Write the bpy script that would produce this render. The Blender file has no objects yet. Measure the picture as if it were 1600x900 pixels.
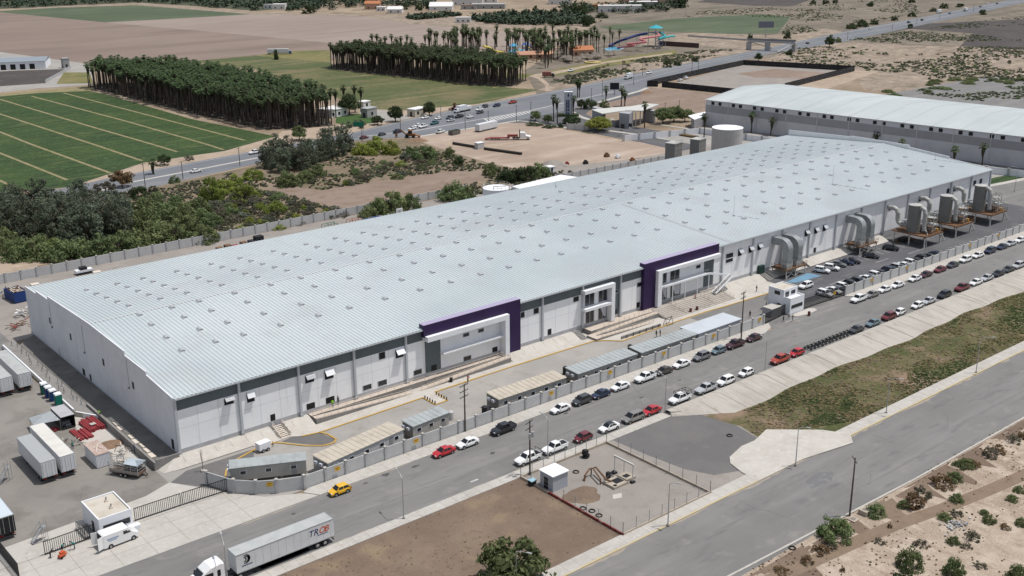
import bpy, math, random
from mathutils import Vector, Matrix, Quaternion
random.seed(11)
RND = random.Random(5)
SC = bpy.context.scene
COL = SC.collection
PI = math.pi

FOC, PITCH, ROLL, YAW, CAMZ = 1732.94, 0.320836, -0.0077829, 0.880124, 90.0
def _basis():
 cy, sy, cp, sp = math.cos(YAW), math.sin(YAW), math.cos(PITCH), math.sin(PITCH)
 fw = Vector((cy*cp, sy*cp, -sp)); r = Vector((sy, -cy, 0)); u = r.cross(fw)
 cr, sr = math.cos(ROLL), math.sin(ROLL)
 return cr*r + sr*u, -sr*r + cr*u, fw
CR, CU, CF = _basis()
def gp(px, py, z=0.0):
 """ground point (x, y) at height z seen at photo pixel px, py"""
 d = CR*((px-800)/FOC) - CU*((py-450)/FOC) + CF
 t = (z-CAMZ)/d.z
 return (d.x*t, d.y*t)
def gps(pts, z=0.0):
 return [gp(a, b, z) for a, b in pts]
def depth(x, y, z=0):
 return Vector((x, y, z-CAMZ)).dot(CF)

cam_d = bpy.data.cameras.new('camera')
cam = bpy.data.objects.new('camera', cam_d); COL.objects.link(cam)
m = Matrix((CR, CU, -CF)).transposed().to_4x4(); m.translation = Vector((0, 0, CAMZ))
cam.matrix_world = m
cam_d.sensor_width = 36.0; cam_d.lens = FOC/1600*36
cam_d.clip_start = 1.0; cam_d.clip_end = 9000
SC.camera = cam

SUNV = Vector((0.30, -0.2, 1.0)).normalized()
world = bpy.data.worlds.new("World"); SC.world = world; world.use_nodes = True
nt = world.node_tree
sky = nt.nodes.new('ShaderNodeTexSky'); sky.sky_type = 'NISHITA'; sky.sun_disc = False
sky.sun_elevation = math.asin(SUNV.z)
sky.sun_rotation = math.atan2(SUNV.x, SUNV.y)
sky.air_density = 1.0; sky.dust_density = 1.6; sky.ozone_density = 1.0
bg = nt.nodes['Background']; bg.inputs[1].default_value = 0.125
hs_ = nt.nodes.new('ShaderNodeHueSaturation'); hs_.inputs['Saturation'].default_value = .55
nt.links.new(sky.outputs[0], hs_.inputs['Color']); nt.links.new(hs_.outputs[0], bg.inputs[0])
sl = bpy.data.lights.new('sun', 'SUN'); sl.energy = 3.7; sl.angle = math.radians(0.5); sl.color = (1, .97, .93)
so = bpy.data.objects.new('sun', sl); COL.objects.link(so)
so.rotation_euler = (-SUNV).to_track_quat('-Z', 'Y').to_euler()
so.location = (0, 0, 200)
SC.view_settings.view_transform = 'Standard'; SC.view_settings.look = 'None'
SC.view_settings.exposure = 0.0; SC.view_settings.gamma = 1.0
SC.render.engine = 'CYCLES'
SC.cycles.max_bounces = 5; SC.cycles.diffuse_bounces = 3; SC.cycles.glossy_bounces = 2
SC.cycles.transparent_max_bounces = 8
SC.render.resolution_x = 1024; SC.render.resolution_y = 576

MATS = {}
def srgb(r, g, b):
 f = lambda c: ((c/255+0.055)/1.055)**2.4 if c > 10 else c/255/12.92
 return (f(r), f(g), f(b))
def mat(name, base, layers=(), rough=.85, metal=0.0, bump=None, coord='P', rnd=0.0, spec=.3, coat=0, trans=0):
 """layers: (scale, colour, lo, hi[, detail[, stretch[, rotz]]]) mixed over base by fractal noise; coord P = world metres, O = object space"""
 if name in MATS: return MATS[name]
 M = bpy.data.materials.new(name); M.use_nodes = True
 n = M.node_tree.nodes; l = M.node_tree.links
 b = n['Principled BSDF']
 b.inputs['Roughness'].default_value = rough; b.inputs['Metallic'].default_value = metal
 b.inputs['Specular IOR Level'].default_value = spec
 if coat: b.inputs['Coat Weight'].default_value = coat; b.inputs['Coat Roughness'].default_value = .06
 if coord == 'P': co = n.new('ShaderNodeNewGeometry').outputs['Position']
 else: co = n.new('ShaderNodeTexCoord').outputs['Object']
 cur = None
 oi = None
 def vec(stretch, rot):
  mp = n.new('ShaderNodeMapping'); mp.inputs['Scale'].default_value = stretch
  mp.inputs['Rotation'].default_value = (0, 0, rot); l.new(co, mp.inputs['Vector']); return mp.outputs[0]
 for i, L in enumerate(layers):
  sc, c, lo, hi = L[:4]; det = L[4] if len(L) > 4 else 4
  st = L[5] if len(L) > 5 else None; rot = L[6] if len(L) > 6 else 0
  tx = n.new('ShaderNodeTexNoise'); tx.inputs['Scale'].default_value = sc; tx.inputs['Detail'].default_value = det
  tx.inputs['Roughness'].default_value = .6
  l.new(vec(st, rot) if st else co, tx.inputs['Vector'])
  mr = n.new('ShaderNodeMapRange'); mr.inputs[1].default_value = lo; mr.inputs[2].default_value = hi; mr.clamp = True
  l.new(tx.outputs['Fac'], mr.inputs[0])
  mx = n.new('ShaderNodeMix'); mx.data_type = 'RGBA'
  l.new(mr.outputs[0], mx.inputs['Factor'])
  if cur is None: mx.inputs['A'].default_value = (*base, 1)
  else: l.new(cur, mx.inputs['A'])
  mx.inputs['B'].default_value = (*c, 1)
  cur = mx.outputs['Result']
 if rnd:
  oi = n.new('ShaderNodeObjectInfo')
  hs = n.new('ShaderNodeHueSaturation')
  mr = n.new('ShaderNodeMapRange'); l.new(oi.outputs['Random'], mr.inputs[0])
  mr.inputs[3].default_value = 1-rnd; mr.inputs[4].default_value = 1+rnd
  l.new(mr.outputs[0], hs.inputs['Value'])
  mh = n.new('ShaderNodeMapRange'); mt = n.new('ShaderNodeMath'); mt.operation = 'FRACT'
  mm = n.new('ShaderNodeMath'); mm.operation = 'MULTIPLY'; mm.inputs[1].default_value = 7.31
  l.new(oi.outputs['Random'], mm.inputs[0]); l.new(mm.outputs[0], mt.inputs[0]); l.new(mt.outputs[0], mh.inputs[0])
  mh.inputs[3].default_value = .485; mh.inputs[4].default_value = .515
  l.new(mh.outputs[0], hs.inputs['Hue'])
  if cur is None: hs.inputs['Color'].default_value = (*base, 1)
  else: l.new(cur, hs.inputs['Color'])
  cur = hs.outputs[0]
 if cur is None: b.inputs['Base Color'].default_value = (*base, 1)
 else: l.new(cur, b.inputs['Base Color'])
 if bump:
  tx = n.new('ShaderNodeTexNoise'); tx.inputs['Scale'].default_value = bump[0]; tx.inputs['Detail'].default_value = 4
  l.new(co, tx.inputs['Vector'])
  bp = n.new('ShaderNodeBump'); bp.inputs['Strength'].default_value = bump[1]; bp.inputs['Distance'].default_value = bump[2] if len(bump) > 2 else .1
  l.new(tx.outputs['Fac'], bp.inputs['Height']); l.new(bp.outputs[0], b.inputs['Normal'])
 if trans:
  tl = n.new('ShaderNodeBsdfTranslucent'); ms = n.new('ShaderNodeMixShader'); ms.inputs[0].default_value = trans
  if cur is None: tl.inputs[0].default_value = (*base, 1)
  else: l.new(cur, tl.inputs[0])
  l.new(b.outputs[0], ms.inputs[1]); l.new(tl.outputs[0], ms.inputs[2]); l.new(ms.outputs[0], n['Material Output'].inputs[0])
 MATS[name] = M
 return M

class MB:
 def __init__(s): s.v = []; s.f = []; s.mi = []; s.ms = []; s.T = None
 def _m(s, m):
  if m not in s.ms: s.ms.append(m)
  return s.ms.index(m)
 def add(s, vs, fs, m):
  o = len(s.v); k = s._m(m)
  if s.T is not None: vs = [tuple(s.T @ Vector(v)) for v in vs]
  s.v += [tuple(v) for v in vs]
  for f in fs: s.f.append([o+i for i in f]); s.mi.append(k)
 def quad(s, a, b, c, d, m): s.add([a, b, c, d], [(0, 1, 2, 3)], m)
 def poly(s, pts, m): s.add(pts, [tuple(range(len(pts)))], m)
 def box(s, x0, x1, y0, y1, z0, z1, m, top=None):
  if x1 < x0: x0, x1 = x1, x0
  if y1 < y0: y0, y1 = y1, y0
  vs = [(x0, y0, z0), (x1, y0, z0), (x1, y1, z0), (x0, y1, z0), (x0, y0, z1), (x1, y0, z1), (x1, y1, z1), (x0, y1, z1)]
  s.add(vs, [(0, 3, 2, 1), (0, 1, 5, 4), (1, 2, 6, 5), (2, 3, 7, 6), (3, 0, 4, 7)], m)
  s.add(vs[4:], [(0, 1, 2, 3)], top or m)
 def beam(s, p0, p1, w, h, m):
  p0 = Vector(p0); p1 = Vector(p1); d = (p1-p0); L = d.length
  if L < 1e-6: return
  d /= L; up = Vector((0, 0, 1)) if abs(d.z) < .95 else Vector((0, 1, 0))
  r = d.cross(up).normalized(); u = r.cross(d)
  vs = []
  for p in (p0, p1):
   for a, b in ((-1, -1), (1, -1), (1, 1), (-1, 1)): vs.append(p+r*(a*w/2)+u*(b*h/2))
  s.add(vs, [(3, 2, 1, 0), (4, 5, 6, 7), (0, 1, 5, 4), (1, 2, 6, 5), (2, 3, 7, 6), (3, 0, 4, 7)], m)
 def prism(s, poly, z0, z1, m, top=None):
  n = len(poly); ar = sum(poly[i][0]*poly[(i+1) % n][1]-poly[(i+1) % n][0]*poly[i][1] for i in range(n))
  if ar < 0: poly = poly[::-1]
  vs = [(x, y, z0) for x, y in poly]+[(x, y, z1) for x, y in poly]
  s.add(vs, [tuple(range(n))[::-1]]+[(i, (i+1) % n, n+(i+1) % n, n+i) for i in range(n)], m)
  s.add(vs[n:], [tuple(range(n))], top or m)
 def cyl(s, p0, p1, r0, r1, n, m, caps=True):
  p0 = Vector(p0); p1 = Vector(p1); d = (p1-p0).normalized()
  up = Vector((0, 0, 1)) if abs(d.z) < .95 else Vector((1, 0, 0))
  a = d.cross(up).normalized(); b = d.cross(a)
  vs = []
  for p, r in ((p0, r0), (p1, r1)):
   for i in range(n):
    t = 2*PI*i/n; vs.append(p+(a*math.cos(t)-b*math.sin(t))*r)
  fs = [(i, (i+1) % n, n+(i+1) % n, n+i) for i in range(n)]
  if caps: fs += [tuple(range(n))[::-1], tuple(range(n, 2*n))]
  s.add(vs, fs, m)
 def tube(s, pts, r, n, m, caps=True):
  pts = [Vector(p) for p in pts]; rings = []; a = None
  for i, p in enumerate(pts):
   d = (pts[min(i+1, len(pts)-1)]-pts[max(i-1, 0)]).normalized()
   if a is None:
    up = Vector((0, 0, 1)) if abs(d.z) < .95 else Vector((1, 0, 0)); a = d.cross(up).normalized()
   else: a = (a-d*a.dot(d)).normalized()
   b = d.cross(a); rr = r[i] if isinstance(r, (list, tuple)) else r
   rings.append([p+(a*math.cos(2*PI*k/n)-b*math.sin(2*PI*k/n))*rr for k in range(n)])
  vs = [v for R in rings for v in R]; fs = []
  for i in range(len(pts)-1):
   for k in range(n): fs.append((i*n+k, i*n+(k+1) % n, (i+1)*n+(k+1) % n, (i+1)*n+k))
  if caps: fs += [tuple(range(n))[::-1], tuple(range((len(pts)-1)*n, len(pts)*n))]
  s.add(vs, fs, m)
 def loft(s, secs, m, closed=True, caps=True):
  n = len(secs[0]); vs = [v for R in secs for v in R]; fs = []
  for i in range(len(secs)-1):
   for k in range(n if closed else n-1): fs.append((i*n+k, i*n+(k+1) % n, (i+1)*n+(k+1) % n, (i+1)*n+k))
  if caps: fs += [tuple(range(n))[::-1], tuple(range((len(secs)-1)*n, len(secs)*n))]
  s.add(vs, fs, m)
 def mesh(s, name, smooth=False):
  me = bpy.data.meshes.new(name); me.from_pydata(s.v, [], s.f)
  for q in s.ms: me.materials.append(q)
  me.polygons.foreach_set('material_index', s.mi)
  if smooth: me.polygons.foreach_set('use_smooth', [True]*len(s.f))
  me.update(); return me
 def build(s, name, parent=None, smooth=False, loc=(0, 0, 0), rz=0):
  return link(name, s.mesh(name, smooth), parent, loc, rz)

def link(name, me, parent=None, loc=(0, 0, 0), rz=0):
 o = bpy.data.objects.new(name, me); COL.objects.link(o)
 o.location = loc; o.rotation_euler = (0, 0, rz)
 if parent is not None: o.parent = parent
 return o
SEEN = {}
def tag(o, label, cat, group=None, kind=None):
 o['label'] = label; o['category'] = cat
 if group: o['group'] = group
 if kind: o['kind'] = kind
 SEEN.setdefault(label, []).append(group)
 return o
def thing(name, label, cat, loc=(0, 0, 0), rz=0, group=None):
 o = bpy.data.objects.new(name, None); COL.objects.link(o)
 o.empty_display_size = .5
 o.location = loc; o.rotation_euler = (0, 0, rz)
 return tag(o, label, cat, group)
KIDS = {}
def children(o):
 return KIDS.get(o.name, [])
def reg(parent, *obs):
 KIDS.setdefault(parent.name, []).extend(obs)
def copy_tree(o, loc, rz, label, group=None, scale=None):
 c = o.copy(); COL.objects.link(c); c.location = loc; c.rotation_euler = (0, 0, rz)
 if scale: c.scale = scale
 c['label'] = label; SEEN.setdefault(label, []).append(group)
 if group: c['group'] = group
 def rec(src, dst):
  for ch in src.children:
   d = ch.copy(); COL.objects.link(d); d.parent = dst; rec(ch, d)
 rec(o, c)
 return c
def structure(o): o['kind'] = 'structure'; return o
def sheet(name, pts, m, z, px=True):
 """flat ground sheet; pts are photo pixels or world points"""
 P = gps(pts) if px else pts
 n = len(P); ar = sum(P[i][0]*P[(i+1) % n][1]-P[(i+1) % n][0]*P[i][1] for i in range(n))
 if ar < 0: P = P[::-1]
 b = MB(); b.poly([(x, y, z) for x, y in P], m)
 return structure(b.build(name))
def strip(name, left, m, z, width=None, right=None, px=True):
 """ribbon between a polyline and either a second polyline or an offset"""
 A = gps(left) if px else left
 if right: B = gps(right) if px else right
 b = MB()
 if not right:
  B = []; A2 = []
  for i, p in enumerate(A):
   q0 = Vector(A[max(i-1, 0)]); q1 = Vector(A[min(i+1, len(A)-1)]); d = (q1-q0).normalized()
   nn = Vector((-d.y, d.x)); A2.append(tuple(Vector(p)+nn*width/2)); B.append(tuple(Vector(p)-nn*width/2))
  A = A2
 for i in range(len(A)-1):
  b.add([(*B[i], z), (*B[i+1], z), (*A[i+1], z), (*A[i], z)], [(0, 1, 2, 3)], m)
 return structure(b.build(name))
# ================================================================ ground and paving
def A(r, g, b, k=1.35):
 c = srgb(r, g, b); return (c[0]/k, c[1]/k, c[2]/k)
m_ground = mat('dry_ground', A(150, 132, 112), [(.012, A(172, 154, 132), .42, .62), (.05, A(128, 112, 94), .5, .68), (.35, A(108, 100, 78), .56, .72, 5), (2.2, A(186, 168, 146), .55, .75)], rough=.95, bump=(.8, .6, .3))
m_desert = mat('desert_crust', A(178, 160, 142), [(.05, A(156, 137, 119), .42, .62), (.3, A(198, 182, 164), .45, .62, 6), (.7, A(146, 126, 108), .52, .74, 7, (1, .35, 1), .3), (3.0, A(204, 190, 172), .5, .72, 4), (2.4, A(112, 98, 80), .6, .8, 6)], rough=.95, bump=(2.0, .7, .2))
m_asph = mat('road_asphalt', A(136, 134, 131), [(.05, A(125, 123, 120), .4, .65), (.12, A(148, 145, 142), .5, .72, 5, (.18, 1.6, 1)), (.45, A(112, 111, 110), .55, .75, 6, (.3, 1.2, 1)), (.22, A(154, 150, 144), .57, .76, 7), (6, A(128, 128, 130), .5, .8, 3)], rough=.9, bump=(9, .25, .02))
m_asph_dark = mat('parking_asphalt', A(98, 98, 101), [(.08, A(112, 111, 112), .45, .66), (.2, A(134, 130, 126), .56, .75, 5, (.4, 1, 1)), (1.5, A(84, 84, 87), .52, .75)], rough=.9, bump=(9, .25, .02))
m_hwy = mat('highway_asphalt', A(126, 129, 133), [(.03, A(117, 120, 125), .4, .65), (.05, A(140, 141, 143), .52, .72, 4, (.2, 1.5, 1), .21), (.3, A(108, 112, 118), .58, .76)], rough=.9)
m_yard = mat('truck_yard_concrete', A(138, 133, 127), [(.06, A(152, 147, 140), .42, .62), (.16, A(122, 117, 111), .5, .7, 5), (.5, A(112, 107, 101), .62, .8, 6), (3, A(152, 147, 140), .5, .8)], rough=.92, bump=(6, .2, .02))
m_lot = mat('lot_concrete', A(166, 162, 156), [(.07, A(178, 173, 167), .45, .65), (.25, A(156, 150, 142), .52, .72, 5), (.9, A(140, 134, 127), .62, .8, 6)], rough=.92, bump=(6, .2, .02))
m_walk = mat('pavement_concrete', A(198, 193, 185), [(.15, A(184, 179, 170), .45, .68), (1.1, A(210, 205, 198), .5, .75, 5), (.5, A(166, 157, 146), .62, .8, 6)], rough=.92, bump=(6, .2, .02))
m_conc = mat('pale_concrete', A(205, 199, 190), [(.2, A(192, 186, 177), .45, .68), (.9, A(215, 210, 202), .5, .75, 5), (.35, A(172, 161, 148), .6, .82, 6)], rough=.92, bump=(5, .2, .03))
m_conc_dark = mat('grey_concrete', A(150, 147, 143), [(.3, A(136, 133, 129), .45, .68), (1.5, A(162, 158, 153), .5, .75)], rough=.92)
m_joint = mat('joint_dark', A(140, 133, 124), rough=.95)
m_dirtlot = mat('brown_lot_dirt', A(124, 106, 92), [(.08, A(138, 120, 103), .45, .66), (.10, A(160, 140, 112), .56, .74, 7), (.8, A(112, 94, 80), .55, .74, 6), (2.5, A(168, 148, 124), .6, .8)], rough=.95, bump=(3, .5, .12))
m_gravel = mat('gravel_grey', A(158, 151, 144), [(.1, A(168, 160, 152), .45, .66), (.3, A(144, 136, 129), .52, .74, 6), (5, A(134, 128, 122), .5, .78)], rough=.95, bump=(8, .5, .05))
m_gravel_dk = mat('gravel_dark', A(116, 114, 113), [(.1, A(126, 123, 120), .45, .66), (.35, A(136, 130, 124), .6, .78, 6), (6, A(96, 96, 99), .5, .76)], rough=.95, bump=(8, .6, .06))
m_plough = mat('ploughed_soil', A(138, 121, 111), [(.006, A(148, 131, 120), .4, .62), (.012, A(128, 112, 102), .48, .7, 4, (.5, 2, 1), .5), (.04, A(146, 130, 118), .52, .72, 4, (.2, 2.5, 1), -1.2)], rough=.95)
m_plough2 = mat('pale_ploughed_soil', A(154, 139, 129), [(.006, A(162, 148, 137), .4, .62), (.05, A(142, 128, 118), .5, .7, 4, (.25, 2.6, 1), .45)], rough=.95)
m_crop = mat('crop_green', A(62, 86, 42), [(.02, A(76, 98, 48), .42, .62), (.35, A(36, 58, 28), .45, .60, 5, (.10, 2.6, 1), -.10), (.12, A(106, 114, 70), .56, .74, 6, (.4, 1.6, 1), -.12), (.9, A(46, 66, 34), .5, .72, 6), (.5, A(104, 118, 66), .56, .74, 6), (.05, A(128, 126, 84), .64, .8, 6)], rough=.9, bump=(1.2, .9, .5))
m_crop2 = mat('thin_crop', A(104, 106, 68), [(.015, A(82, 94, 54), .42, .60), (.05, A(136, 124, 92), .5, .68, 6, (.25, 2.0, 1), .3), (.3, A(76, 86, 50), .5, .72, 6), (.02, A(128, 116, 86), .55, .7)], rough=.9, bump=(.8, .7, .4))
m_crop3 = mat('far_crop', A(86, 98, 72), [(.01, A(98, 108, 82), .42, .62), (.05, A(72, 86, 62), .48, .7, 5, (.3, 1.6, 1), .6)], rough=.9)
m_path = mat('field_path', A(150, 138, 104), [(.2, A(118, 118, 76), .45, .7, 6), (.8, A(172, 156, 126), .5, .75)], rough=.95)
m_pale = mat('pale_lot_dirt', A(180, 161, 145), [(.02, A(166, 147, 131), .42, .62), (.07, A(196, 179, 163), .48, .7, 6, (.4, 1.4, 1), .2), (.25, A(152, 133, 118), .58, .78, 6)], rough=.95)
m_clear = mat('cleared_soil', A(146, 127, 114), [(.04, A(160, 142, 128), .45, .66, 5, (.3, 1.4, 1), .1), (.2, A(132, 112, 96), .5, .72, 6)], rough=.95)
m_scrubsoil = mat('scrub_soil', A(136, 120, 100), [(.03, A(160, 142, 122), .45, .64), (.12, A(112, 104, 84), .46, .66, 6), (.5, A(92, 90, 68), .52, .7, 6), (.25, A(186, 168, 146), .6, .74, 6)], rough=.95, bump=(1, .8, .4))
m_sandy = mat('sandy_ground', A(182, 163, 144), [(.06, A(160, 142, 124), .45, .66), (.4, A(196, 178, 158), .5, .75)], rough=.95)
m_burnt = mat('dark_soil', A(82, 76, 74), [(.02, A(96, 88, 84), .45, .66), (.1, A(124, 112, 102), .58, .74, 6), (.4, A(68, 64, 62), .5, .7)], rough=.95)
m_greybrown = mat('grey_scrub', A(126, 116, 104), [(.015, A(142, 130, 116), .45, .62), (.05, A(104, 98, 82), .48, .66, 6, (.4, 1.4, 1), .3), (.25, A(84, 84, 62), .56, .72, 6), (.12, A(172, 152, 130), .58, .74, 5)], rough=.95)
m_beigescrub = mat('beige_scrub', A(156, 141, 126), [(.03, A(148, 132, 116), .42, .62), (.12, A(186, 169, 150), .48, .68, 6), (.08, A(104, 98, 78), .54, .70, 7, (.5, 1.3, 1), .3), (.3, A(96, 90, 70), .55, .70, 6)], rough=.95)
m_lawn = mat('dry_lawn', A(128, 122, 78), [(.03, A(104, 108, 62), .45, .64), (.2, A(146, 134, 96), .5, .72, 6)], rough=.95)
m_grassgreen = mat('watered_lawn', A(70, 98, 48), [(.2, A(60, 84, 40), .45, .68)], rough=.95)
m_verge = mat('verge_soil', A(108, 102, 70), [(.09, A(82, 88, 50), .42, .58, 6, (.5, 1, 1)), (.3, A(136, 120, 92), .52, .7, 6), (1.0, A(70, 76, 42), .5, .7, 6), (.06, A(146, 124, 104), .55, .66, 5)], rough=.95, bump=(2, .8, .2))
m_yellow = mat('kerb_yellow', A(204, 166, 88), [(.4, A(190, 164, 116), .5, .75, 5)], rough=.8)
m_paleyellow = mat('worn_kerb_yellow', A(206, 188, 142), [(.4, A(204, 196, 180), .45, .7, 5)], rough=.85)
m_whiteline = mat('line_white', A(206, 204, 200), [(.6, A(160, 158, 156), .5, .75, 5)], rough=.85)
m_blueline = mat('accessible_blue', A(120, 160, 186), [(.4, A(106, 140, 164), .45, .7, 5)], rough=.8)
m_redbrown = mat('turned_red_soil', A(128, 98, 80), [(.3, A(104, 82, 64), .45, .68, 6), (1, A(150, 120, 98), .5, .7, 6)], rough=.95, bump=(1.5, 1, .4))

g = MB(); g.poly([(-6000, -6000, -.06), (6000, -6000, -.06), (6000, 6000, -.06), (-6000, 6000, -.06)], m_ground)
structure(g.build('ground'))

Z = [-.05]
def far(name, pts, m, dz=.004):
 Z[0] += .0007
 return sheet(name, pts, m, Z[0])
far('ground_far_scrub', [(900, 10), (1250, -30), (1700, -30), (1700, 60), (1500, 60), (1330, 120), (1200, 90), (1000, 130), (840, 150), (820, 110), (900, 60)], m_greybrown)
far('field_ploughed', [(-250, 2), (0, 19), (165, 35), (400, 56), (515, 67), (560, 80), (515, 96), (400, 87), (300, 95), (290, 103), (140, 100), (0, 81), (-250, 58)], m_plough)
far('field_pale', [(165, 35), (395, 22), (560, 24), (640, 37), (740, 45), (905, 58), (860, 75), (700, 80), (560, 80), (515, 67), (400, 56)], m_plough2)
far('field_far_green', [(-120, 14), (0, 17), (120, 10), (215, 7), (395, 22), (165, 35), (0, 19)], m_crop3)
far('field_track', [(-100, 13), (120, 9), (215, 5.5), (300, 11), (400, 19.5), (560, 22), (560, 24.5), (395, 22.5), (215, 8), (120, 11), (-100, 16)], m_beigescrub)
far('ground_far_dirt', [(560, 22), (640, 24), (760, 28), (800, 24), (900, 22), (940, 30), (900, 58), (740, 45), (640, 37)], m_beigescrub)
far('field_thin_crop', [(296, 96), (400, 86), (515, 97), (530, 110), (800, 137), (845, 140), (748, 162), (640, 172), (565, 170), (520, 150), (400, 108)], m_crop2)
far('field_dry_edge', [(400, 87), (440, 80), (515, 78), (518, 97)], m_lawn)
far('field_right_green', [(935, 42), (1050, 29), (1190, 22), (1235, 27), (1215, 52), (1140, 53), (1075, 50), (960, 47)], m_crop3)
far('ground_pale_strip', [(1000, 56), (1080, 51), (1200, 55), (1290, 45), (1320, 50), (1190, 80), (1100, 72), (1000, 70)], m_beigescrub)
far('field_dark_plough', [(1090, 3), (1130, -8), (1320, -20), (1240, 9), (1180, 9)], m_burnt)
far('ground_by_highway', [(840, 140), (900, 120), (1040, 88), (1110, 78), (1180, 78), (1190, 82), (1010, 112), (900, 135), (858, 143)], m_beigescrub)
far('ground_waterpark_lawn', [(765, 112), (840, 116), (870, 108), (950, 92), (1055, 78), (1060, 84), (930, 108), (860, 120), (835, 116), (800, 130), (770, 138)], m_lawn)
far('path_waterpark', gp and [(826, 119), (840, 123), (852, 133), (852, 143), (858, 142), (858, 131), (846, 121), (870, 115), (950, 98), (1050, 84), (1050, 82), (950, 95.5), (868, 111), (836, 116)], m_sandy)
far('ground_right_scrub', [(1195, 95), (1240, 72), (1330, 66), (1480, 72), (1900, 85), (1900, 190), (1600, 175), (1500, 160), (1350, 140), (1330, 105)], m_beigescrub)
far('ground_dark_patch', [(1345, 55), (1420, 38), (1640, 28), (1900, 30), (1900, 90), (1600, 78), (1490, 72), (1410, 70)], m_burnt)
far('ground_dark_patch_edge', [(1310, 66), (1420, 45), (1520, 52), (1500, 72)], m_greybrown)
far('ground_gravel_far', [(1430, 152), (1490, 140), (1640, 142), (1640, 175), (1560, 170)], m_gravel)
far('ground_sand_track', [(1225, 139), (1336, 110), (1372, 112), (1280, 143)], m_sandy)
far('ground_beige_lot', [(880, 185), (960, 141), (1010, 136), (1150, 149), (1115, 178), (1090, 182), (1050, 172), (960, 172)], m_clear)
far('ground_fenced_lot', [(1040, 134), (1165, 98), (1330, 107), (1225, 137), (1150, 147)], m_gravel)
far('ground_fenced_lot_soil', [(1150, 115), (1210, 107), (1290, 114), (1255, 123), (1180, 121)], m_clear)
far('field_crop', [(-60, 152), (60, 143), (128, 140), (160, 146), (300, 186), (432, 213), (350, 236), (225, 254), (170, 272), (108, 292), (30, 298), (-60, 305)], m_crop)
for n_, pp in enumerate(([(99, 145), (240, 182), (382, 219)], [(49, 150), (200, 190), (322, 225), (350, 234)], [(-40, 146), (0, 155), (140, 197), (237, 225), (277, 237)], [(-40, 167), (0, 178), (145, 225), (222, 251)], [(-40, 194), (0, 206), (48, 225), (172, 270)], [(-40, 224), (0, 239), (105, 281)], [(-40, 270), (0, 282), (32, 297)])):
 strip('path_in_crop', pp, m_path, -.03+.001*n_, width=1.35)
far('path_field_edge', [(-60, 151), (62, 141), (140, 134), (150, 138), (140, 142), (62, 145), (-60, 156)], m_path)
far('ground_building_zone', [(-200, 68), (0, 81), (140, 100), (148, 132), (60, 138), (-80, 152)], m_lot)
far('ground_brown_yard', [(-80, 116), (30, 110), (108, 107.5), (70, 130), (-80, 140)], m_burnt)
far('ground_dry_grass', [(100, 113), (140, 113), (146, 130), (88, 131)], m_lawn)
far('ground_roadside_left', [(108, 292), (170, 272), (225, 254), (350, 236), (432, 213), (440, 205), (520, 196), (640, 172), (748, 162), (800, 155), (700, 172), (606, 192), (560, 206), (400, 236), (200, 273), (150, 288)], m_sandy)
far('lawn_roadhouse', [(526, 182), (560, 178), (588, 182), (585, 192), (545, 196), (524, 192)], m_grassgreen)
far('path_roadhouse', [(560, 176), (580, 170), (612, 174), (640, 182), (638, 186), (600, 190), (588, 184)], m_lot)
far('ground_scrub', [(-80, 330), (100, 296), (232, 295), (400, 258), (560, 218), (640, 216), (700, 236), (790, 258), (860, 262), (910, 265), (800, 300), (560, 335), (400, 370), (100, 425), (-80, 440)], m_scrubsoil)
far('ground_sandy_corner', [(-80, 402), (20, 400), (62, 412), (110, 422), (40, 437), (-80, 458)], m_sandy)
far('ground_clearing', [(405, 284), (432, 288), (500, 297), (640, 276), (700, 268), (770, 266), (790, 268), (740, 285), (700, 300), (620, 318), (560, 330), (522, 326), (500, 318), (452, 305)], m_clear)
far('ground_pale_lot', [(640, 214), (655, 212), (712, 204), (760, 194), (815, 187), (835, 190), (880, 202), (940, 214), (1000, 222), (1045, 232), (1050, 240), (1000, 246), (890, 262), (852, 264), (800, 262), (770, 256), (700, 236)], m_pale)
far('ground_lot_road', [(655, 213), (740, 228), (800, 222), (860, 221), (1000, 224), (1000, 227), (860, 224), (800, 226), (760, 236), (700, 228)], m_sandy)
far('ground_turned_soil', [(40, 432), (60, 415), (120, 410), (200, 400), (300, 382), (310, 388), (160, 418)], m_redbrown)
far('ground_site_apron', [(830, 275), (860, 262), (1000, 247), (1060, 235), (1100, 222), (1250, 215), (1290, 225), (1210, 240), (1000, 270), (905, 290), (840, 290)], m_gravel)

HF = [(-60, 325), (150, 284), (200, 272), (400, 235), (560, 205), (638, 186), (760, 161), (857, 144), (960, 123), (1012, 110), (1170, 81), (1240, 66), (1310, 51), (1450, 25), (1575, 0), (1700, -24)]
HN = [(-60, 362), (150, 313), (232, 294), (400, 256), (560, 219), (653, 213), (748, 198), (810, 188), (905, 168), (1000, 141), (1022, 128), (1100, 106), (1200, 85), (1320, 65), (1450, 37), (1600, 4), (1700, -14)]
def onx(poly, xs):
 out = []
 for x in xs:
  for (a, b), (c, d) in zip(poly, poly[1:]):
   if a <= x <= c: out.append((x, b+(d-b)*(x-a)/(c-a))); break
 return out
XS = [-50, 100, 200, 300, 400, 480, 560, 640, 700, 760, 820, 880, 940, 1000, 1060, 1120, 1200, 1260, 1320, 1380, 1450, 1520, 1590, 1690]
strip('highway', onx(HF, XS), m_hwy, -.012, right=onx(HN, XS))
strip('highway_median', [(-40, 346), (100, 313), (205, 284.5), (300, 266.5), (400, 247), (480, 230)], m_walk, -.004, width=1.6)
strip('highway_lane_line', [(560, 214), (648, 204.5), (760, 184.5), (828, 173), (900, 156), (960, 143)], m_whiteline, -.004, width=.8)
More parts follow.
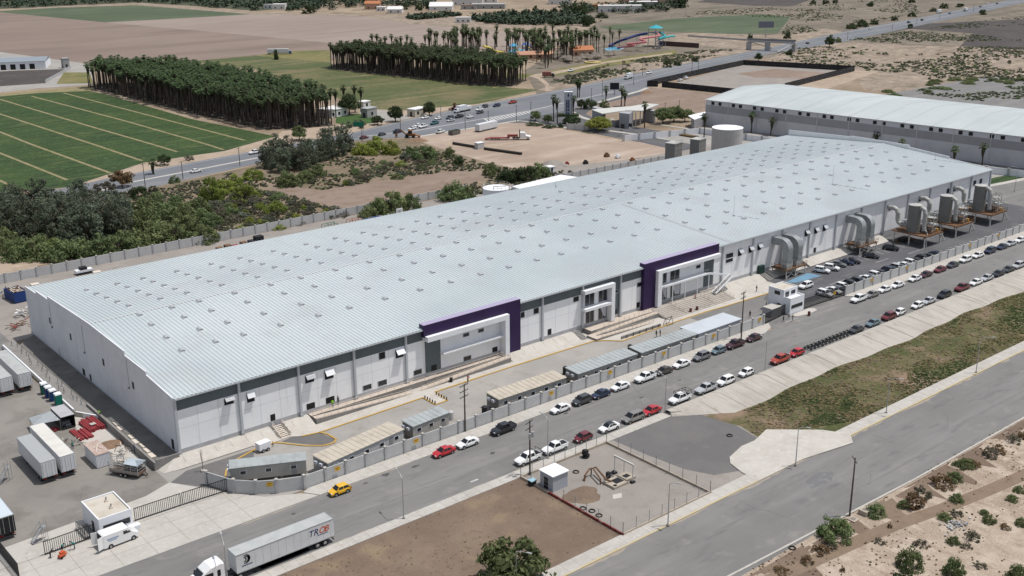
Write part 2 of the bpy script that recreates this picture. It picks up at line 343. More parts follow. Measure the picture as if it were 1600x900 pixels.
strip('highway_shoulder_line', [(200, 273.5), (400, 236.5), (560, 206.5), (638, 187.5), (760, 162.5), (857, 145.5), (960, 124.5), (1170, 82.5), (1310, 52.5), (1450, 26.5), (1575, 1.5)], m_whiteline, -.004, width=.35)
strip('highway_centre_line', [(960, 135), (1100, 99), (1240, 73), (1320, 57.5), (1450, 31), (1590, 2.5)], m_whiteline, -.004, width=.3)
far('road_entrance', [(768, 192), (810, 187), (905, 168), (985, 146), (1000, 141), (1008, 146), (930, 165), (915, 178), (940, 190), (1120, 218), (1250, 214), (1260, 220), (1080, 240), (1000, 222), (880, 200), (835, 192)], m_asph_dark)
Z[0] = -.003
hatch = MB()
for i in range(15):
 t = i/14; a = Vector(gp(757+t*70, 185.5-t*12)); c = Vector(gp(766+t*66, 191-t*15))
 d = (c-a).normalized(); nn = Vector((-d.y, d.x))*.55
 hatch.add([(*(a-nn), 0), (*(a+nn), 0), (*(c+nn), 0), (*(c-nn), 0)], [(0, 1, 2, 3)], m_whiteline)
structure(hatch.build('road_marking_hatching'))
strip('kerb_highway', [(653, 213.5), (748, 198.5), (810, 188.5), (835, 191), (905, 203)], m_walk, .02, width=2.2)
strip('kerb_highway', [(925, 163), (1000, 142), (1012, 137)], m_walk, .02, width=2.6)
strip('kerb_highway', [(893, 175), (905, 182), (925, 188), (960, 186)], m_walk, .02, width=3.2)
strip('kerb_entrance', [(950, 204), (1010, 212), (1080, 224), (1105, 228)], m_walk, .02, width=2.4)
strip('kerb_entrance', [(1020, 193), (1060, 199), (1130, 209), (1215, 216)], m_walk, .02, width=1.6)

X0, X1 = -40, 700
def rect(name, x0, x1, y0, y1, m, z): return sheet(name, [(x0, y0), (x1, y0), (x1, y1), (x0, y1)], m, z, px=False)
def slab(name, pts, z0, z1, m, top=None):
 b = MB(); b.prism(pts, z0, z1, m, top); return structure(b.build(name))
rect('desert_ground', X0, X1, -60, 86, m_desert, .0)
rect('road_south', X0, X1, 85.9, 102.2, m_asph, .01)
slab('kerb_south', [(X0, 85.75), (112, 87.1), (158, 85.75), (X1, 84.6), (X1, 84.25), (158, 85.4), (112, 86.75), (X0, 85.4)], -.05, .16, m_walk)
rect('verge_ground', 100, X1, 104, 125, m_verge, .008)
slab('pavement_south', [(X0, 102.5), (X1, 102.5), (X1, 105.0), (X0, 105.0)], -.05, .13, m_walk)
slab('kerb_south_yellow', [(X0, 102.2), (X1, 102.2), (X1, 102.5), (X0, 102.5)], -.05, .12, m_paleyellow)
rect('lot_brown_dirt', X0, 108.2, 105, 129.4, m_dirtlot, .01)
rect('yard_pump_gravel', 108.2, 128.6, 104.6, 129.5, m_gravel, .014)
sheet('pad_dark_gravel', [(130.2, 130.0), (147.1, 129.6), (150.5, 127), (152.1, 118.6), (150.9, 112.5), (143.5, 111.2), (140.6, 109.5), (139.2, 106.4), (134, 108.5), (131.8, 113), (130.8, 121)], m_gravel_dk, .018, px=False)
sheet('yard_gravel_margin', [(128.6, 129.6), (148, 129.6), (152.5, 118), (151, 112), (141, 109.5), (138, 105), (128.6, 105)], m_gravel, .013, px=False)
sheet('apron_pale_concrete', [(141.0, 111.0), (146, 112.4), (149.5, 112.3), (154.8, 113.8), (158, 111), (162.5, 107), (163.6, 105), (166, 103.6), (162.2, 100.2), (155, 101.4), (150, 102.2), (137.8, 102.2), (138.2, 106), (139.3, 109.4)], m_conc, .14, px=False)
slab('apron_pale_edge', [(141.0, 111.0), (146, 112.4), (149.5, 112.3), (154.8, 113.8), (158, 111), (162.5, 107), (163.6, 105), (138.2, 105), (139.3, 109.4)], -.05, .132, m_conc)
rect('road_street', X0, X1, 131.4, 146.2, m_asph, .012)
slab('pavement_street', [(X0, 129.2), (X1, 129.2), (X1, 131.4), (X0, 131.4)], -.05, .14, m_walk)
pv = [(79.2, 146.0), (195, 145.6), (199, 147.0), (201, 149.3), (79.0, 149.3), (77.5, 148.6)]
slab('pavement_wall', pv, -.05, .14, m_walk)
slab('pavement_wall', [(231, 149.3), (233, 146.6), (236, 145.9), (700, 145.9), (700, 149.3)], -.05, .14, m_walk)
jb = MB()
for i in range(250):
 x = -20+i*2.4
 jb.box(x, x+.035, 102.5, 105, .1305, .134, m_joint)
 if x < 420: jb.box(x, x+.035, 129.2, 131.4, .1405, .144, m_joint)
 if 80 < x < 194 or x > 237: jb.box(x, x+.035, 146.0, 149.0, .1405, .144, m_joint)
structure(jb.build('pavement_joints'))
bk = MB(); n_ = 60
prev = None; rr = random.Random(3)
for i in range(181):
 x = 146+i*2.6
 lo = 122.6+.5*math.sin(x*.11)+.3*math.sin(x*.37)
 if x < 156: lo = 129.0-(x-146)*.62
 cur = [(x, 131.38, .15), (x, 130.6, .85), (x, 129.6, .85), (x, (129.5+lo)/2+.3, .47), (x, lo, .0)]
 if prev:
  for k in range(4): bk.add([prev[k], prev[k+1], cur[k+1], cur[k]], [(0, 1, 2, 3)], mat('embankment_concrete', A(192, 186, 176), [(.15, A(178, 172, 162), .45, .68), (.6, A(164, 156, 144), .52, .72, 6, (2.2, .10, 1)), (1.4, A(206, 200, 191), .55, .78, 5, (1.5, .2, 1)), (.3, A(148, 138, 124), .64, .84, 6)], rough=.92))
 prev = cur
structure(bk.build('embankment_concrete'))
jb = MB()
for x in (160, 174, 191, 196, 209, 218, 228, 240, 252, 268, 284, 300, 318, 336):
 lo = 122.6+.5*math.sin(x*.11)+.3*math.sin(x*.37)
 p = [(x-1.2, 131.2), (x-.3, 129.9), (x+.1, 128.9), (x+.1, lo+.4)]
 for (a, b), (c, d) in zip(p, p[1:]):
  zz = lambda y: .86 if y > 129.5 else max(.03, .86*(y-lo)/(129.5-lo)+.01)
  jb.beam((a, min(b, 130.5), zz(b)), (c, d, zz(d)), .16 if x in (174, 191, 209, 228, 252) else .07, .03, m_joint)
for i in range(60):
 x = 154+i*4.6; lo = 122.6+.5*math.sin(x*.11)+.3*math.sin(x*.37)
 jb.beam((x, 129.5, .85), (x, (129.5+lo)/2+.3, .475), .03, .02, m_joint); jb.beam((x, (129.5+lo)/2+.3, .475), (x, lo+.3, .03), .03, .02, m_joint)
structure(jb.build('embankment_joints'))

rect('yard_truck', -60, 62, 158.6, 300, m_yard, .014)
rect('yard_back', 40, 360, 253, 299.6, m_gravel, .01)
sheet('yard_back_road', [(-60, 252), (62, 250), (62, 297), (-60, 297)], m_asph, .018, px=False)
sheet('gate_apron', [(-60, 146.2), (80, 146.2), (77, 148.8), (72, 151.5), (69, 155.5), (67.3, 158), (62, 166.5), (57, 164.5), (20, 162.2), (-60, 162)], m_walk, .022, px=False)
jb = MB()
for i in range(12):
 x = 10+i*5.2; jb.box(x, x+.05, 146.3, 158.5, .0225, .0265, m_joint)
for y in (150.2, 154.0): jb.box(-40, 71, y, y+.05, .0225, .0265, m_joint)
jb.box(-40, 68.5, 157.0, 157.12, .0225, .03, m_joint)
structure(jb.build('gate_apron_joints'))
rect('lot_forecourt', 62, 205, 149.4, 173.1, m_lot, .016)
sheet('lot_parking', [(212, 149.5), (500, 149.5), (500, 250), (346, 250), (346, 173.1), (226, 173.1), (226, 163.3), (219, 163.3), (214, 161)], m_asph_dark, .02, px=False)
rect('lot_drive', 190, 246, 150, 163.6, m_asph, .018)
sheet('lot_gravel_corner', [(62.2, 166.3), (69, 156.5), (74, 160), (79, 168.6), (66, 168.6)], m_gravel_dk, .024, px=False)
sheet('lot_gravel_island', [(84, 168), (88.9, 161.6), (92, 162), (91.3, 166.6), (87, 168.6)], m_gravel_dk, .03, px=False)
WK = [(79.4, 168.2), (86, 168.7), (88.0, 167.4), (91.3, 166.7), (114.9, 167.1), (114.9, 162.8), (117.8, 162.8), (118.4, 167.8), (138.7, 168.0), (161.7, 167.5), (164.2, 166.2), (167, 163.3), (184.4, 164.0), (195.9, 164.0), (203, 163.5), (219.5, 162.9), (226, 163.2)]
slab('pavement_factory', WK+[(226, 172.9), (79.4, 172.9)], -.05, .13, m_conc)
def kerb_line(name, pts, z, w=.32, h=.16, m=None):
 b = MB()
 for p, q in zip(pts, pts[1:]):
  b.beam((p[0], p[1], z), (q[0], q[1], z), w, h, m or m_yellow)
 return structure(b.build(name))
kerb_line('kerb_factory', WK[2:], .085)
kerb_line('kerb_island', [(69.5, 161.0), (71.4, 164.2), (74.0, 166.5), (79.1, 168.3), (83.0, 168.3), (86.5, 163.6), (88.9, 161.5), (91, 161.2), (92.1, 162.2), (92.0, 165), (91.3, 166.7)], .085)
bays = MB()
bays.poly([(*gp(a_, b_), .026) for a_, b_ in ((1226, 441.5), (1245, 441.5), (1284, 431), (1262, 426.5))], m_blueline)
structure(bays.build('road_marking_accessible'))
ln = MB()
for i in range(24):
 x = 247+i*2.6
 ln.add([(x, 163.2, .024), (x+.12, 163.2, .024), (x+1.6, 168, .024), (x+1.48, 168, .024)], [(0, 1, 2, 3)], m_whiteline)
for i in range(26):
 x = 236+i*2.6
 ln.add([(x, 150.2, .024), (x+.12, 150.2, .024), (x+.12, 155, .024), (x, 155, .024)], [(0, 1, 2, 3)], m_whiteline)
for a, b in (((236, 157), (243, 157)), ((262, 160.2), (268, 160.2)), ((276, 159), (284, 159)), ((204.5, 147), (209, 147))):
 ln.add([(a[0], a[1], .0245), (b[0], b[1], .0245), (b[0], b[1]+.15, .0245), (a[0], a[1]+.15, .0245)], [(0, 1, 2, 3)], m_whiteline)
structure(ln.build('road_marking_parking'))
rect('road_service', 352, 640, 150, 330, m_asph, .022)
sheet('pavement_service', [(352, 188), (420, 178), (520, 170), (520, 176), (420, 184), (352, 194)], m_walk, .04, px=False)
rect('road_by_warehouse', 352, 392, 186, 330, m_lot, .03)
pt = MB()
for a, b, w, h in ((612, 1, 1, 1),):
 pass
for (px_, py_, rx, ry) in ((603, 742, .9, .5), (648, 729, .8, .3), (571, 755, .5, .25), (770, 708, .5, .5), (1044, 674, 0, 0), (458, 803, .35, .3), (884, 646, .5, .25), (1002, 621, .6, .3), (1062, 594, .5, .25), (693, 777, 0, 0)):
 if not rx: continue
 x, y = gp(px_, py_); pts = []
 for k in range(10):
  t = 2*PI*k/10; q = 1+.35*rr.uniform(-1, 1); pts.append((x+rx*q*math.cos(t), y+ry*q*math.sin(t), .0165))
 pt.poly(pts, mat('oil_patch', A(84, 82, 82), [(1.5, A(116, 114, 113), .45, .7)], rough=.8))
structure(pt.build('road_stains'))
x, y = gp(741, 751); b = MB(); b.box(x-.8, x+.8, y-.2, y+.2, .013, .0165, m_whiteline); structure(b.build('road_marking'))
b = MB(); x, y = gp(1297, 742); b.poly([(x-6.5, y-.9, .0145), (x-2, y-1.6, .0145), (x+1.5, y+.2, .0145), (x-1, y+2.0, .0145), (x-5, y+1.4, .0145)], mat('asphalt_patch', A(122, 121, 122), [(.8, A(148, 145, 141), .5, .7, 6)], rough=.9))
structure(b.build('road_patch'))
def ragged(name, x0, x1, y, w, m, z, seed, up=1):
 r_ = random.Random(seed); b = MB(); x = x0
 while x < x1:
  L = r_.uniform(4, 16); n = max(3, int(L/1.2)); top = []
  for i in range(n+1): top.append((x+L*i/n, y+up*w*r_.uniform(.15, 1)*math.sin(PI*(i+.4)/(n+.8)), z))
  b.poly(([(x, y, z), (x+L, y, z)]+top[::-1]) if up > 0 else (top+[(x+L, y, z), (x, y, z)]), m); x += L+r_.uniform(.3, 7)
 return structure(b.build(name))
m_dust = mat('kerb_dust', A(172, 160, 145), [(.8, A(152, 146, 138), .45, .7, 6)], rough=.95)
ragged('road_dust', 60, 330, 131.42, .55, m_dust, .0165, 1); ragged('road_dust', 62, 330, 145.95, .5, m_dust, .0165, 2, -1)
ragged('road_dust', 60, 330, 102.15, .8, m_dust, .0145, 3, -1)
ragged('forecourt_dust', 92, 205, 150.0, .8, m_dust, .0205, 5)
m_crack = mat('tar_crack', A(96, 95, 95), [(1, A(124, 122, 120), .5, .7)], rough=.9)
rk = random.Random(12); b = MB()
for i in range(34):
 x = rk.uniform(60, 300); lo_, hi_ = ((87.5, 101) if i % 2 else (132, 145.5)); y = rk.uniform(lo_, hi_); a = rk.choice((0, 0, PI/2))+rk.uniform(-.3, .3)
 for k in range(rk.randint(3, 9)):
  L = rk.uniform(.6, 1.8); x2, y2 = x+L*math.cos(a), y+L*math.sin(a)
  if not (lo_ < y2 < hi_): break
  b.beam((x, y, .0135), (x2, y2, .0135), .05, .006, m_crack); x, y = x2, y2; a += rk.uniform(-.5, .5)
structure(b.build('road_cracks'))
m_scuff = mat('tyre_scuff', A(126, 124, 122), [(.6, A(136, 134, 131), .4, .65, 5)], rough=.9)
b = MB()
for y0, xa, xb in ((135.2, 55, 320), (137.0, 60, 320), (140.4, 55, 320), (142.1, 60, 300), (90.0, 80, 300), (91.9, 80, 300), (96.2, 80, 300), (98.1, 80, 300)):
 x = xa
 while x < xb:
  L = rk.uniform(8, 40); n = int(L/3)+1; z_ = .0145 if y0 > 120 else .0125
  for i in range(n):
   q0, q1 = x+L*i/n, x+L*(i+1)/n; w0 = .28*math.sin(PI*i/n)+.02; w1 = .28*math.sin(PI*(i+1)/n)+.02; d0 = .25*math.sin(q0*.06+y0); d1 = .25*math.sin(q1*.06+y0)
   b.add([(q0, y0+d0-w0, z_), (q1, y0+d1-w1, z_), (q1, y0+d1+w1, z_), (q0, y0+d0+w0, z_)], [(0, 1, 2, 3)], m_scuff)
  x += L+rk.uniform(2, 24)
structure(b.build('road_tyre_tracks'))
ragged('ground_kerb_soil', -20, 420, 84.6, 7.5, m_dirtlot, .004, 7, -1)
ragged('ground_kerb_soil', 60, 420, 85.2, 3.0, m_dirtlot, .0055, 8, -1)
# ================================================================ the big factory
XL, XR, YF, YB, PZ, EV, RZ, YR = 66.9, 345.2, 173.15, 253.2, 1.2, 11.9, 14.62, 212.6
m_wall = mat('panel_white', (.81, .815, .82), [(.15, (.75, .755, .765), .42, .68), (.6, (.84, .84, .84), .5, .75), (.5, (.58, .575, .56), .58, .84, 6, (1, 1, .10)), (.9, (.50, .47, .43), .68, .9, 6)], rough=.75)
m_wallshade = mat('panel_white_shaded', (.66, .665, .68), [(.12, (.60, .605, .62), .42, .68), (.5, (.70, .705, .71), .5, .75), (.4, (.50, .495, .48), .6, .85, 6, (1, 1, .10))], rough=.8)  # white wall panel again, with the gable's shade put into its colour
m_band = mat('panel_slate', (.105, .125, .135), [(.3, (.09, .11, .12), .45, .65)], rough=.6)
m_plinth = mat('plinth_grey', (.40, .40, .41), [(.6, (.34, .34, .35), .45, .7)], rough=.85)
m_steelgrey = mat('pilaster_grey', (.44, .46, .48), rough=.55)
m_black = mat('dark_opening', (.012, .012, .014), rough=.6)
m_glass = mat('window_glass', (.02, .024, .03), rough=.08, spec=.6)
m_purple = mat('purple_cladding', (.028, .012, .062), [(.3, (.021, .008, .046), .45, .7)], rough=.5)
m_white = mat('white_render', (.74, .75, .77), [(.4, (.66, .67, .68), .5, .75)], rough=.7)
m_roof = mat('roof_sheet', (.575, .62, .62), [(.03, (.51, .56, .565), .40, .64), (.012, (.62, .66, .655), .46, .62), (.5, (.53, .575, .575), .5, .8, 5, (2.2, .06, 1)), (.25, (.50, .505, .50), .64, .88, 6, (1, .2, 1)), (.06, (.555, .57, .57), .55, .78, 6)], rough=.42, metal=.25)
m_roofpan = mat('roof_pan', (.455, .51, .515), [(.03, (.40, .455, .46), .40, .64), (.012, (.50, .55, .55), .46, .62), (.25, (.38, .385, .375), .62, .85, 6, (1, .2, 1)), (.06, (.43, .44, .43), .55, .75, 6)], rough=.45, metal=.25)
m_flash = mat('roof_flashing', (.47, .49, .49), rough=.45, metal=.3)
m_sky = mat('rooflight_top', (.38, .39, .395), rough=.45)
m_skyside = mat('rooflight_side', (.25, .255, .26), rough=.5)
m_galv = mat('galvanised_steel', (.46, .48, .49), [(.8, (.38, .40, .41), .45, .65)], rough=.42, metal=.55)
m_rail = mat('rail_beige', (.60, .53, .45), rough=.7)
m_rust = mat('rusty_steel', (.135, .075, .042), [(.8, (.20, .115, .065), .45, .65), (2, (.085, .05, .032), .5, .72)], rough=.85)
m_concramp = mat('ramp_concrete', A(186, 178, 168), [(.4, A(168, 160, 150), .45, .68), (1.2, A(198, 190, 180), .5, .75, 5)], rough=.92)
m_ramptop = mat('ramp_floor_pale', A(212, 198, 184), [(.5, A(200, 186, 170), .45, .7)], rough=.92)

fac = thing('factory_building', 'long white factory with pale ribbed roof and purple portals on its street side', 'factory', (XL, YF, 0))
fac_o = Vector((XL, YF, 0))
def fpart(b, name, parent=None, smooth=False):
 """parts are modelled in world metres, stored relative to the factory's corner"""
 b.v = [tuple(Vector(v)-fac_o) for v in b.v]
 return b.build(name, parent or fac, smooth)
def roofz(y): return EV+(RZ-EV)*(1-abs(y-YR)/(YR-YF))if y < YR else RZ-(RZ-EV)*(y-YR)/(YB-YR)
b = MB()
b.box(XL, XR, YF, YF+.25, PZ, 9.35, m_wall); b.box(XL, XR, YB-.25, YB, 0, EV-.15, m_wall)
mj = mat('panel_joint', (.50, .515, .55), rough=.8)
for k in range(23):
 for q in (1/3, 2/3):
  x = XL+12.1*(k+q)
  if 119 < x < 145 or 187 < x < 209: continue
  b.box(x-.03, x+.03, YF-.006, YF+.01, 2.0, 9.35, mj)
for q in ((XL+.3, 119, 5.8), (145, 163, 5.8), (210, XR, 9.3)): b.box(q[0], q[1], YF-.006, YF+.01, q[2], q[2]+.05, mj)
fpart(b, 'wall')
b = MB()
def gable(x0, x1, steps, m):
 for (ya, yb, za, zb) in steps:
  vs = [(x0, ya, 0), (x0, yb, 0), (x0, yb, zb), (x0, ya, za), (x1, ya, 0), (x1, yb, 0), (x1, yb, zb), (x1, ya, za)]
  b.add(vs, [(0, 3, 2, 1), (4, 5, 6, 7), (3, 7, 6, 2), (0, 4, 7, 3), (1, 2, 6, 5)], m)
st = [(YF, 184.3, 11.95, 12.72), (184.3, 194.2, 13.35, 13.5), (194.2, YR, 14.35, 14.78), (YR, 237.4, 14.78, 14.05), (237.4, 245.4, 13.3, 13.2), (245.4, YB, 12.6, 12.35)]
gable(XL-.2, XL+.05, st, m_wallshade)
for y in (184.6, 194.5, 203.5, 222, 237.2, 245.2): b.box(XL-.212, XL-.19, y-.03, y+.03, 1.5, 11.5, mj)
fpart(b, 'gable_wall')
b = MB()
st = [(YF+.3, 188, roofz(YF)+.3, roofz(188)+.3), (188, 203, roofz(188)+.9, roofz(203)+.9), (203, 226, RZ+.9, RZ+.9), (226, YB, roofz(226)+1.5, roofz(YB)+2.1)]
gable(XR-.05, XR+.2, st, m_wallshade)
fpart(b, 'gable_wall')
b = MB(); b.box(XL, 209.0, YF-.02, YF+.24, 9.35, EV-.1, m_band); fpart(b, 'slate_band')
b = MB(); b.box(209.0, XR, YF, YF+.25, 9.35, EV-.1, m_wall); fpart(b, 'upper_wall')
b = MB(); b.box(XL-.03, XR, YF-.04, YF+.2, .1, 2.0, m_plinth); fpart(b, 'plinth')
b = MB(); b.box(XL-.26, XL+.2, YF+.3, YB, .1, 1.5, m_plinth); fpart(b, 'plinth')
b = MB(); b.box(120.0, 123.9, YF-.03, YF+.2, 2.0, 9.34, m_band); fpart(b, 'slate_panel')
b = MB(); b.box(171.8, 175.6, YF-.03, YF+.2, 2.0, 9.34, m_band); fpart(b, 'slate_panel')
b = MB(); b.box(205.3, 209.0, YF-.03, YF+.2, 2.0, 9.34, m_band); fpart(b, 'slate_panel')
for k in range(24):
 x = XL+12.1*k
 if 120 < x < 145 or 183 < x < 187.5 or 187 < x < 208: continue
 b = MB(); b.box(x-.22, x+.22, YF-.4, YF-.005, PZ, EV-.2, m_steelgrey); b.box(x-.3, x+.3, YF-.48, YF-.005, PZ, PZ+.5, m_plinth)
 if k == 0: b.box(x-.1, x+.28, YF-.42, YF-.005, .3, EV, m_steelgrey)
 fpart(b, 'pilaster')
b = MB()
PT = .82
def slope(y0, y1, seg):
 nx = int((XR-XL)/PT)
 ys = [y0+(y1-y0)*i/seg for i in range(seg+1)]
 prof = []
 for i in range(nx+1):
  x = XL+.06+i*PT
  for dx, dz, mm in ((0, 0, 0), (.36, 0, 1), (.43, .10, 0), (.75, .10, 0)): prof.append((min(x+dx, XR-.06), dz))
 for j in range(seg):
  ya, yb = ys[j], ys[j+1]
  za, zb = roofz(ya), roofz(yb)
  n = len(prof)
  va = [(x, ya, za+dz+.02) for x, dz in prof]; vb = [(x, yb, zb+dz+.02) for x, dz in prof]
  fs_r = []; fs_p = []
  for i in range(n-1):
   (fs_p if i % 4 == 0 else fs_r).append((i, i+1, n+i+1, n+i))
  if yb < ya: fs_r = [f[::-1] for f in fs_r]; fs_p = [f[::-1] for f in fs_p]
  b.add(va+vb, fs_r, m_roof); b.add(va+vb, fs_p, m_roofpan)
slope(YF-.68, YR, 4); slope(YR, YB+.4, 4)
b.box(XL, XR, YF-.66, YF-.62, EV-.32, EV-.04, m_flash)
roof = fpart(b, 'roof')
b = MB()
b.add([(XL, YR-.3, RZ+.10), (XL, YR, RZ+.2), (XR, YR, RZ+.2), (XR, YR-.3, RZ+.10)], [(0, 3, 2, 1)], m_flash)
b.add([(XL, YR, RZ+.2), (XL, YR+.3, RZ+.10), (XR, YR+.3, RZ+.10), (XR, YR, RZ+.2)], [(0, 3, 2, 1)], m_flash)
fpart(b, 'ridge_cap', roof)
b = MB()
for ya, yb in ((YF-.4, YR-.6), (YR+.6, YB)):
 x = 215.0 if ya < YR else 205
 b.add([(x-.35, ya, roofz(ya)+.14), (x+.35, ya, roofz(ya)+.14), (x+.35, yb, roofz(yb)+.14), (x-.35, yb, roofz(yb)+.14)], [(0, 1, 2, 3)], m_flash)
 b.box(x-.3, x+.3, ya, ya+.01, roofz(ya), roofz(ya)+.14, m_flash)
fpart(b, 'expansion_joint', roof)
b = MB(); b.box(XL, XR, YF-.8, YF-.685, EV-.3, EV-.02, m_steelgrey); fpart(b, 'gutter', roof)
mw = mat('thin_mast', (.35, .36, .37), rough=.5, metal=.4)
for (x, y, hh, y2) in ((233, 187, 6, 181), (284, 191, 6, 181), (340, 190, 5, 182), (221, 246, 5, 251), (260, 249, 4, 252)):
 b = MB(); b.cyl((x, y, roofz(y)), (x, y, roofz(y)+hh), .05, .03, 5, mw); b.box(x-.2, x+.2, y-.2, y+.2, roofz(y), roofz(y)+.35, mw)
 b.beam((x, y, roofz(y)+.16), (x+4, y2, roofz(y2)+.16), .06, .05, m_skyside)
 fpart(b, 'lightning_mast', roof)
def rooflight(b):
 b.box(-.47, .47, -.7, .7, -.1, .18, m_white)
 secs = []
 for i in range(7):
  t = PI*i/6; secs.append([(-.45*math.cos(t), -.68, .18+.32*math.sin(t)), (-.45*math.cos(t), .68, .18+.32*math.sin(t))])
 for i in range(6):
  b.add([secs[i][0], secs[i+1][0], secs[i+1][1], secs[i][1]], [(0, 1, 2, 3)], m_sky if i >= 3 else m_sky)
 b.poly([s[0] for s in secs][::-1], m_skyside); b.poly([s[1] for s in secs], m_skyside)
spots = []
xs_ = [76.5, 83.4, 89.3, 97.4, 106.0, 113.4, 122.3, 131.4, 139.8, 148.2, 156.6, 165.2, 172.9, 181, 189.5, 198, 206.5, 217.2, 226.5, 234, 242.6, 250.8, 259, 267.3, 275.6, 284, 292.3, 300.6, 309, 317.3, 325.4, 334]
for i, x in enumerate(xs_):
 for j, y in enumerate((212-1.2, 204.7, 197.3, 190.1)):
  if x < 100 or j > 0 or True: spots.append((x-.12*j, y))
 if x > 210: spots.append((x-.9, 183.6))
 for j, y in enumerate((238.6, 233.7, 228.6, 223.5, 218.3)):
  spots.append((x-.9+.4*j-(.8 if x < 100 else 0)*0, y))
spots.sort(key=lambda s: depth(s[0], s[1], 13))
bb = MB(); rooflight(bb); rl_me = bb.mesh('rooflight')
def lay(x, y):
 sl_ = math.atan((RZ-EV)/(YR-YF)); sg = 1 if y < YR else -1
 return Matrix.Translation(Vector((x, y, roofz(y)+.1))-fac_o) @ Matrix.Rotation(sg*sl_, 4, 'X')
for (x, y) in spots[:99]:
 o = link('rooflight', rl_me, roof); o.matrix_local = lay(x, y)
b = MB()
for (x, y) in spots[99:]:
 b.T = lay(x, y); rooflight(b)
o = b.build('rooflights', roof); o['kind'] = 'stuff'; b.T = None

def opening(name, x0, x1, z0, z1, m=m_black, y=YF, frame=None, parent=None):
 b = MB(); b.box(x0, x1, y-.035, y+.02, z0, z1, m); o = fpart(b, name, parent)
 if frame:
  c = MB(); t = .09
  for a in ((x0-t, x1+t, z1, z1+t), (x0-t, x1+t, z0-t, z0), (x0-t, x0, z0, z1), (x1, x1+t, z0, z1)): c.box(a[0], a[1], y-.06, y+.02, a[2], a[3], frame)
  c.v = [tuple(Vector(v)-fac_o) for v in c.v]; c.build('frame', o)
 return o
for (x0, x1, z1) in ((84.8, 85.8, 3.3), (92.4, 94.2, 3.2), (96.6, 98.5, 3.25), (121.4, 122.8, 3.3), (137.5, 138.9, 3.1), (153.3, 154.4, 3.4), (174.2, 174.9, 3.3), (181.5, 182.6, 3.3), (251.1, 252.2, 3.4)):
 opening('door', x0, x1, PZ+.1, z1)
b = MB(); b.box(226.7, 228.7, YF-.9, YF-.04, PZ, 3.3, mat('dark_green_steel', (.02, .05, .04), rough=.5)); fpart(b, 'door_porch')
for (x0, x1, z0, z1) in ((105, 106.9, 2.4, 3.4), (108.5, 110.5, 2.3, 3.35), (117.1, 119, 2.3, 3.3), (129.8, 131.7, 1.95, 2.95)):
 opening('window', x0, x1, z0, z1, m_glass, frame=m_steelgrey)
for (x0, x1) in ((129.8, 131.3), (133.8, 135.2)): opening('window', x0, x1, 7.45, 8.15, m_glass, frame=m_steelgrey)
for (x0, x1, z0, z1) in ((109.0, 110.4, 7.9, 9.3), (145.5, 146.5, 8.0, 9.2), (149.2, 150.6, 8.0, 9.25), (161.0, 162.6, 8.1, 9.2), (174.2, 175.1, 7.3, 8.0), (181.5, 182.9, 7.2, 8.2), (202.4, 203.9, 7.5, 8.25), (286.8, 288.2, 8.0, 9.5), (302.8, 304.3, 8.0, 9.5), (318.8, 320.3, 8.0, 9.5), (322.7, 324.2, 8.1, 9.6), (334.8, 336.4, 8.1, 9.6), (338.6, 340.2, 8.1, 9.6)):
 opening('window', x0, x1, z0, z1, m_black, frame=m_steelgrey)
wbig = opening('window', 213.6, 216.4, 6.6, 9.0, m_glass, frame=m_white)
b = MB(); b.box(213.6, 216.4, YF-.05, YF-.036, 7.55, 7.75, m_white); b.v = [tuple(Vector(v)-fac_o) for v in b.v]; b.build('mullion', wbig)
def hood(x0, x1, z0, z1, curved=False, d=.95, side=m_skyside, tp=None):
 b = MB()
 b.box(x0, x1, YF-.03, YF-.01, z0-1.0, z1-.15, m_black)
 if curved:
  s = []
  for i in range(6):
   t = i/5; s.append([(x0, YF-d*t, z1-(z1-z0)*t**1.6+.10*math.sin(PI*t)), (x1, YF-d*t, z1-(z1-z0)*t**1.6+.10*math.sin(PI*t))])
  for i in range(5): b.add([s[i][0], s[i][1], s[i+1][1], s[i+1][0]], [(0, 1, 2, 3), (3, 2, 1, 0)], m_white)
 else:
  top = [(x0, YF-.02, z1), (x1, YF-.02, z1), (x1, YF-d, z0), (x0, YF-d, z0)]
  b.add(top+[(x, y, z-.05) for x, y, z in top], [(0, 3, 2, 1), (4, 5, 6, 7), (3, 7, 6, 2)], tp or m_white)
  b.add([(x0, YF-.02, z1), (x0, YF-d, z0), (x0, YF-.02, z0)], [(0, 1, 2), (2, 1, 0)], side)
  b.add([(x1, YF-.02, z1), (x1, YF-d, z0), (x1, YF-.02, z0)], [(0, 1, 2), (2, 1, 0)], side)
 return fpart(b, 'vent_hood')
hood(76.1, 77.9, 8.75, 9.2, True); hood(80.5, 82, 8.0, 9.25, False, .6)
hood(92.5, 94.4, 8.4, 9.1, True); hood(96.7, 98.6, 8.0, 9.15, False, .9); hood(112.9, 114.8, 8.1, 9.1)
for x in (218.4, 222.6, 226.2, 246.4, 250.7, 254.6): hood(x, x+1.5, 8.5, 9.5, False, .95, m_band, m_steelgrey)
def portal(x0, x1, leg_left, zt=12.8, zb=10.2, y=YF-1.0):
 b = MB()
 b.box(x0, x1, y, YF+.6, zb, zt, m_purple)
 if leg_left: b.box(x0, x0+4.0, y, YF-.045, 1.0, zb, m_purple)
 else: b.box(x1-3.4, x1, y, YF-.045, 1.0, zb, m_purple)
 b.box(x0, x1, y-.03, YF+.63, zt, zt+.08, mat('purple_coping', (.36, .32, .44), rough=.5))
 return fpart(b, 'purple_portal')
portal(119.2, 144.6, False); portal(182.8, 209.6, True)
def bxs(name, boxes, m):
 b = MB()
 for a in boxes: b.box(*a, m)
 return fpart(b, name)
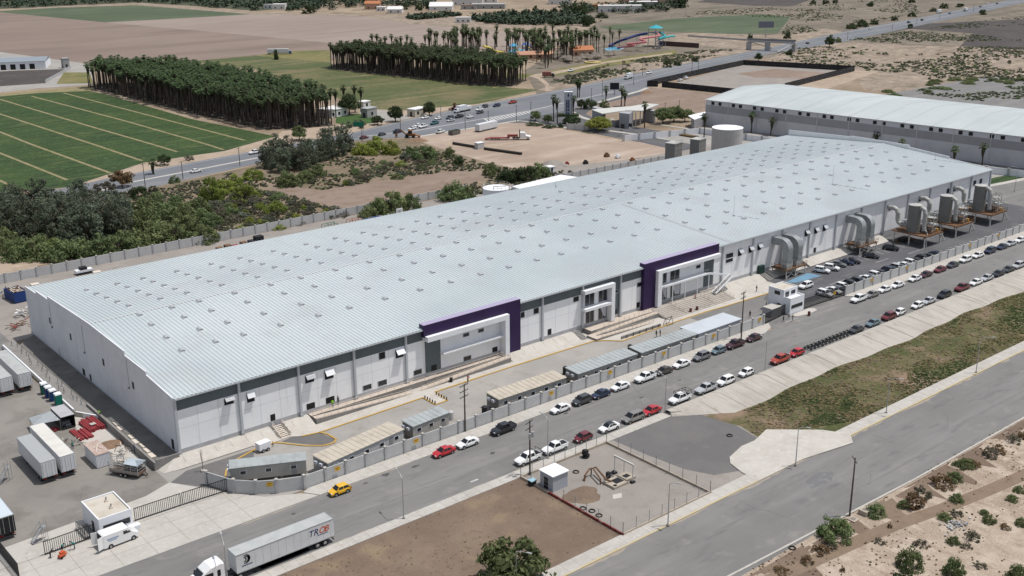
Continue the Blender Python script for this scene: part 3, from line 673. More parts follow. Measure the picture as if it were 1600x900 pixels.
bxs('white_frame', [(119.5, 140.8, YF-1.9, YF-.05, 9.35, 10.45), (139.7, 140.8, YF-1.9, YF-.05, 1.2, 9.35)], m_white)
bxs('canopy_shelf', [(123.7, 139.7, YF-1.35, YF-.02, 5.45, 5.75)], m_white)
bxs('white_frame', [(163.2, 172.8, YF-1.5, YF-.05, 9.65, 10.5), (171.7, 172.8, YF-1.5, YF-.05, 1.3, 9.65)], m_white)
bxs('canopy_shelf', [(163.4, 171.7, YF-1.5, YF-.02, 5.45, 6.1)], m_white)
bxs('white_frame', [(186.8, 209.4, YF-1.9, YF-.05, 9.6, 10.45), (186.8, 188.2, YF-1.9, YF-.05, 1.3, 9.6)], m_white)
bxs('canopy_shelf', [(188.2, 205, YF-1.6, YF-.02, 5.7, 6.15)], m_white)
m_cloth = mat('pale_sheeting', (.50, .51, .54), rough=.8)
for (x0, x1, z0, z1) in ((164.6, 167.4, 6.3, 9.3), (168.9, 171.5, 6.3, 9.3), (164.9, 167.4, 1.4, 5.2), (168.9, 171.5, 1.4, 5.2), (189.4, 191.6, 6.2, 9.2), (193.0, 196.2, 6.2, 9.2), (189.6, 191.9, 1.4, 5.5), (193.2, 196.8, 1.4, 5.5)):
 o = opening('window', x0, x1, z0, z1, m_glass, frame=m_steelgrey)
 b = MB(); b.box((x0+x1)/2-.05, (x0+x1)/2+.05, YF-.06, YF-.03, z0, z1, m_steelgrey)
 if z0 < 2 and x0 > 166: b.add([(x0+.4, YF-.07, z1-.1), (x1-.1, YF-.07, z1-.1), (x1-.3, YF-.07, z0+.8), (x0+1.6, YF-.07, z0+1.2)], [(0, 1, 2, 3)], m_cloth)
 b.v = [tuple(Vector(v)-fac_o) for v in b.v]; b.build('mullion', o)
def gopen(name, y0, y1, z0, z1, m=m_black):
 b = MB(); b.box(XL-.235, XL-.15, y0, y1, z0, z1, m); return fpart(b, name)
for y in (237.7, 224.8, 206.4, 191.4): gopen('window', y-.45, y+.45, 7.65, 9.05)
gopen('door', 233.6, 234.4, 1.3, 3.1, m_steelgrey); gopen('door', 218.6, 220, .9, 2.9); gopen('door', 215, 215.9, .9, 2.9); gopen('door', 174.6, 175.6, 1.2, 3.4)
for y in (236.4, 216.6+.2, 193.4):
 b = MB(); b.box(XL-.5, XL-.2, y-.2, y+.2, 7.1, 7.4, m_skyside); b.cyl((XL-.25, y, 7.3), (XL-.25, y, 13), .03, .03, 5, m_skyside); fpart(b, 'wall_lamp')

def bank(name, label, x0, x1, left_end=False):
 t = MB()
 yb = 169.6
 vs = [(x0, YF-.05, 1.2), (x1, YF-.05, 1.2), (x1, 172.2, 1.2), (x0, 172.2, 1.2), (x1, yb, .13), (x0, yb, .13)]
 t.add(vs, [(3, 2, 1, 0), (5, 4, 2, 3)], m_conc)
 t.add([(x0, YF-.05, 0), (x0, YF-.05, 1.2), (x0, 172.2, 1.2), (x0, yb, .13), (x0, yb, 0)], [(0, 4, 3, 2, 1)], m_conc)
 t.add([(x1, YF-.05, 0), (x1, YF-.05, 1.2), (x1, 172.2, 1.2), (x1, yb, .13), (x1, yb, 0)], [(0, 1, 2, 3, 4)], m_conc)
 if left_end: t.add([(x0, YF-.05, 1.2), (x0, 172.2, 1.2), (x0, yb, .1), (x0-2.8, 170.2, .03), (x0-3.2, YF-.4, .03)], [(0, 4, 3, 2, 1)][:0]+[(1, 2, 3), (0, 1, 3, 4)], m_conc)
 for i in range(int((x1-x0)/3)):
  x = x0+1.5+i*3; t.beam((x, 172.2, 1.21), (x, yb+.1, .145), .06, .02, m_joint)
 o = t.build(name); tag(o, label, 'concrete bank'); return o
bank('concrete_bank', 'sloped concrete bank at the corner of the factory nearest the truck yard', 65.5, 84.2, True)
bank('concrete_bank', 'short sloped concrete bank between steel steps and the first long ramp', 87, 92.3)
bank('concrete_bank', 'jointed pale concrete bank right of the first purple portal', 140.4, 160.3)
bank('concrete_bank', 'sloped concrete bank right of the grand stairs with a man on its kerb', 209.2, 226.5)
bank('concrete_bank', 'concrete bank beside the first blower platform near blue parking bays', 229.5, 244)
bank('concrete_bank', 'concrete bank in front of parked white station wagons', 245.2, 265)
bank('concrete_bank', 'last concrete bank before the three dust collector platforms', 274, 283)
def railing(b, p, q, n, h=1.0, m=m_rail):
 p = Vector(p); q = Vector(q)
 for i in range(n+1):
  c = p+(q-p)*i/n; b.beam(c, c+Vector((0, 0, h)), .06, .06, m)
 for hh in (h, h*.55): b.beam(p+Vector((0, 0, hh)), q+Vector((0, 0, hh)), .055, .055, m)
def ramp(name, label, floors, rails):
 """floors: (x0, x1, y0, y1, za, zb) slabs rising from za at x0 to zb at x1"""
 t = thing(name, label, 'ramp', (floors[0][0], floors[0][2], 0)); o0 = Vector(t.location)
 for (x0, x1, y0, y1, za, zb) in floors:
  b = MB(); vs = [(x0, y0, 0), (x1, y0, 0), (x1, y1, 0), (x0, y1, 0), (x0, y0, za), (x1, y0, zb), (x1, y1, zb), (x0, y1, za)]
  b.add(vs, [(0, 1, 5, 4), (1, 2, 6, 5), (2, 3, 7, 6), (3, 0, 4, 7)], m_conc_dark); b.add(vs[4:], [(0, 1, 2, 3)], m_ramptop)
  b.v = [tuple(Vector(v)-o0) for v in b.v]; b.build('ramp_slab', t)
 for (p, q, n) in rails:
  b = MB(); railing(b, p, q, n); b.v = [tuple(Vector(v)-o0) for v in b.v]; b.build('handrail', t)
 return t
ramp('access_ramp', 'long concrete access ramp left of first purple portal, high end by open doorways', [(92.6, 114.6, 170.0, 171.5, 1.2, .15), (92.6, 119.0, 171.7, 173.1, 1.2, 1.2)],
 [((92.8, 170.1, 1.2), (114.4, 170.1, .15), 14), ((92.8, 171.6, 1.2), (118.6, 171.6, 1.2), 14)])
ramp('access_ramp', 'concrete access ramp under the first purple portal, high end by its white leg', [(116.5, 140.0, 169.9, 171.4, .15, 1.2), (119.0, 140.0, 171.6, 173.1, 1.2, 1.2)],
 [((116.7, 170.0, .15), (139.9, 170.0, 1.2), 15), ((119.6, 171.5, 1.2), (139.2, 171.5, 1.2), 12)])
ramp('access_ramp', 'double concrete ramp turning back on itself before the glazed white entrance', [(164, 181, 166.9, 168.3, .62, .14), (164, 184.6, 168.6, 170.1, .62, 1.2), (162.4, 164, 166.9, 170.1, .62, .62), (164, 185, 170.3, 173.1, 1.2, 1.2)],
 [((164.2, 166.95, .62), (180.8, 166.95, .14), 12), ((164.2, 168.7, .62), (184.4, 168.7, 1.2), 14), ((168, 170.3, 1.2), (184.4, 170.3, 1.2), 10)])
t = thing('grand_stairs', 'wide pale concrete stairs in front of the second purple portal', 'stairs', (185, 165.6, 0)); o0 = Vector(t.location)
b = MB()
for i in range(8):
 y0 = 165.7+i*.68; z1 = .13+(i+1)*.134; b.box(184.9, 209.0, y0, y0+.68 if i < 7 else YF-.06, 0, z1, m_concramp)
b.v = [tuple(Vector(v)-o0) for v in b.v]; b.build('steps', t)
b = MB(); b.add([(184.9-.3, 165.6, 0), (184.9-.3, 171.2, 0), (184.9-.3, 171.2, 1.35), (184.9, 165.6, 0), (184.9, 171.2, 0), (184.9, 171.2, 1.35)], [(0, 2, 1), (3, 4, 5), (0, 3, 5, 2), (1, 2, 5, 4)], m_conc_dark)
b.v = [tuple(Vector(v)-o0) for v in b.v]; b.build('side_wall', t)
for x in (191.5, 202, 208.6):
 b = MB(); railing(b, (x, 165.9, .2), (x, 171.0, 1.2), 4); b.v = [tuple(Vector(v)-o0) for v in b.v]; b.build('handrail', t)
t = thing('external_stair', 'white steel stair and gallery rail in front of the second purple portal', 'stair', (205, 171, 0)); o0 = Vector(t.location)
b = MB()
b.beam((189, 171.3, 6.1), (205.2, 171.3, 6.1), .2, .45, m_white); b.beam((205.2, 171.3, 6.1), (213.3, 171.6, 4.0), .25, .5, m_white)
b.v = [tuple(Vector(v)-o0) for v in b.v]; b.build('gallery_beam', t)
b = MB()
for yy in (170.2, 171.4): b.beam((213.2, yy, 4.0), (205.6, yy-1.0, 1.25), .16, .4, m_white)
for i in range(12):
 q = i/11; b.box(213.0-7.4*q-.25, 213.0-7.4*q+.25, 170.2-1.0*q, 171.4-1.0*q, 3.9-2.7*q, 3.98-2.7*q, m_conc_dark)
b.v = [tuple(Vector(v)-o0) for v in b.v]; b.build('flight', t)
b = MB()
for x in (192, 196.5, 201, 205.2): b.beam((x, 171.3, 1.2), (x, 171.3, 6.0), .16, .16, m_white)
for i in range(28): b.beam((189+i*.58, 171.3, 6.3), (189+i*.58, 171.3, 7.2), .03, .03, m_galv)
b.beam((189, 171.3, 7.2), (205.2, 171.3, 7.2), .06, .06, m_galv)
b.v = [tuple(Vector(v)-o0) for v in b.v]; b.build('posts', t)
def steps(label, x0, x1, m=m_conc_dark):
 b = MB()
 for i in range(7): b.box(x0, x1, 169.3+i*.5, 169.3+(i+1)*.5 if i < 6 else YF-.06, 0, .15+i*.175, m)
 o = b.build('bank_steps'); tag(o, label, 'steps'); return o
steps('narrow concrete steps between the jointed bank and the double ramp', 160.5, 162.2)
steps('narrow concrete steps under the dark green door porch', 226.9, 229.1)
steps('concrete steps beside the parked white station wagons and the wall door', 265.2, 266.6)
t = thing('timber_steps', 'rough timber steps up the bank to the corner factory door', 'steps', (85.6, 169, 0)); o0 = Vector(t.location)
b = MB()
for x in (84.7, 86.5): b.beam((x, 168.9, .15), (x, 172.4, 1.35), .1, .25, m_rail)
for i in range(8): b.box(84.6, 86.6, 168.8+i*.46, 169.1+i*.46, .12+i*.155, .2+i*.155, m_rail)
b.v = [tuple(Vector(v)-o0) for v in b.v]; b.build('flight', t)
b = MB()
for x in (84.6, 86.6): railing(b, (x, 169, .2), (x, 172.3, 1.3), 3, 1.0)
b.v = [tuple(Vector(v)-o0) for v in b.v]; b.build('handrail', t)
b = MB(); b.box(167.6, 180.4, 164.1, 164.4, .05, .75, m_conc_dark); tag(b.build('low_wall'), 'low grey kerb wall with bollards below the double ramp', 'low wall')

t = thing('loading_dock', 'raised shaded concrete dock apron along the factory gable wall', 'dock', (62.3, 173, 0)); o0 = Vector(t.location)
b = MB()
b.add([(62.3, 172.4, 1.0), (XL-.27, 172.4, 1.25), (XL-.27, 251.5, 1.25), (62.3, 247.5, 1.0)], [(0, 1, 2, 3)], mat('dock_grey', A(126, 123, 118), [(.4, A(110, 107, 102), .45, .7, 6), (.15, A(140, 136, 130), .5, .72)], rough=.9))
b.add([(62.3, 172.4, 0), (62.3, 172.4, 1.0), (62.3, 247.5, 1.0), (62.3, 247.5, 0)], [(0, 1, 2, 3)], m_conc_dark)
b.add([(62.3, 172.4, 0), (XL-.27, 172.4, 0), (XL-.27, 172.4, 1.25), (62.3, 172.4, 1.0)], [(0, 1, 2, 3)], m_conc_dark)
b.v = [tuple(Vector(v)-o0) for v in b.v]; b.build('apron', t)
b = MB(); b.box(62.3, XL-.4, 172.1, 172.4, 0, 1.9, m_conc_dark); b.box(61.9, 62.3, 172.1, 205, .0, 1.5, m_conc_dark)
b.v = [tuple(Vector(v)-o0) for v in b.v]; b.build('retaining_wall', t)
b = MB()
for i in range(9): b.box(62.6+.2*(i % 3), 63.5, 175+i*2.4, 177+i*2.4, 1.08, 1.2, m_rail)
b.v = [tuple(Vector(v)-o0) for v in b.v]; o = b.build('formwork_boards'); o.location = t.location; tag(o, 'row of weathered formwork boards lying on the dock apron', 'boards')
slab('dock_platform', [(59.6, 251), (59.2, 203.5), (62.28, 198.5), (62.28, 251)], -.05, .95, m_conc, m_conc_dark)
b = MB(); b.box(59.3, 59.58, 205, 250, 0, 1.02, m_white, m_white); b.box(59.24, 59.3, 205, 250, .02, .16, m_yellow)
tag(b.build('dock_edge_wall'), 'low white edge wall with yellow foot along the truck yard', 'low wall')
b = MB(); b.beam((59.4, 203.6, .5), (62.2, 198.6, .5), .3, 1.0, m_white); tag(b.build('dock_edge_wall'), 'short angled white edge wall above the red steel stacks', 'low wall')
post_me = None
for i in range(22):
 y = 206+i*2.0+RND.uniform(-.5, .5); x = 61+RND.uniform(-.6, .7)
 if post_me is None:
  b = MB(); b.cyl((0, 0, .95), (0, 0, 2.1), .07, .05, 6, m_skyside); b.box(-.2, .2, -.2, .2, .95, 1.0, m_skyside); b.beam((-.12, 0, 1.5), (.2, .1, 1.75), .08, .08, m_rust); post_me = b.mesh('shoring_prop')
 o = link('shoring_prop', post_me, None, (x, y, 0), RND.uniform(0, 6)); tag(o, 'short steel prop standing on the raised dock platform strip', 'prop', 'steel props along the dock platform')
# ================================================================ vehicles
m_tyre = mat('tyre_rubber', (.014, .014, .015), rough=.85)
m_rim = mat('wheel_rim', (.42, .43, .44), rough=.35, metal=.7)
m_carglass = mat('car_glass', (.010, .012, .015), rough=.06, spec=.7)
m_trim = mat('black_trim', (.018, .018, .02), rough=.6)
m_head = mat('headlight_lens', (.60, .62, .64), rough=.15)
m_tail = mat('tail_light_lens', (.30, .015, .012), rough=.25)
PAINT = {'white': (.74, .74, .73), 'silver': (.42, .43, .44), 'grey': (.15, .155, .16), 'dark grey': (.045, .047, .05), 'black': (.014, .014, .016), 'navy': (.016, .026, .06),
  'red': (.42, .016, .022), 'maroon': (.13, .014, .02), 'dark maroon': (.05, .010, .014), 'yellow': (.72, .40, .012), 'brown': (.055, .043, .035), 'blue grey': (.12, .17, .20), 'taupe': (.20, .19, .175),
  'orange red': (.34, .045, .022), 'teal': (.03, .11, .12), 'blue': (.03, .10, .24), 'cream': (.55, .52, .45), 'green': (.03, .16, .06)}
def paint(c):
 return mat('paint_'+c.replace(' ', '_'), PAINT[c], rough=.28, coord='O', spec=.5, coat=.6)
CT = {'sedan': (4.5, 1.75, 1.45, .22, .86, .95, .98, .95, .25, -.95, -1.62), 'hatch': (3.85, 1.68, 1.5, .22, .90, .97, .97, .95, .35, -1.25, -1.78), 'suv': (4.5, 1.82, 1.72, .28, 1.02, 1.10, 1.10, 1.05, .45, -1.55, -2.1),
 'minivan': (4.9, 1.9, 1.75, .26, 1.0, 1.08, 1.08, 1.35, .55, -1.95, -2.35), 'pickup': (5.3, 1.85, 1.78, .34, 1.08, 1.14, 1.06, .95, .45, -.75, -.95), 'crew_pickup': (5.3, 1.85, 1.8, .34, 1.08, 1.14, 1.06, 1.1, .6, -1.0, -1.15)}
_cm = {}
def car_meshes(ty):
 if ty in _cm: return _cm[ty]
 L, W, H, zb, zbon, zbelt, zboot, xa, xb, xc, xd = CT[ty]
 hw = W/2; hl = L/2
 def body(col, roofcol=None):
  b = MB(); p = paint(col); rp = paint(roofcol) if roofcol else p
  def sec(x, w, z0, zt, sh=.9):
   return [(x, -w*.84, z0), (x, w*.84, z0), (x, w, z0+.18), (x, w*1.0, z0+(zt-z0)*.62), (x, w*sh, zt), (x, -w*sh, zt), (x, -w*1.0, z0+(zt-z0)*.62), (x, -w, z0+.18)]
  bed = ty in ('pickup', 'crew_pickup')
  zr = zboot
  xs = [(-hl, hw*.84, zb+.12, zr-.12), (-hl+.10, hw*.94, zb+.04, zr-.02), (-hl+.5, hw, zb, zr), (xd, hw, zb, zr if bed else max(zr, zbelt)), (xd+.3, hw, zb, zbelt), (xa-.2, hw, zb, zbelt), (xa+.05, hw, zb, zbon+.03), (hl-.7, hw*.97, zb, zbon-.05), (hl-.22, hw*.9, zb, zbon-.18), (hl-.04, hw*.78, zb+.06, zbon-.34), (hl, hw*.70, zb+.12, zbon-.45)]
  b.loft([sec(*q) for q in xs], p)
  wb, wr = hw*.90, hw*.74
  zt = H; c0 = [(xd, -wb, zbelt-.03), (xd, wb, zbelt-.03), (xc, wr, zt-.03), (xc, -wr, zt-.03)]
  c1 = [(xa, -wb, zbelt-.06), (xa, wb, zbelt-.06), (xb, wr, zt-.03), (xb, -wr, zt-.03)]
  b.add(c0+c1, [(0, 3, 2, 1)[::1], (4, 5, 6, 7), (1, 2, 6, 5)[::-1][::-1], (0, 4, 7, 3)], p)
  mx = (xb+xc)/2
  b.loft([[(xc-.02, -wr*.97, zt-.04), (xc-.02, wr*.97, zt-.04), (xc-.02, wr*.8, zt-.005), (xc-.02, -wr*.8, zt-.005)], [(mx, -wr*1.0, zt-.03), (mx, wr*1.0, zt-.03), (mx, wr*.8, zt+.035), (mx, -wr*.8, zt+.035)], [(xb+.02, -wr*.97, zt-.04), (xb+.02, wr*.97, zt-.04), (xb+.02, wr*.8, zt-.005), (xb+.02, -wr*.8, zt-.005)]], rp)
  for x in (hl-.85, -hl+.88):
   for s in (-1, 1): b.cyl((x, s*(hw-.12), .36), (x, s*(hw+.012), .36), .40, .40, 12, m_trim)
  b.box(-hl+1.3, hl-1.3, -hw-.008, hw+.008, zb-.04, zb+.10, m_trim)
  b.box(hl-.06, hl+.015, -hw*.5, hw*.5, zb+.16, zb+.38, m_trim)
  b.box(-hl-.012, -hl+.05, -hw*.6, hw*.6, zb+.14, zb+.28, m_trim)
  for s in (-1, 1): b.box(xa-.35, xa-.15, s*(hw-.02), s*(hw+.16), zbelt-.02, zbelt+.13, p)
  if bed:
   b.box(-hl+.12, xd-.05, -hw*.80, hw*.80, zr-.03, zr+.006, m_trim)
   for s in (-1, 1): b.box(-hl+.03, xd, s*hw*.80, s*hw*.97, zr-.1, zr+.14, p)
   b.box(-hl+.01, -hl+.10, -hw*.9, hw*.9, zr-.15, zr+.14, p)
  return b
 wb, wr = hw*.90, hw*.74
 def lerp(a, c, t): return tuple(a[i]+(c[i]-a[i])*t for i in range(3))
 def pane(a, b_, c, d, u0, u1, v0, v1, off):
  f = lambda u, v: lerp(lerp(a, b_, u), lerp(d, c, u), v)
  q = [Vector(f(u0, v0)), Vector(f(u1, v0)), Vector(f(u1, v1)), Vector(f(u0, v1))]
  n = (q[1]-q[0]).cross(q[3]-q[0]).normalized()*off
  mb = MB(); mb.add([v+n for v in q]+[v-n*.5 for v in q], [(0, 1, 2, 3), (0, 4, 5, 1), (1, 5, 6, 2), (2, 6, 7, 3), (3, 7, 4, 0)], m_carglass); return mb
 zt = H-.03
 ws = pane((xa, -wb, zbelt-.03), (xa, wb, zbelt-.03), (xb, wr, zt), (xb, -wr, zt), .05, .95, .06, .95, .014)
 rw = pane((xd, wb, zbelt), (xd, -wb, zbelt), (xc, -wr, zt), (xc, wr, zt), .07, .93, .12, .92, .014)
 sw = []
 for s in (-1, 1):
  f0 = (xa-.12, s*wb, zbelt); r0 = (xd+.12, s*wb, zbelt); f1 = (xb-.08, s*wr, zt-.05); r1 = (xc+.08, s*wr, zt-.05)
  mb = MB()
  for u0, u1 in ((.03, .46), (.51, .97)) if ty != 'pickup' else ((.05, .95),):
   if s < 0: pm = pane(r0, f0, f1, r1, 1-u1, 1-u0, .06, .98, .016)
   else: pm = pane(f0, r0, r1, f1, u0, u1, .06, .98, .016)
   mb.add(pm.v, pm.f, m_carglass)
  sw.append(mb.mesh('side_window'))
 wm = MB(); wm.cyl((0, -.1, 0), (0, .1, 0), .33, .33, 14, m_tyre); wm.cyl((0, -.112, 0), (0, .112, 0), .2, .2, 10, m_rim)
 hm = MB(); hm.box(-.16, .03, -.16, .16, -.07, .07, m_head)
 tm = MB(); tm.box(-.02, .1, -.12, .12, -.11, .11, m_tail)
 lite = MB()
 for q in (ws, rw): lite.add(q.v, q.f, m_carglass)
 for q in sw: lite.add([v.co for v in q.vertices], [tuple(p.vertices) for p in q.polygons], m_carglass)
 whl = wm.mesh('wheel')
 _cm[ty] = dict(body=body, ws=ws.mesh('windscreen'), rw=rw.mesh('rear_window'), sw=sw, wheel=whl, head=hm.mesh('headlight'), tail=tm.mesh('tail_light'), lite=lite.mesh('windows'), cache={})
 return _cm[ty]
def make_car(ty, col, label, cat, x, y, rz, group, detail=2, roofcol=None, name=None, z=.012):
 M = car_meshes(ty); L, W = CT[ty][:2]; zbon, zboot = CT[ty][4], CT[ty][6]
 nm = name or {'pickup': 'pickup_truck', 'crew_pickup': 'pickup_truck'}.get(ty, 'parked_car')
 t = thing(nm, label, cat, (x, y, z), rz, group)
 k = (col, roofcol)
 if k not in M['cache']: M['cache'][k] = M['body'](col, roofcol).mesh('body')
 link('body', M['cache'][k], t)
 if detail >= 2:
  link('windscreen', M['ws'], t); link('rear_window', M['rw'], t)
  for q in M['sw']: link('side_window', q, t)
  for s in (-1, 1):
   link('headlight', M['head'], t, (L/2-.07, s*W*.31, zbon-.27)); link('tail_light', M['tail'], t, (-L/2+.02, s*W*.40, zboot-.2))
 else: link('windows', M['lite'], t)
 if detail >= 1:
  for xx in (L/2-.85, -L/2+.88):
   for s in (-1, 1): link('wheel', M['wheel'], t, (xx, s*(W/2-.09), .33))
 else:
  pass
 return t
CATS = {'sedan': 'car', 'hatch': 'car', 'suv': 'car', 'minivan': 'car', 'pickup': 'pickup', 'crew_pickup': 'pickup'}
WORD = {'sedan': 'sedan', 'hatch': 'hatchback', 'suv': 'sport utility', 'minivan': 'minivan', 'pickup': 'pickup', 'crew_pickup': 'crew cab pickup'}
LEFT = [(530, 764, 'hatch', 'yellow'), (692, 704, 'sedan', 'red'), (729, 690, 'sedan', 'white'), (785, 669, 'crew_pickup', 'black'), (873, 636, 'sedan', 'white'), (905, 623, 'suv', 'dark grey'), (935, 613, 'sedan', 'navy'), (968, 602, 'sedan', 'white'), (1005, 588, 'pickup', 'white'), (1036, 578, 'sedan', 'brown'), (1068, 569, 'sedan', 'white'), (1095, 556, 'suv', 'grey'), (1121, 546, 'hatch', 'blue grey'), (1147, 537, 'pickup', 'dark maroon'), (1179, 527, 'sedan', 'dark maroon'),
  (1341, 466, 'crew_pickup', 'white'), (1362, 459, 'sedan', 'taupe'), (1382, 451, 'sedan', 'white'), (1401, 444, 'sedan', 'white'), (1429, 434, 'sedan', 'white'), (1447, 428, 'sedan', 'dark maroon'), (1469, 420, 'sedan', 'maroon'), (1489, 413, 'sedan', 'dark grey'), (1509, 405, 'suv', 'white'), (1528, 398, 'sedan', 'white'), (1547, 391, 'suv', 'navy'), (1568, 385, 'sedan', 'navy'), (1581, 380, 'sedan', 'silver'), (1595, 374, 'sedan', 'white')]
RIGHT = [(824, 715, 'crew_pickup', 'white'), (867, 699, 'pickup', 'white'), (912, 683, 'hatch', 'maroon'), (953, 667, 'sedan', 'white'), (988, 651, 'minivan', 'taupe'), (1019, 641, 'sedan', 'red'), (1062, 622, 'crew_pickup', 'white'), (1101, 606, 'pickup', 'silver'), (1135, 595, 'suv', 'white'), (1168, 582, 'hatch', 'white'), (1222, 562, 'crew_pickup', 'orange red'), (1247, 551, 'hatch', 'red'), (1343, 515, 'sedan', 'dark grey'), (1365, 504, 'sedan', 'blue grey'), (1389, 494, 'suv', 'maroon'), (1408, 488, 'hatch', 'white'), (1436, 477, 'hatch', 'white'), (1454, 470, 'sedan', 'silver'), (1479, 461, 'suv', 'black'), (1504, 449, 'pickup', 'maroon'), (1524, 440, 'sedan', 'white'), (1545, 434, 'sedan', 'silver'), (1562, 427, 'sedan', 'black'), (1581, 421, 'sedan', 'dark grey'), (1595, 415, 'suv', 'silver')]
def row(lst, y, side, group):
 for i, (px, py, ty, col) in enumerate(lst):
  x = gp(px, py, .75)[0]
  d = col+' '+WORD[ty]
  pr = lst[i-1] if i else None; nx = lst[i+1] if i+1 < len(lst) else None
  s_ = lambda q: q[3]+' '+WORD[q[2]].replace('sport utility', 'SUV').replace('crew cab ', '')
  d = d.replace('sport utility', 'SUV')
  if pr and nx: lab = f"{d} parked {side}, between {s_(pr)} and {s_(nx)}"
  elif nx: lab = f"{d} parked alone at the near end {side}"
  else: lab = f"{d} parked {side}, far end of the row"
  if i == 0 and side.startswith('by the verge'): lab = 'white crew cab pickup parked beside the wooden utility pole and pump yard'
  rc = None
  if (px, py) == (953, 667): rc = 'black'; lab = 'white sedan with black roof parked behind the maroon hatchback'
  det = 2 if px < 1270 else 1
  t = make_car(ty, col, lab, CATS[ty], x, y+RND.uniform(-.12, .12), PI+RND.uniform(-.015, .015), group, det, rc)
  if (px, py) == (1062, 622):
   t['label'] = 'white crew cab pickup with black cargo rack parked behind the red sedan'
   b = MB()
   for s in (-1, 1):
    for xx in (-2.5, -1.5, -.4, .9): b.beam((xx, s*.8, 1.1 if xx < -1 else 1.7), (xx, s*.8, 2.1), .06, .06, m_trim)
    b.beam((-2.5, s*.8, 2.1), (.9, s*.8, 2.1), .07, .07, m_trim)
    b.beam((-2.5, s*.8, 1.6), (-1.2, s*.8, 1.6), .05, .05, m_trim)
   for xx in (-2.5, -1.5, -.4, .9): b.beam((xx, -.8, 2.1), (xx, .8, 2.1), .06, .06, m_trim)
   b.build('cargo_rack', t)
  if (px, py) == (824, 715):
   b = MB()
   for xx in (-1.3, -2.4):
    for s in (-1, 1): b.beam((xx, s*.8, 1.1), (xx, s*.8, 1.9), .06, .06, m_trim)
    b.beam((xx, -.8, 1.9), (xx, .8, 1.9), .06, .06, m_trim)
   b.build('cargo_rack', t)
row(LEFT, 144.7, 'by the factory wall', 'cars parked by the factory wall')
row(RIGHT, 132.75, 'by the verge kerb', 'cars parked by the verge kerb')
IN1 = [(1284, 422, 'suv', 'white'), (1299, 418, 'suv', 'white'), (1310, 412, 'sedan', 'grey'), (1322, 409, 'sedan', 'navy'), (1332, 407, 'sedan', 'black'), (1361, 399, 'sedan', 'black'), (1392, 387, 'suv', 'black')]
names1 = ['white station wagon nosed out of the bay next to blue accessible paint', 'second white station wagon from the blue accessible paint', 'grey sedan in the bays beside the second white station wagon', 'navy sedan between grey sedan and black sedan inside the fence', 'black sedan at the end of the bays next to the navy sedan', 'black sedan parked alone under the second blower platform', 'black SUV parked alone beside the first dust collector platform']
for (px, py, ty, col), lab in zip(IN1, names1):
 x, y = gp(px, py, .7); make_car(ty, col, lab, 'car', x, y, -PI/2+.33, 'cars parked inside the factory fence', 2 if px < 1300 else 1, z=.024)
x, y = gp(1259, 446, .7); make_car('suv', 'white', 'white SUV driving past the white two storey gatehouse inside the fence', 'car', x, y, PI, None, 2, z=.024)
IN2 = ['white', 'white', 'white', 'black', 'dark grey', 'white', 'white', 'black', 'navy', 'silver', 'white', 'white', 'dark grey', 'black', 'black', 'navy']
px2 = [(1290, 455), (1304, 450), (1319, 445), (1332, 441), (1345, 437), (1357, 432), (1370, 427), (1381, 424), (1393, 420), (1404, 415), (1415, 411), (1426, 408), (1437, 405), (1447, 402), (1456, 398), (1466, 394)]
seen_c = {}
ordw = ['first', 'second', 'third', 'fourth', 'fifth', 'sixth', 'seventh', 'eighth']
for (px, py), col in zip(px2, IN2):
 x, y = gp(px, py, 1.3); k = seen_c.get(col, 0); seen_c[col] = k+1
 make_car('sedan' if k % 2 else 'suv', col, f"{col} car behind the parking fence, {ordw[k]} {col} roof counted from the gate", 'car', x, 152.6, -PI/2+RND.uniform(-.03, .03), 'cars nosed against the parking fence', 1, z=.024)

def moto_meshes():
 b = MB()
 b.tube([(-.75, 0, .75), (-.3, 0, .80), (.1, 0, .88), (.45, 0, .95)], [.10, .14, .17, .08], 8, m_trim)
 b.box(-.25, .3, -.16, .16, .28, .62, mat('engine_dark', (.06, .06, .062), rough=.5, metal=.5))
 b.beam((.45, 0, .98), (.70, 0, .32), .07, .14, m_galv); b.beam((-.3, 0, .5), (-.68, 0, .32), .08, .16, m_trim)
 b.tube([(.1, 0, .92), (.3, 0, .98)], [.17, .12], 8, m_trim)
 h = MB(); h.beam((.42, -.38, 1.08), (.42, .38, 1.08), .04, .04, m_trim); h.box(.45, .62, -.1, .1, .88, 1.06, m_head)
 w = MB(); w.cyl((0, -.06, 0), (0, .06, 0), .32, .32, 12, m_tyre); w.cyl((0, -.065, 0), (0, .065, 0), .17, .17, 8, m_skyside)
 s = MB(); s.box(-.8, -.1, -.13, .13, .78, .9, m_trim)
 return b.mesh('frame'), h.mesh('handlebar'), w.mesh('wheel'), s.mesh('seat')
mm_ = moto_meshes()
for i in range(12):
 q = i/11; x, y = gp(1268+q*60, 545-q*25, .5)
 t = thing('motorcycle', 'dark motorcycle standing in the tight kerb row between red hatchback and grey sedan', 'motorcycle', (x, 133.1+RND.uniform(-.15, .15), .012), PI/2+RND.uniform(-.15, .15)+.35, 'motorcycles in a row by the kerb')
 link('frame', mm_[0], t); link('handlebar', mm_[1], t); link('seat', mm_[3], t)
 link('wheel', mm_[2], t, (.72, 0, .32)); link('wheel', mm_[2], t, (-.68, 0, .32))

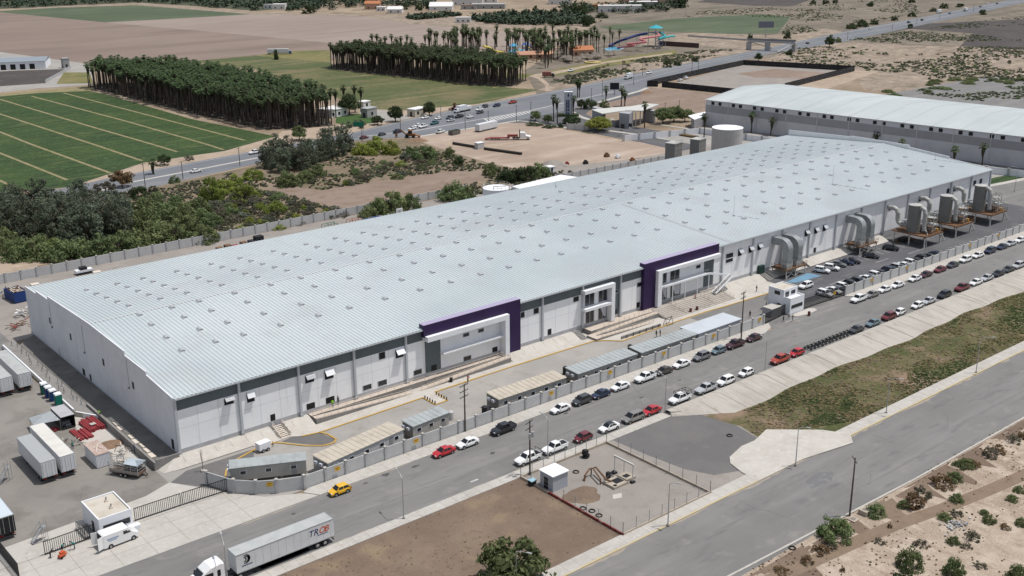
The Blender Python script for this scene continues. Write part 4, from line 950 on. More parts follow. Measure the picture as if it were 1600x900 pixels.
m_trwhite = mat('trailer_white', (.60, .61, .62), [(.3, (.54, .55, .56), .45, .7), (.8, (.47, .47, .47), .6, .8, 5, (.3, 1, 1))], rough=.5)
m_trroof = mat('trailer_roof', (.40, .41, .40), [(.5, (.34, .35, .34), .45, .7)], rough=.55)
m_chassis = mat('chassis_dark', (.03, .03, .032), rough=.7)
tw = MB(); tw.cyl((0, -.25, 0), (0, .25, 0), .52, .52, 16, m_tyre); tw.cyl((0, -.262, 0), (0, .262, 0), .27, .27, 10, m_rim)
TRW = tw.mesh('wheel')
def trailer(label, x, y, rz, L=16.1, W=2.6, zb=1.15, zt=4.05, skirt=True, roofm=None, group=None, z=.02, bodym=None, doorm=None):
 """origin at the rear bottom, box runs to +x (front)"""
 bm_ = bodym or m_trwhite
 t = thing('semi_trailer', label, 'trailer', (x, y, z), rz, group)
 b = MB(); b.box(0, L, -W/2, W/2, zb, zt, bm_, roofm or m_trroof)
 for i in range(int(L/1.25)):
  xx = .6+i*1.25
  for s in (-1, 1): b.box(xx, xx+.03, s*(W/2-.002), s*(W/2+.012), zb+.1, zt-.08, mat('trailer_seam', (.40, .40, .41), rough=.6))
 b.build('box_body', t)
 b = MB()
 for s in (-1, 1): b.box(-.01, L+.01, s*(W/2-.03), s*(W/2+.03), zt-.08, zt+.04, m_galv); b.box(-.01, L+.01, s*(W/2-.03), s*(W/2+.03), zb-.05, zb+.12, m_galv)
 for xx in (-.03, L-.03): b.box(xx, xx+.06, -W/2, W/2, zt-.1, zt+.045, m_galv)
 b.build('rails', t)
 for s in (-1, 1):
  b = MB(); b.box(-.05, -.005, s*.04, s*(W/2-.06), zb+.06, zt-.14, doorm or bm_)
  for q in (.35, .8): b.box(-.09, -.05, s*q*(W/2)-.02, s*q*(W/2)+.02, zb+.1, zt-.2, m_galv)
  o = b.build('rear_door', t)
 b = MB(); b.box(.2, L-.2, -.5, .5, zb-.3, zb-.01, m_chassis); b.box(0, .12, -W/2+.1, W/2-.1, .45, .6, m_chassis)
 for s in (-1, 1): b.beam((.06, s*.6, .5), (.06, s*.6, zb), .1, .1, m_chassis)
 b.build('chassis', t)
 if skirt:
  for s in (-1, 1):
   b = MB(); b.add([(4.2, s*(W/2-.06), .35), (4.7, s*(W/2-.06), zb), (L-3.2, s*(W/2-.06), zb), (L-3.9, s*(W/2-.06), .35)], [(0, 1, 2, 3), (3, 2, 1, 0)], m_trroof); b.build('side_skirt', t)
 for s in (-1, 1):
  b = MB(); b.beam((L-3.0, s*.8, 0), (L-3.0, s*.8, zb), .14, .14, m_chassis); b.box(L-3.2, L-2.8, s*.8-.2, s*.8+.2, 0, .08, m_chassis); b.build('landing_leg', t)
 for xx in (1.6, 2.9):
  for s in (-1, 1): link('wheel', TRW, t, (xx, s*(W/2-.3), .52))
 b = MB()
 for s in (-1, 1):
  for k in (0, 1): b.box(-.03, .02, s*(W/2-.2-k*.3)-.08, s*(W/2-.2-k*.3)+.08, .85, .98, m_tail)
 b.build('tail_lights', t)
 return t
def text(name, body, size, m, parent, loc, rot, shear=0.0, ext=.004, bold=0.0):
 c = bpy.data.curves.new(name, 'FONT'); c.body = body; c.size = size; c.shear = shear; c.extrude = ext; c.offset = bold
 c.materials.append(m); o = bpy.data.objects.new(name, c); COL.objects.link(o)
 dg = bpy.context.evaluated_depsgraph_get(); me = bpy.data.meshes.new_from_object(o.evaluated_get(dg)); me.name = name
 bpy.data.objects.remove(o); o = bpy.data.objects.new(name, me); COL.objects.link(o)
 o.location = loc; o.rotation_euler = rot; o.parent = parent; return o
m_logonavy = mat('logo_navy', (.03, .045, .12), rough=.5); m_logored = mat('logo_red', (.50, .09, .04), rough=.5)
tt = trailer('long silver white box trailer with red and navy lettering behind the white tractor', 73.5, 133.15, PI, z=.012)
yl = 1.3+.016
def on_side(xw, zw): return (73.5-xw, yl, zw)
lx = 69.1
for ch, dx, mm in (('T', 0, m_logonavy), ('R', .86, m_logonavy), ('O', 1.75, m_logored), ('B', 2.72, m_logored)):
 o = text('lettering', ch, 1.38, mm, tt, on_side(lx+dx, 2.48), (PI/2, 0, PI), .25, .004, .015)
b = MB(); b.box(73.5-72.4, 73.5-70.6, yl-.004, yl+.004, 2.2, 2.3, m_logonavy); b.build('lettering_line', tt)
def crescent(R, r, off, m, cx, cz):
 b = MB(); n = 24; P_ = []
 a0 = -2.0; a1 = 2.0
 out = [(R*math.cos(a0+(a1-a0)*i/n), R*math.sin(a0+(a1-a0)*i/n)) for i in range(n+1)]
 inn = [(off+r*math.cos(a0*1.04+(a1-a0)*1.04*i/n), r*math.sin(a0*1.04+(a1-a0)*1.04*i/n)) for i in range(n+1)]
 for i in range(n):
  q = [out[i], out[i+1], inn[i+1], inn[i]]
  b.add([on_side(cx+u, cz+v) for u, v in q], [(0, 1, 2, 3), (3, 2, 1, 0)], m)
 return b.build('emblem', tt)
crescent(.72, .60, -.10, m_logonavy, 58.9, 3.0); crescent(.50, .40, -.09, mat('logo_blue', (.06, .12, .30), rough=.5), 58.9, 3.0); crescent(.34, .27, -.12, m_logored, 58.7, 3.0)
b = MB(); b.box(73.5-59.9, 73.5-58.2, yl-.004, yl+.004, 1.98, 2.12, m_logonavy); b.build('lettering_line', tt)
t = thing('tractor_unit', 'white sleeper cab tractor hauling the lettered trailer along the street', 'lorry', (53.0, 133.15, .012), PI)
pw = paint('white')
b = MB()
def cs(x, w, z0, z1, r=.25): return [(x, -w, z0), (x, w, z0), (x, w, z1-r), (x, w-r, z1), (x, -w+r, z1), (x, -w, z1-r)]
b.loft([cs(-2.6, 1.22, .9, 3.75), cs(-2.2, 1.24, .8, 3.95), cs(-.6, 1.24, .8, 3.75), cs(.35, 1.22, .8, 3.2), cs(1.15, 1.16, .75, 2.35, .2), cs(2.6, 1.0, .65, 1.95, .2), cs(3.3, .85, .6, 1.65, .25), cs(3.45, .7, .65, 1.4, .2)], pw)
b.build('cab', t)
b = MB(); b.add([(.42, -1.0, 3.08), (.42, 1.0, 3.08), (1.16, 1.02, 2.37), (1.16, -1.02, 2.37)], [(0, 3, 2, 1)], m_carglass)
b.v = [(x+.03, y, z+.03) for x, y, z in b.v]; b.build('windscreen', t)
for s in (-1, 1):
 b = MB(); b.add([(-.9, s*1.25, 2.1), (.75, s*1.235, 2.1), (.3, s*1.235, 2.85), (-.9, s*1.25, 2.85)], [(0, 1, 2, 3), (3, 2, 1, 0)], m_carglass); b.build('side_window', t)
 b = MB(); b.box(-2.0, -1.5, s*1.2, s*1.26, 1.9, 2.9, m_carglass); b.build('sleeper_window', t)
 b = MB(); b.box(.7, .85, s*1.3, s*1.5, 1.9, 2.6, m_trim); b.build('mirror', t)
 b = MB(); b.box(-5.2, 2.9, s*.45, s*.6, .7, .95, m_chassis); b.build('frame_rail', t)
 b = MB(); b.cyl((-2.2, s*.95, .65), (-.5, s*.95, .65), .33, .33, 12, m_galv); b.build('fuel_tank', t)
 for xx in (-4.9, -3.6, 2.2): link('wheel', TRW, t, (xx, s*.98, .52))
 b = MB(); b.box(3.2, 3.38, s*.75-.15, s*.75+.15, 1.0, 1.25, m_head); b.build('headlight', t)
 b = MB(); b.cyl((-2.75, s*1.0, 1.0), (-2.75, s*1.0, 4.0), .09, .09, 8, m_galv); b.build('exhaust_stack', t)
b = MB(); b.box(-5.0, -2.8, -.5, .5, .95, 1.12, m_chassis); b.build('fifth_wheel_plate', t)
trailer('grey roofed box trailer standing beside the cream roofed trailer in the yard', 46.75, 179.6, PI/2, L=12.8, W=2.5, zt=4.0, skirt=False, roofm=mat('grey_trailer_roof', (.34, .35, .35), rough=.6), z=.02)
trailer('white box trailer with cream roof between the grey trailer and the rusty container', 49.95, 179.6, PI/2, L=16, W=2.5, zt=4.05, skirt=False, roofm=mat('cream_trailer_roof', (.60, .585, .54), [(.4, (.52, .50, .46), .45, .7)], rough=.6), z=.02)
trailer('white box trailer backed along the dock edge wall nearest the factory', 55.9, 222.0, PI/2, L=16, W=2.5, zt=4.0, skirt=False, z=.02)
trailer('white box trailer second from the dock edge wall', 52.3, 222.0, PI/2, L=16, W=2.5, zt=4.0, skirt=False, z=.02)
trailer('white box trailer third from the dock edge wall, cut by the frame', 48.7, 230.0, PI/2, L=16, W=2.5, zt=4.0, skirt=False, z=.02)
trailer('dark rear trailer with open pale roof panel at the left frame edge', 35.6, 165.0, PI/2, L=15, W=2.5, zt=4.0, skirt=False, z=.02, doorm=m_black, bodym=mat('trailer_black', (.03, .03, .032), rough=.5), roofm=mat('pale_roof_panel', (.50, .56, .60), rough=.5))
t = thing('delivery_van', 'white high roof van with open rear doors beside the gatehouse window', 'van', (48.4, 153.35, .03), .06)
b = MB()
b.loft([cs(-2.9, .98, .4, 2.55, .2), cs(-2.7, 1.02, .32, 2.66, .2), cs(1.1, 1.02, .32, 2.62, .22), cs(1.75, 1.0, .32, 1.7, .15), cs(2.55, .92, .35, 1.25, .2), cs(2.85, .8, .42, 1.0, .2)], pw)
for x in (1.85, -1.75):
 for s in (-1, 1): b.cyl((x, s*.9, .36), (x, s*1.03, .36), .42, .42, 12, m_trim)
b.build('body', t)
b = MB(); b.add([(1.18, -.82, 2.45), (1.18, .82, 2.45), (1.76, .86, 1.75), (1.76, -.86, 1.75)], [(0, 3, 2, 1)], m_carglass); b.v = [(x+.04, y, z+.04) for x, y, z in b.v]; b.build('windscreen', t)
for s in (-1, 1):
 b = MB(); b.add([(.35, s*1.03, 1.55), (1.55, s*1.015, 1.55), (1.2, s*1.015, 2.1), (.35, s*1.03, 2.1)], [(0, 1, 2, 3), (3, 2, 1, 0)], m_carglass); b.build('side_window', t)
 b = MB(); b.beam((-2.92, s*.95, 1.45), (-3.75, s*1.25, 1.45), .07, 2.0, pw); b.build('rear_door', t)
 b = MB(); b.box(2.55, 2.8, s*.7-.15, s*.7+.15, .85, 1.05, m_head); b.build('headlight', t)
 for x in (1.85, -1.75): link('wheel', _cm['sedan']['wheel'], t, (x, s*.93, .34))
b = MB(); b.box(-2.94, -2.9, -.85, .85, .6, 2.4, m_black); b.build('cargo_opening', t)
b = MB(); b.box(-2.2, -.4, -1.045, -1.02, 1.55, 1.75, mat('faded_blue_print', (.25, .32, .45), rough=.5)); b.box(-2.0, -.7, -1.045, -1.02, 1.3, 1.42, MATS['faded_blue_print']); b.build('side_print', t)
t = thing('cage_trailer', 'open steel cage trailer with pale tin sheet roof loaded with scrap', 'trailer', (57.9, 174, .02), PI/2+.55+PI)
b = MB(); b.box(-2.9, 2.9, -1.1, 1.1, .55, .7, m_rust)
for x in (-2.9, -1.5, 0, 1.5, 2.9):
 for s in (-1, 1): b.beam((x, s*1.1, .6), (x, s*1.1, 2.5), .08, .08, m_galv)
for z in (1.1, 1.6, 2.1, 2.5):
 for s in (-1, 1): b.beam((-2.9, s*1.1, z), (2.9, s*1.1, z), .05, .06, m_galv)
 for x in (-2.9, 2.9): b.beam((x, -1.1, z), (x, 1.1, z), .05, .06, m_galv)
b.box(-2.9, 2.9, -1.12, -1.08, .7, 1.3, mat('dusty_panel', (.30, .27, .24), rough=.8)); b.box(-2.9, 2.9, 1.08, 1.12, .7, 1.3, MATS['dusty_panel'])
b.build('cage', t)
b = MB()
b.add([(.2, -1.2, 2.55), (3.1, -1.2, 2.5), (3.1, 1.2, 2.55), (1.6, .2, 2.75), (.3, 1.2, 2.6), (-.3, .2, 2.5)], [(0, 1, 3, 5), (1, 2, 3), (3, 2, 4, 5), (5, 3, 1, 0), (3, 2, 1), (5, 4, 2, 3)], mat('tin_sheet', (.50, .56, .60), rough=.4, metal=.3)); b.build('tin_roof', t)
b = MB()
for i in range(26): b.beam((RND.uniform(-2.7, 2.7), RND.uniform(-.9, .9), RND.uniform(.8, 2.2)), (RND.uniform(-2.7, 2.7), RND.uniform(-.9, .9), RND.uniform(.8, 2.3)), .08, .12, RND.choice([m_rust, m_rail, MATS['dusty_panel'], m_galv]))
b.build('scrap_load', t)
for x in (-.5, .45):
 for s in (-1, 1): link('wheel', _cm['sedan']['wheel'], t, (x, s*1.2, .34))
b = MB(); b.beam((2.9, -.8, .5), (4.1, 0, .5), .1, .12, m_chassis); b.beam((2.9, .8, .5), (4.1, 0, .5), .1, .12, m_chassis); b.build('drawbar', t)

def hdir(px, py):
 x, y = gp(px, py)
 best = None
 P_ = gps(HF)
 for (a, b_), (c, d) in zip(P_, P_[1:]):
  mx, my = (a+c)/2, (b_+d)/2; D_ = (mx-x)**2+(my-y)**2
  if best is None or D_ < best[0]: best = (D_, math.atan2(d-b_, c-a))
 return best[1]
HW = [(569, 214, 'sedan', 'maroon', 0, 'maroon sedan on the highway behind the yellow green bush'), (597, 209, 'sedan', 'dark grey', 0, 'dark grey sedan half hidden by the yellow green bush'), (621.5, 205, 'crew_pickup', 'navy', 0, 'navy pickup on the near highway lane beside the digger'),
 (644, 200, 'sedan', 'white', 1, 'white sedan nearest the navy pickup in the highway queue'), (652, 195.5, 'hatch', 'white', 1, 'white hatchback beside the white pickup in the highway queue'), (661, 197, 'pickup', 'white', 1, 'white pickup queued behind the teal pickup on the highway'), (679, 192, 'crew_pickup', 'teal', 1, 'teal pickup in the middle of the highway queue'),
 (664, 183, 'sedan', 'white', 1, 'white sedan turning off the highway beside the small roadside office'), (684.5, 184.5, 'hatch', 'white', 1, 'white hatchback on the outer lane past the roadside office'), (704, 187.5, 'sedan', 'silver', 1, 'silver sedan close behind the black pickup on the highway'), (703, 183.5, 'suv', 'dark grey', 1, 'dark grey SUV above the silver sedan on the highway'), (717.5, 181.5, 'crew_pickup', 'black', 1, 'black pickup under the white box lorry on the highway'),
 (735, 182, 'sedan', 'white', 0, 'white sedan alone right of the black pickup on the highway'), (688, 205.5, 'crew_pickup', 'white', 0, 'white crew cab pickup on the frontage lane of the highway'), (749, 170.5, 'suv', 'white', 1, 'white SUV directly behind a dark sedan past the red bush'), (750, 175, 'sedan', 'dark grey', 1, 'dark sedan in front of the white SUV past the red bush'),
 (757, 166, 'suv', 'dark grey', 1, 'dark SUV trailing the queue past the red flowering bush'), (776, 164.5, 'suv', 'navy', 1, 'navy SUV approaching the queue beyond the zebra hatching'), (801, 159.5, 'crew_pickup', 'orange red', 1, 'rusty red pickup beside the thin green crop field'),
 (306, 266.5, 'sedan', 'white', 0, 'white sedan alone on the near left stretch of highway'), (398, 237.5, 'crew_pickup', 'white', 1, 'white pickup at the bend above the dark casuarina clump'), (892, 110, 'crew_pickup', 'white', 1, 'white pickup on the sandy waterpark path'),
 (1014, 113.5, 'pickup', 'white', 1, 'white service pickup with small crane on the far highway'), (1063, 124.5, 'sedan', 'white', 0, 'white sedan left of a pair parked inside the black fenced lot'), (1072, 121.5, 'suv', 'white', 0, 'white SUV right of a pair parked inside the black fenced lot'),
 (1262, 67, 'sedan', 'dark grey', 0, 'dark sedan beyond the pedestrian bridge on the far highway'), (1299, 55.5, 'sedan', 'black', 0, 'black sedan on the far highway next to roadside trees'), (1360, 44, 'sedan', 'white', 0, 'white sedan mid way up the far straight highway'), (1420, 34.5, 'suv', 'dark grey', 0, 'dark SUV by the roadside bush on the far highway'), (1441, 31, 'suv', 'black', 0, 'black SUV leading on the far straight highway'),
 (1484, 20.5, 'hatch', 'blue', 0, 'small blue hatchback near the white lorry on the far highway'), (1532, 10, 'sedan', 'dark grey', 0, 'dark grey sedan near the far end of the highway'), (1543, 5.5, 'suv', 'white', 0, 'white SUV near the top right end of the highway'), (1558, 5, 'sedan', 'maroon', 0, 'maroon sedan last but one before the highway leaves frame'),
 (1047, 210, 'suv', 'white', 1, 'white SUV on the dark entrance drive behind the portico')]
for (px, py, ty, col, fl, lab) in HW:
 x, y = gp(px, py, .7)
 a = hdir(px, py)+(PI if fl else 0)
 if 'entrance drive' in lab: a = -.15
 t = make_car(ty, col, lab, CATS[ty], x, y, a, 'vehicles on the highway' if 'highway' in lab else None, 1 if px < 830 else 0, z=-.008, name=None if ty.endswith('pickup') else 'car')
 if 'crane' in lab:
  b = MB(); b.beam((-1.6, 0, 1.1), (-1.6, 0, 3.2), .25, .25, paint('white')); b.beam((-1.6, 0, 3.1), (.4, 0, 4.6), .2, .2, paint('white')); b.build('crane_arm', t)
def boxtruck(label, px, py, cabc, boxm, L=8, flip=0, z=-.008, h=3.3, name='box_truck', cat='lorry', ang=None):
 x, y = gp(px, py, 1.2); a = (hdir(px, py) if ang is None else ang)+(PI if flip else 0)
 t = thing(name, label, cat, (x, y, z), a)
 b = MB(); b.box(-L/2, L/2-2.1, -1.2, 1.2, 1.0, h, boxm); b.build('cargo_box', t)
 b = MB(); b.loft([cs(L/2-2.0, 1.1, .6, 2.4, .15), cs(L/2-.7, 1.1, .6, 2.35, .15), cs(L/2-.2, 1.08, .6, 1.5, .15), cs(L/2, 1.0, .65, 1.2, .15)], paint(cabc)); b.box(-L/2, L/2-2, -.5, .5, .6, .99, m_chassis); b.build('cab', t)
 b = MB(); b.add([(L/2-.72, -.95, 2.25), (L/2-.72, .95, 2.25), (L/2-.24, .98, 1.55), (L/2-.24, -.98, 1.55)], [(0, 3, 2, 1)], m_carglass); b.v = [(p[0]+.05, p[1], p[2]+.04) for p in b.v]; b.build('windscreen', t)
 for xx in (-L/2+1.4, L/2-1.0):
  for s in (-1, 1): link('wheel', TRW, t, (xx, s*.95, .5))
 return t
boxtruck('white box lorry beside the red flowering roadside bush', 719, 171.5, 'white', m_trwhite, 8, 1)
boxtruck('small blue cabbed lorry behind the white box lorry', 728.5, 169.5, 'blue', m_trwhite, 5.5, 1, h=2.4)
boxtruck('white lorry on the far highway left of the service pickup', 982, 120, 'white', m_trwhite, 7.5, 1)
boxtruck('red bodied lorry parked on soil beside the sandy waterpark path', 857, 117.5, 'black', mat('faded_red_body', (.30, .12, .10), rough=.6), 7.5, 0, ang=-.75)
boxtruck('white bus like lorry far up the highway by roadside trees', 1467, 18.5, 'white', m_trwhite, 9, 1)
boxtruck('white van like lorry right of the small blue hatchback', 1509, 15.5, 'white', m_trwhite, 8, 0)
boxtruck('white trailer lorry with blue cab parked at the ploughed field edge', 437, 82, 'blue', m_trwhite, 17, 0, h=3.8, ang=.55-PI/2+.45)
# ================================================================ people
def person_mesh(name, pose, shirt, trousers, hair=(.02, .014, .01), vest=None):
 skin = mat('skin_brown', (.26, .14, .085), rough=.6); ms = mat('shirt_'+shirt, {'dark': (.03, .032, .038), 'white': (.55, .55, .55), 'hivis': (.25, .60, .03), 'teal': (.02, .20, .18), 'blue': (.05, .09, .2), 'red': (.3, .03, .03)}[shirt], rough=.8)
 mt = mat('trousers_'+trousers, {'dark': (.022, .023, .028), 'jeans': (.04, .06, .11), 'khaki': (.2, .16, .1)}[trousers], rough=.85); mh = mat('hair_dark', hair, rough=.7); msh = mat('shoe_dark', (.015, .013, .012), rough=.7)
 bend, step = pose
 hipz = .92; sh = Vector((math.sin(bend)*.52, 0, hipz+math.cos(bend)*.52)); up = Vector((math.sin(bend), 0, math.cos(bend)))
 V = []; E_ = []; R_ = []
 def v(p, r): V.append(tuple(p)); R_.append(r); return len(V)-1
 def e(a, b): E_.append((a, b)); return b
 pel = v((0, 0, hipz), (.155, .12)); wa = e(pel, v(Vector((0, 0, hipz))+up*.22, (.145, .11))); ch = e(wa, v(Vector((0, 0, hipz))+up*.42, (.165, .12))); ne = e(ch, v(sh+up*.06, (.06, .06)))
 n2 = e(ne, v(sh+up*.14, (.055, .055))); h1 = e(n2, v(sh+up*.22, (.085, .09))); h2 = e(h1, v(sh+up*.32, (.09, .10))); e(h2, v(sh+up*.38, (.05, .06)))
 for s in (-1, 1):
  a = e(ch, v(sh+Vector((0, s*.19, -.02)), (.062, .062))); fwd = .10 if bend < .3 else .32
  k = e(a, v(sh+Vector((fwd*.3-.05*s*step, s*.24, -.30)), (.048, .048))); w = e(k, v(sh+Vector((fwd+.06*s*step, s*.25, -.54)), (.036, .036))); e(w, v(sh+Vector((fwd+.05+.06*s*step, s*.25, -.66)), (.042, .028)))
  hp = e(pel, v((0, s*.10, hipz-.06), (.10, .10))); kn = e(hp, v((.03+s*step*.14, s*.11, .49), (.066, .066))); an = e(kn, v((-.02+s*step*.26, s*.11, .09), (.045, .045))); e(an, v((.15+s*step*.26, s*.13, .04), (.042, .036)))
 me = bpy.data.meshes.new(name); me.from_pydata(V, E_, []); o = bpy.data.objects.new('tmp_'+name, me); COL.objects.link(o)
 md = o.modifiers.new('skin', 'SKIN'); md.branch_smoothing = .5
 for i, q in enumerate(me.skin_vertices[0].data): q.radius = R_[i]; q.use_root = (i == 0)
 o.modifiers.new('sub', 'SUBSURF').levels = 1
 dg = bpy.context.evaluated_depsgraph_get(); dg.update(); m2 = bpy.data.meshes.new_from_object(o.evaluated_get(dg)); m2.name = name
 bpy.data.objects.remove(o)
 m2.materials.clear()
 for q in (skin, ms, mt, mh, msh): m2.materials.append(q)
 zh = sh.z
 for p in m2.polygons:
  c = p.center; rel = Vector((c.x-sh.x, 0, c.z-sh.z)).dot(up)
  if c.z < .12: k = 4
  elif c.z < hipz and abs(c.y) < .19 and (bend < .3 or c.x < .18): k = 2
  elif rel > .06: k = 3 if (rel > .27 or Vector((c.x-sh.x, 0, c.z-sh.z)).dot(Vector((up.z, 0, -up.x))) < -.02) else 0
  elif abs(c.y) > .2 and c.z < zh-.30: k = 0
  else: k = 1
  p.material_index = k; p.use_smooth = True
 return m2
PM = {}
def person(label, px, py, rz, shirt='dark', trousers='dark', pose=(0.04, .5), z=.13):
 k = (shirt, trousers, pose)
 if k not in PM: PM[k] = person_mesh('person', pose, shirt, trousers)
 x, y = gp(px, py, z); o = link('person', PM[k], None, (x, y, z), rz); return tag(o, label, 'person')
person('person in bright green vest standing at the open doorway above the first ramp', 520, 637, 1.2, 'hivis', 'dark', (.05, .2), 1.2)
person('person in dark clothes beside the green vested one at the doorway', 528.5, 632, .4, 'dark', 'jeans', (.05, .2), 1.2)
person('person in bright green vest bending at the dock above red steel', 157, 651, 3.6, 'hivis', 'dark', (.6, .3), .95)
person('person in dark clothes walking left of a pair on the forecourt', 1025.5, 527, PI, 'dark', 'dark', (.04, .8), .02)
person('person in dark clothes walking right of a pair on the forecourt', 1031.5, 526, 2.8, 'dark', 'jeans', (.04, .6), .02)
person('person in dark clothes walking on the concrete kerb right of the grand stairs', 1182, 456, 2.9, 'dark', 'dark', (.04, .8))
person('person in dark clothes by the low block left of the gatehouse', 1171.5, 496, 1.0, 'dark', 'dark', (.04, .4), .02)
person('person in dark clothes standing behind the low block near the gatehouse', 1197, 482, 2.0, 'dark', 'dark', (.04, .3), .02)
person('person in dark clothes standing outside the dark gatehouse fence', 1224, 503, 1.8, 'dark', 'dark', (.04, .5), .02)
person('person in white shirt at the gatehouse island next to others', 1232, 498, .6, 'white', 'dark', (.04, .3), .16)
person('person in dark clothes on the gatehouse island edge', 1238.5, 501, 2.4, 'dark', 'jeans', (.04, .4), .16)
person('worker in teal shirt bending over an orange compressor by the gate', 97, 862, -.9, 'teal', 'dark', (.75, .3), .03)
person('worker in teal shirt bending beside the van at the bar gate', 117, 858, PI, 'teal', 'dark', (.7, .3), .03)
person('worker in dark clothes crouched over tools left of the orange compressor', 79, 872, .3, 'dark', 'dark', (.9, .2), .03)
person('worker in green shirt beside the cream roofed trailer', 114.5, 702, 2.2, 'teal', 'jeans', (.05, .5), .03)
person('worker in dark clothes near the blue drum at the dock wall', 211.5, 708, 4.0, 'blue', 'dark', (.1, .5), .03)
person('person in dark clothes on the kerb below the second purple portal steps', 1087, 470, 2.0, 'red', 'dark', (.3, .3), .5)
person('person crossing the kerb spur below the second ramp', 731, 598, .4, 'red', 'dark', (.3, .5))
x, y = gp(98, 871); t = thing('compressor', 'small orange compressor on the pale apron by the bar gate', 'compressor', (x, y, .03), .4)
mo = mat('compressor_orange', (.5, .09, .03), rough=.5)
b = MB(); b.cyl((-.6, 0, .45), (.6, 0, .45), .3, .3, 12, mo); b.box(-.35, .35, -.25, .25, .7, 1.0, mo); b.build('tank_body', t)
for s in (-1, 1): b = MB(); b.cyl((-.4, s*.3, .18), (-.4, s*.4, .18), .18, .18, 10, m_tyre); b.build('wheel', t)
# ================================================================ walls, gates, cabins, plant
def wpart(b, name, t, smooth=False):
 """part modelled in world metres under an unrotated thing"""
 o0 = Vector(t.location); b.v = [tuple(Vector(v)-o0) for v in b.v]
 return b.build(name, t, smooth)
def plane_hit(px, py, p0, p1):
 """(distance along p0->p1, z) where a photo pixel meets the vertical plane through p0, p1"""
 d = CR*((px-800)/FOC) - CU*((py-450)/FOC) + CF
 e = Vector((p1[0]-p0[0], p1[1]-p0[1])).normalized(); n = Vector((-e.y, e.x))
 t = (n.x*p0[0]+n.y*p0[1])/(n.x*d.x+n.y*d.y)
 return ((d.x*t-p0[0])*e.x+(d.y*t-p0[1])*e.y, CAMZ+d.z*t)
def height(base, top, zb=0):
 x, y = gp(*base, zb); d = CR*((top[0]-800)/FOC) - CU*((top[1]-450)/FOC) + CF
 t = (x*d.x+y*d.y)/(d.x**2+d.y**2); return CAMZ+d.z*t
m_cmu = mat('wall_panel_grey', (.46, .46, .455), [(.25, (.41, .41, .405), .45, .68), (1.2, (.50, .495, .49), .5, .75, 5), (.6, (.34, .335, .33), .62, .82, 6, (1, 1, .3))], rough=.9)
m_pillar = mat('pillar_grey', (.40, .40, .40), [(.8, (.34, .34, .34), .45, .7)], rough=.9)
m_sign = mat('sign_yellow', (.62, .36, .03), rough=.6)
def wall_run(name, label, pts, h=2.45, step=4.02, pill=True, m=None, pw=.42, closed=False, z0=0):
 t = thing(name, label, 'wall', (pts[0][0], pts[0][1], 0))
 b = MB(); P_ = []
 for (p, q) in zip(pts, pts[1:]):
  p, q = Vector(p), Vector(q); L = (q-p).length; d = (q-p)/L; nn = Vector((-d.y, d.x))*.08
  b.prism([tuple(p-nn), tuple(q-nn), tuple(q+nn), tuple(p+nn)], z0, h, m or m_cmu)
  n = max(1, round(L/step))
  for i in range(n): P_.append((p+d*L*i/n, d))
  for k in range(1, 5):
   nn2 = nn*1.09; zz = z0+(h-z0)*k/5
   b.prism([tuple(p-nn2), tuple(q-nn2), tuple(q+nn2), tuple(p+nn2)], zz-.012, zz+.012, m_pillar)
 P_.append((Vector(pts[-1]), d)); wpart(b, 'panels', t)
 if pill:
  for c, d in P_:
   b = MB(); ang = math.atan2(d.y, d.x); b.T = Matrix.Translation((c.x-pts[0][0], c.y-pts[0][1], 0)) @ Matrix.Rotation(ang, 4, 'Z')
   b.box(-pw/2, pw/2, -.24, .24, z0, h+.12, m_pillar); b.box(-pw/2-.05, pw/2+.05, -.29, .29, h+.12, h+.24, m_walk)
   b.T = None; b.build('pillar', t)
 return t
wall_run('perimeter_wall', 'grey panel wall with pillars and yellow signs along the street beside the site cabins', [(66.6, 161.6), (68.8, 156.0), (71.4, 153.2), (74.2, 151.3), (78.4, 149.6), (199.2, 149.4)])
wall_run('perimeter_wall', 'grey panel wall with pillars between the parking lot and the street past the gatehouse', [(231.5, 149.4), (352, 149.4), (372, 152), (385, 160)])
wall_run('perimeter_wall', 'grey panel wall with dark pillars behind the factory next to the scrub land', [(30, 299.2), (228, 300.4)], h=2.6)
wall_run('perimeter_wall', 'short grey and rust wall behind the factory near the filter housings', [(262, 292), (318, 290)], h=2.4)
wall_run('perimeter_wall', 'white wall with tall pillars running in front of the second warehouse', [(335, 330), (372, 320), (388, 205), (400, 160), (520, 150)], h=2.6, step=7.5, m=m_white, pw=.9)
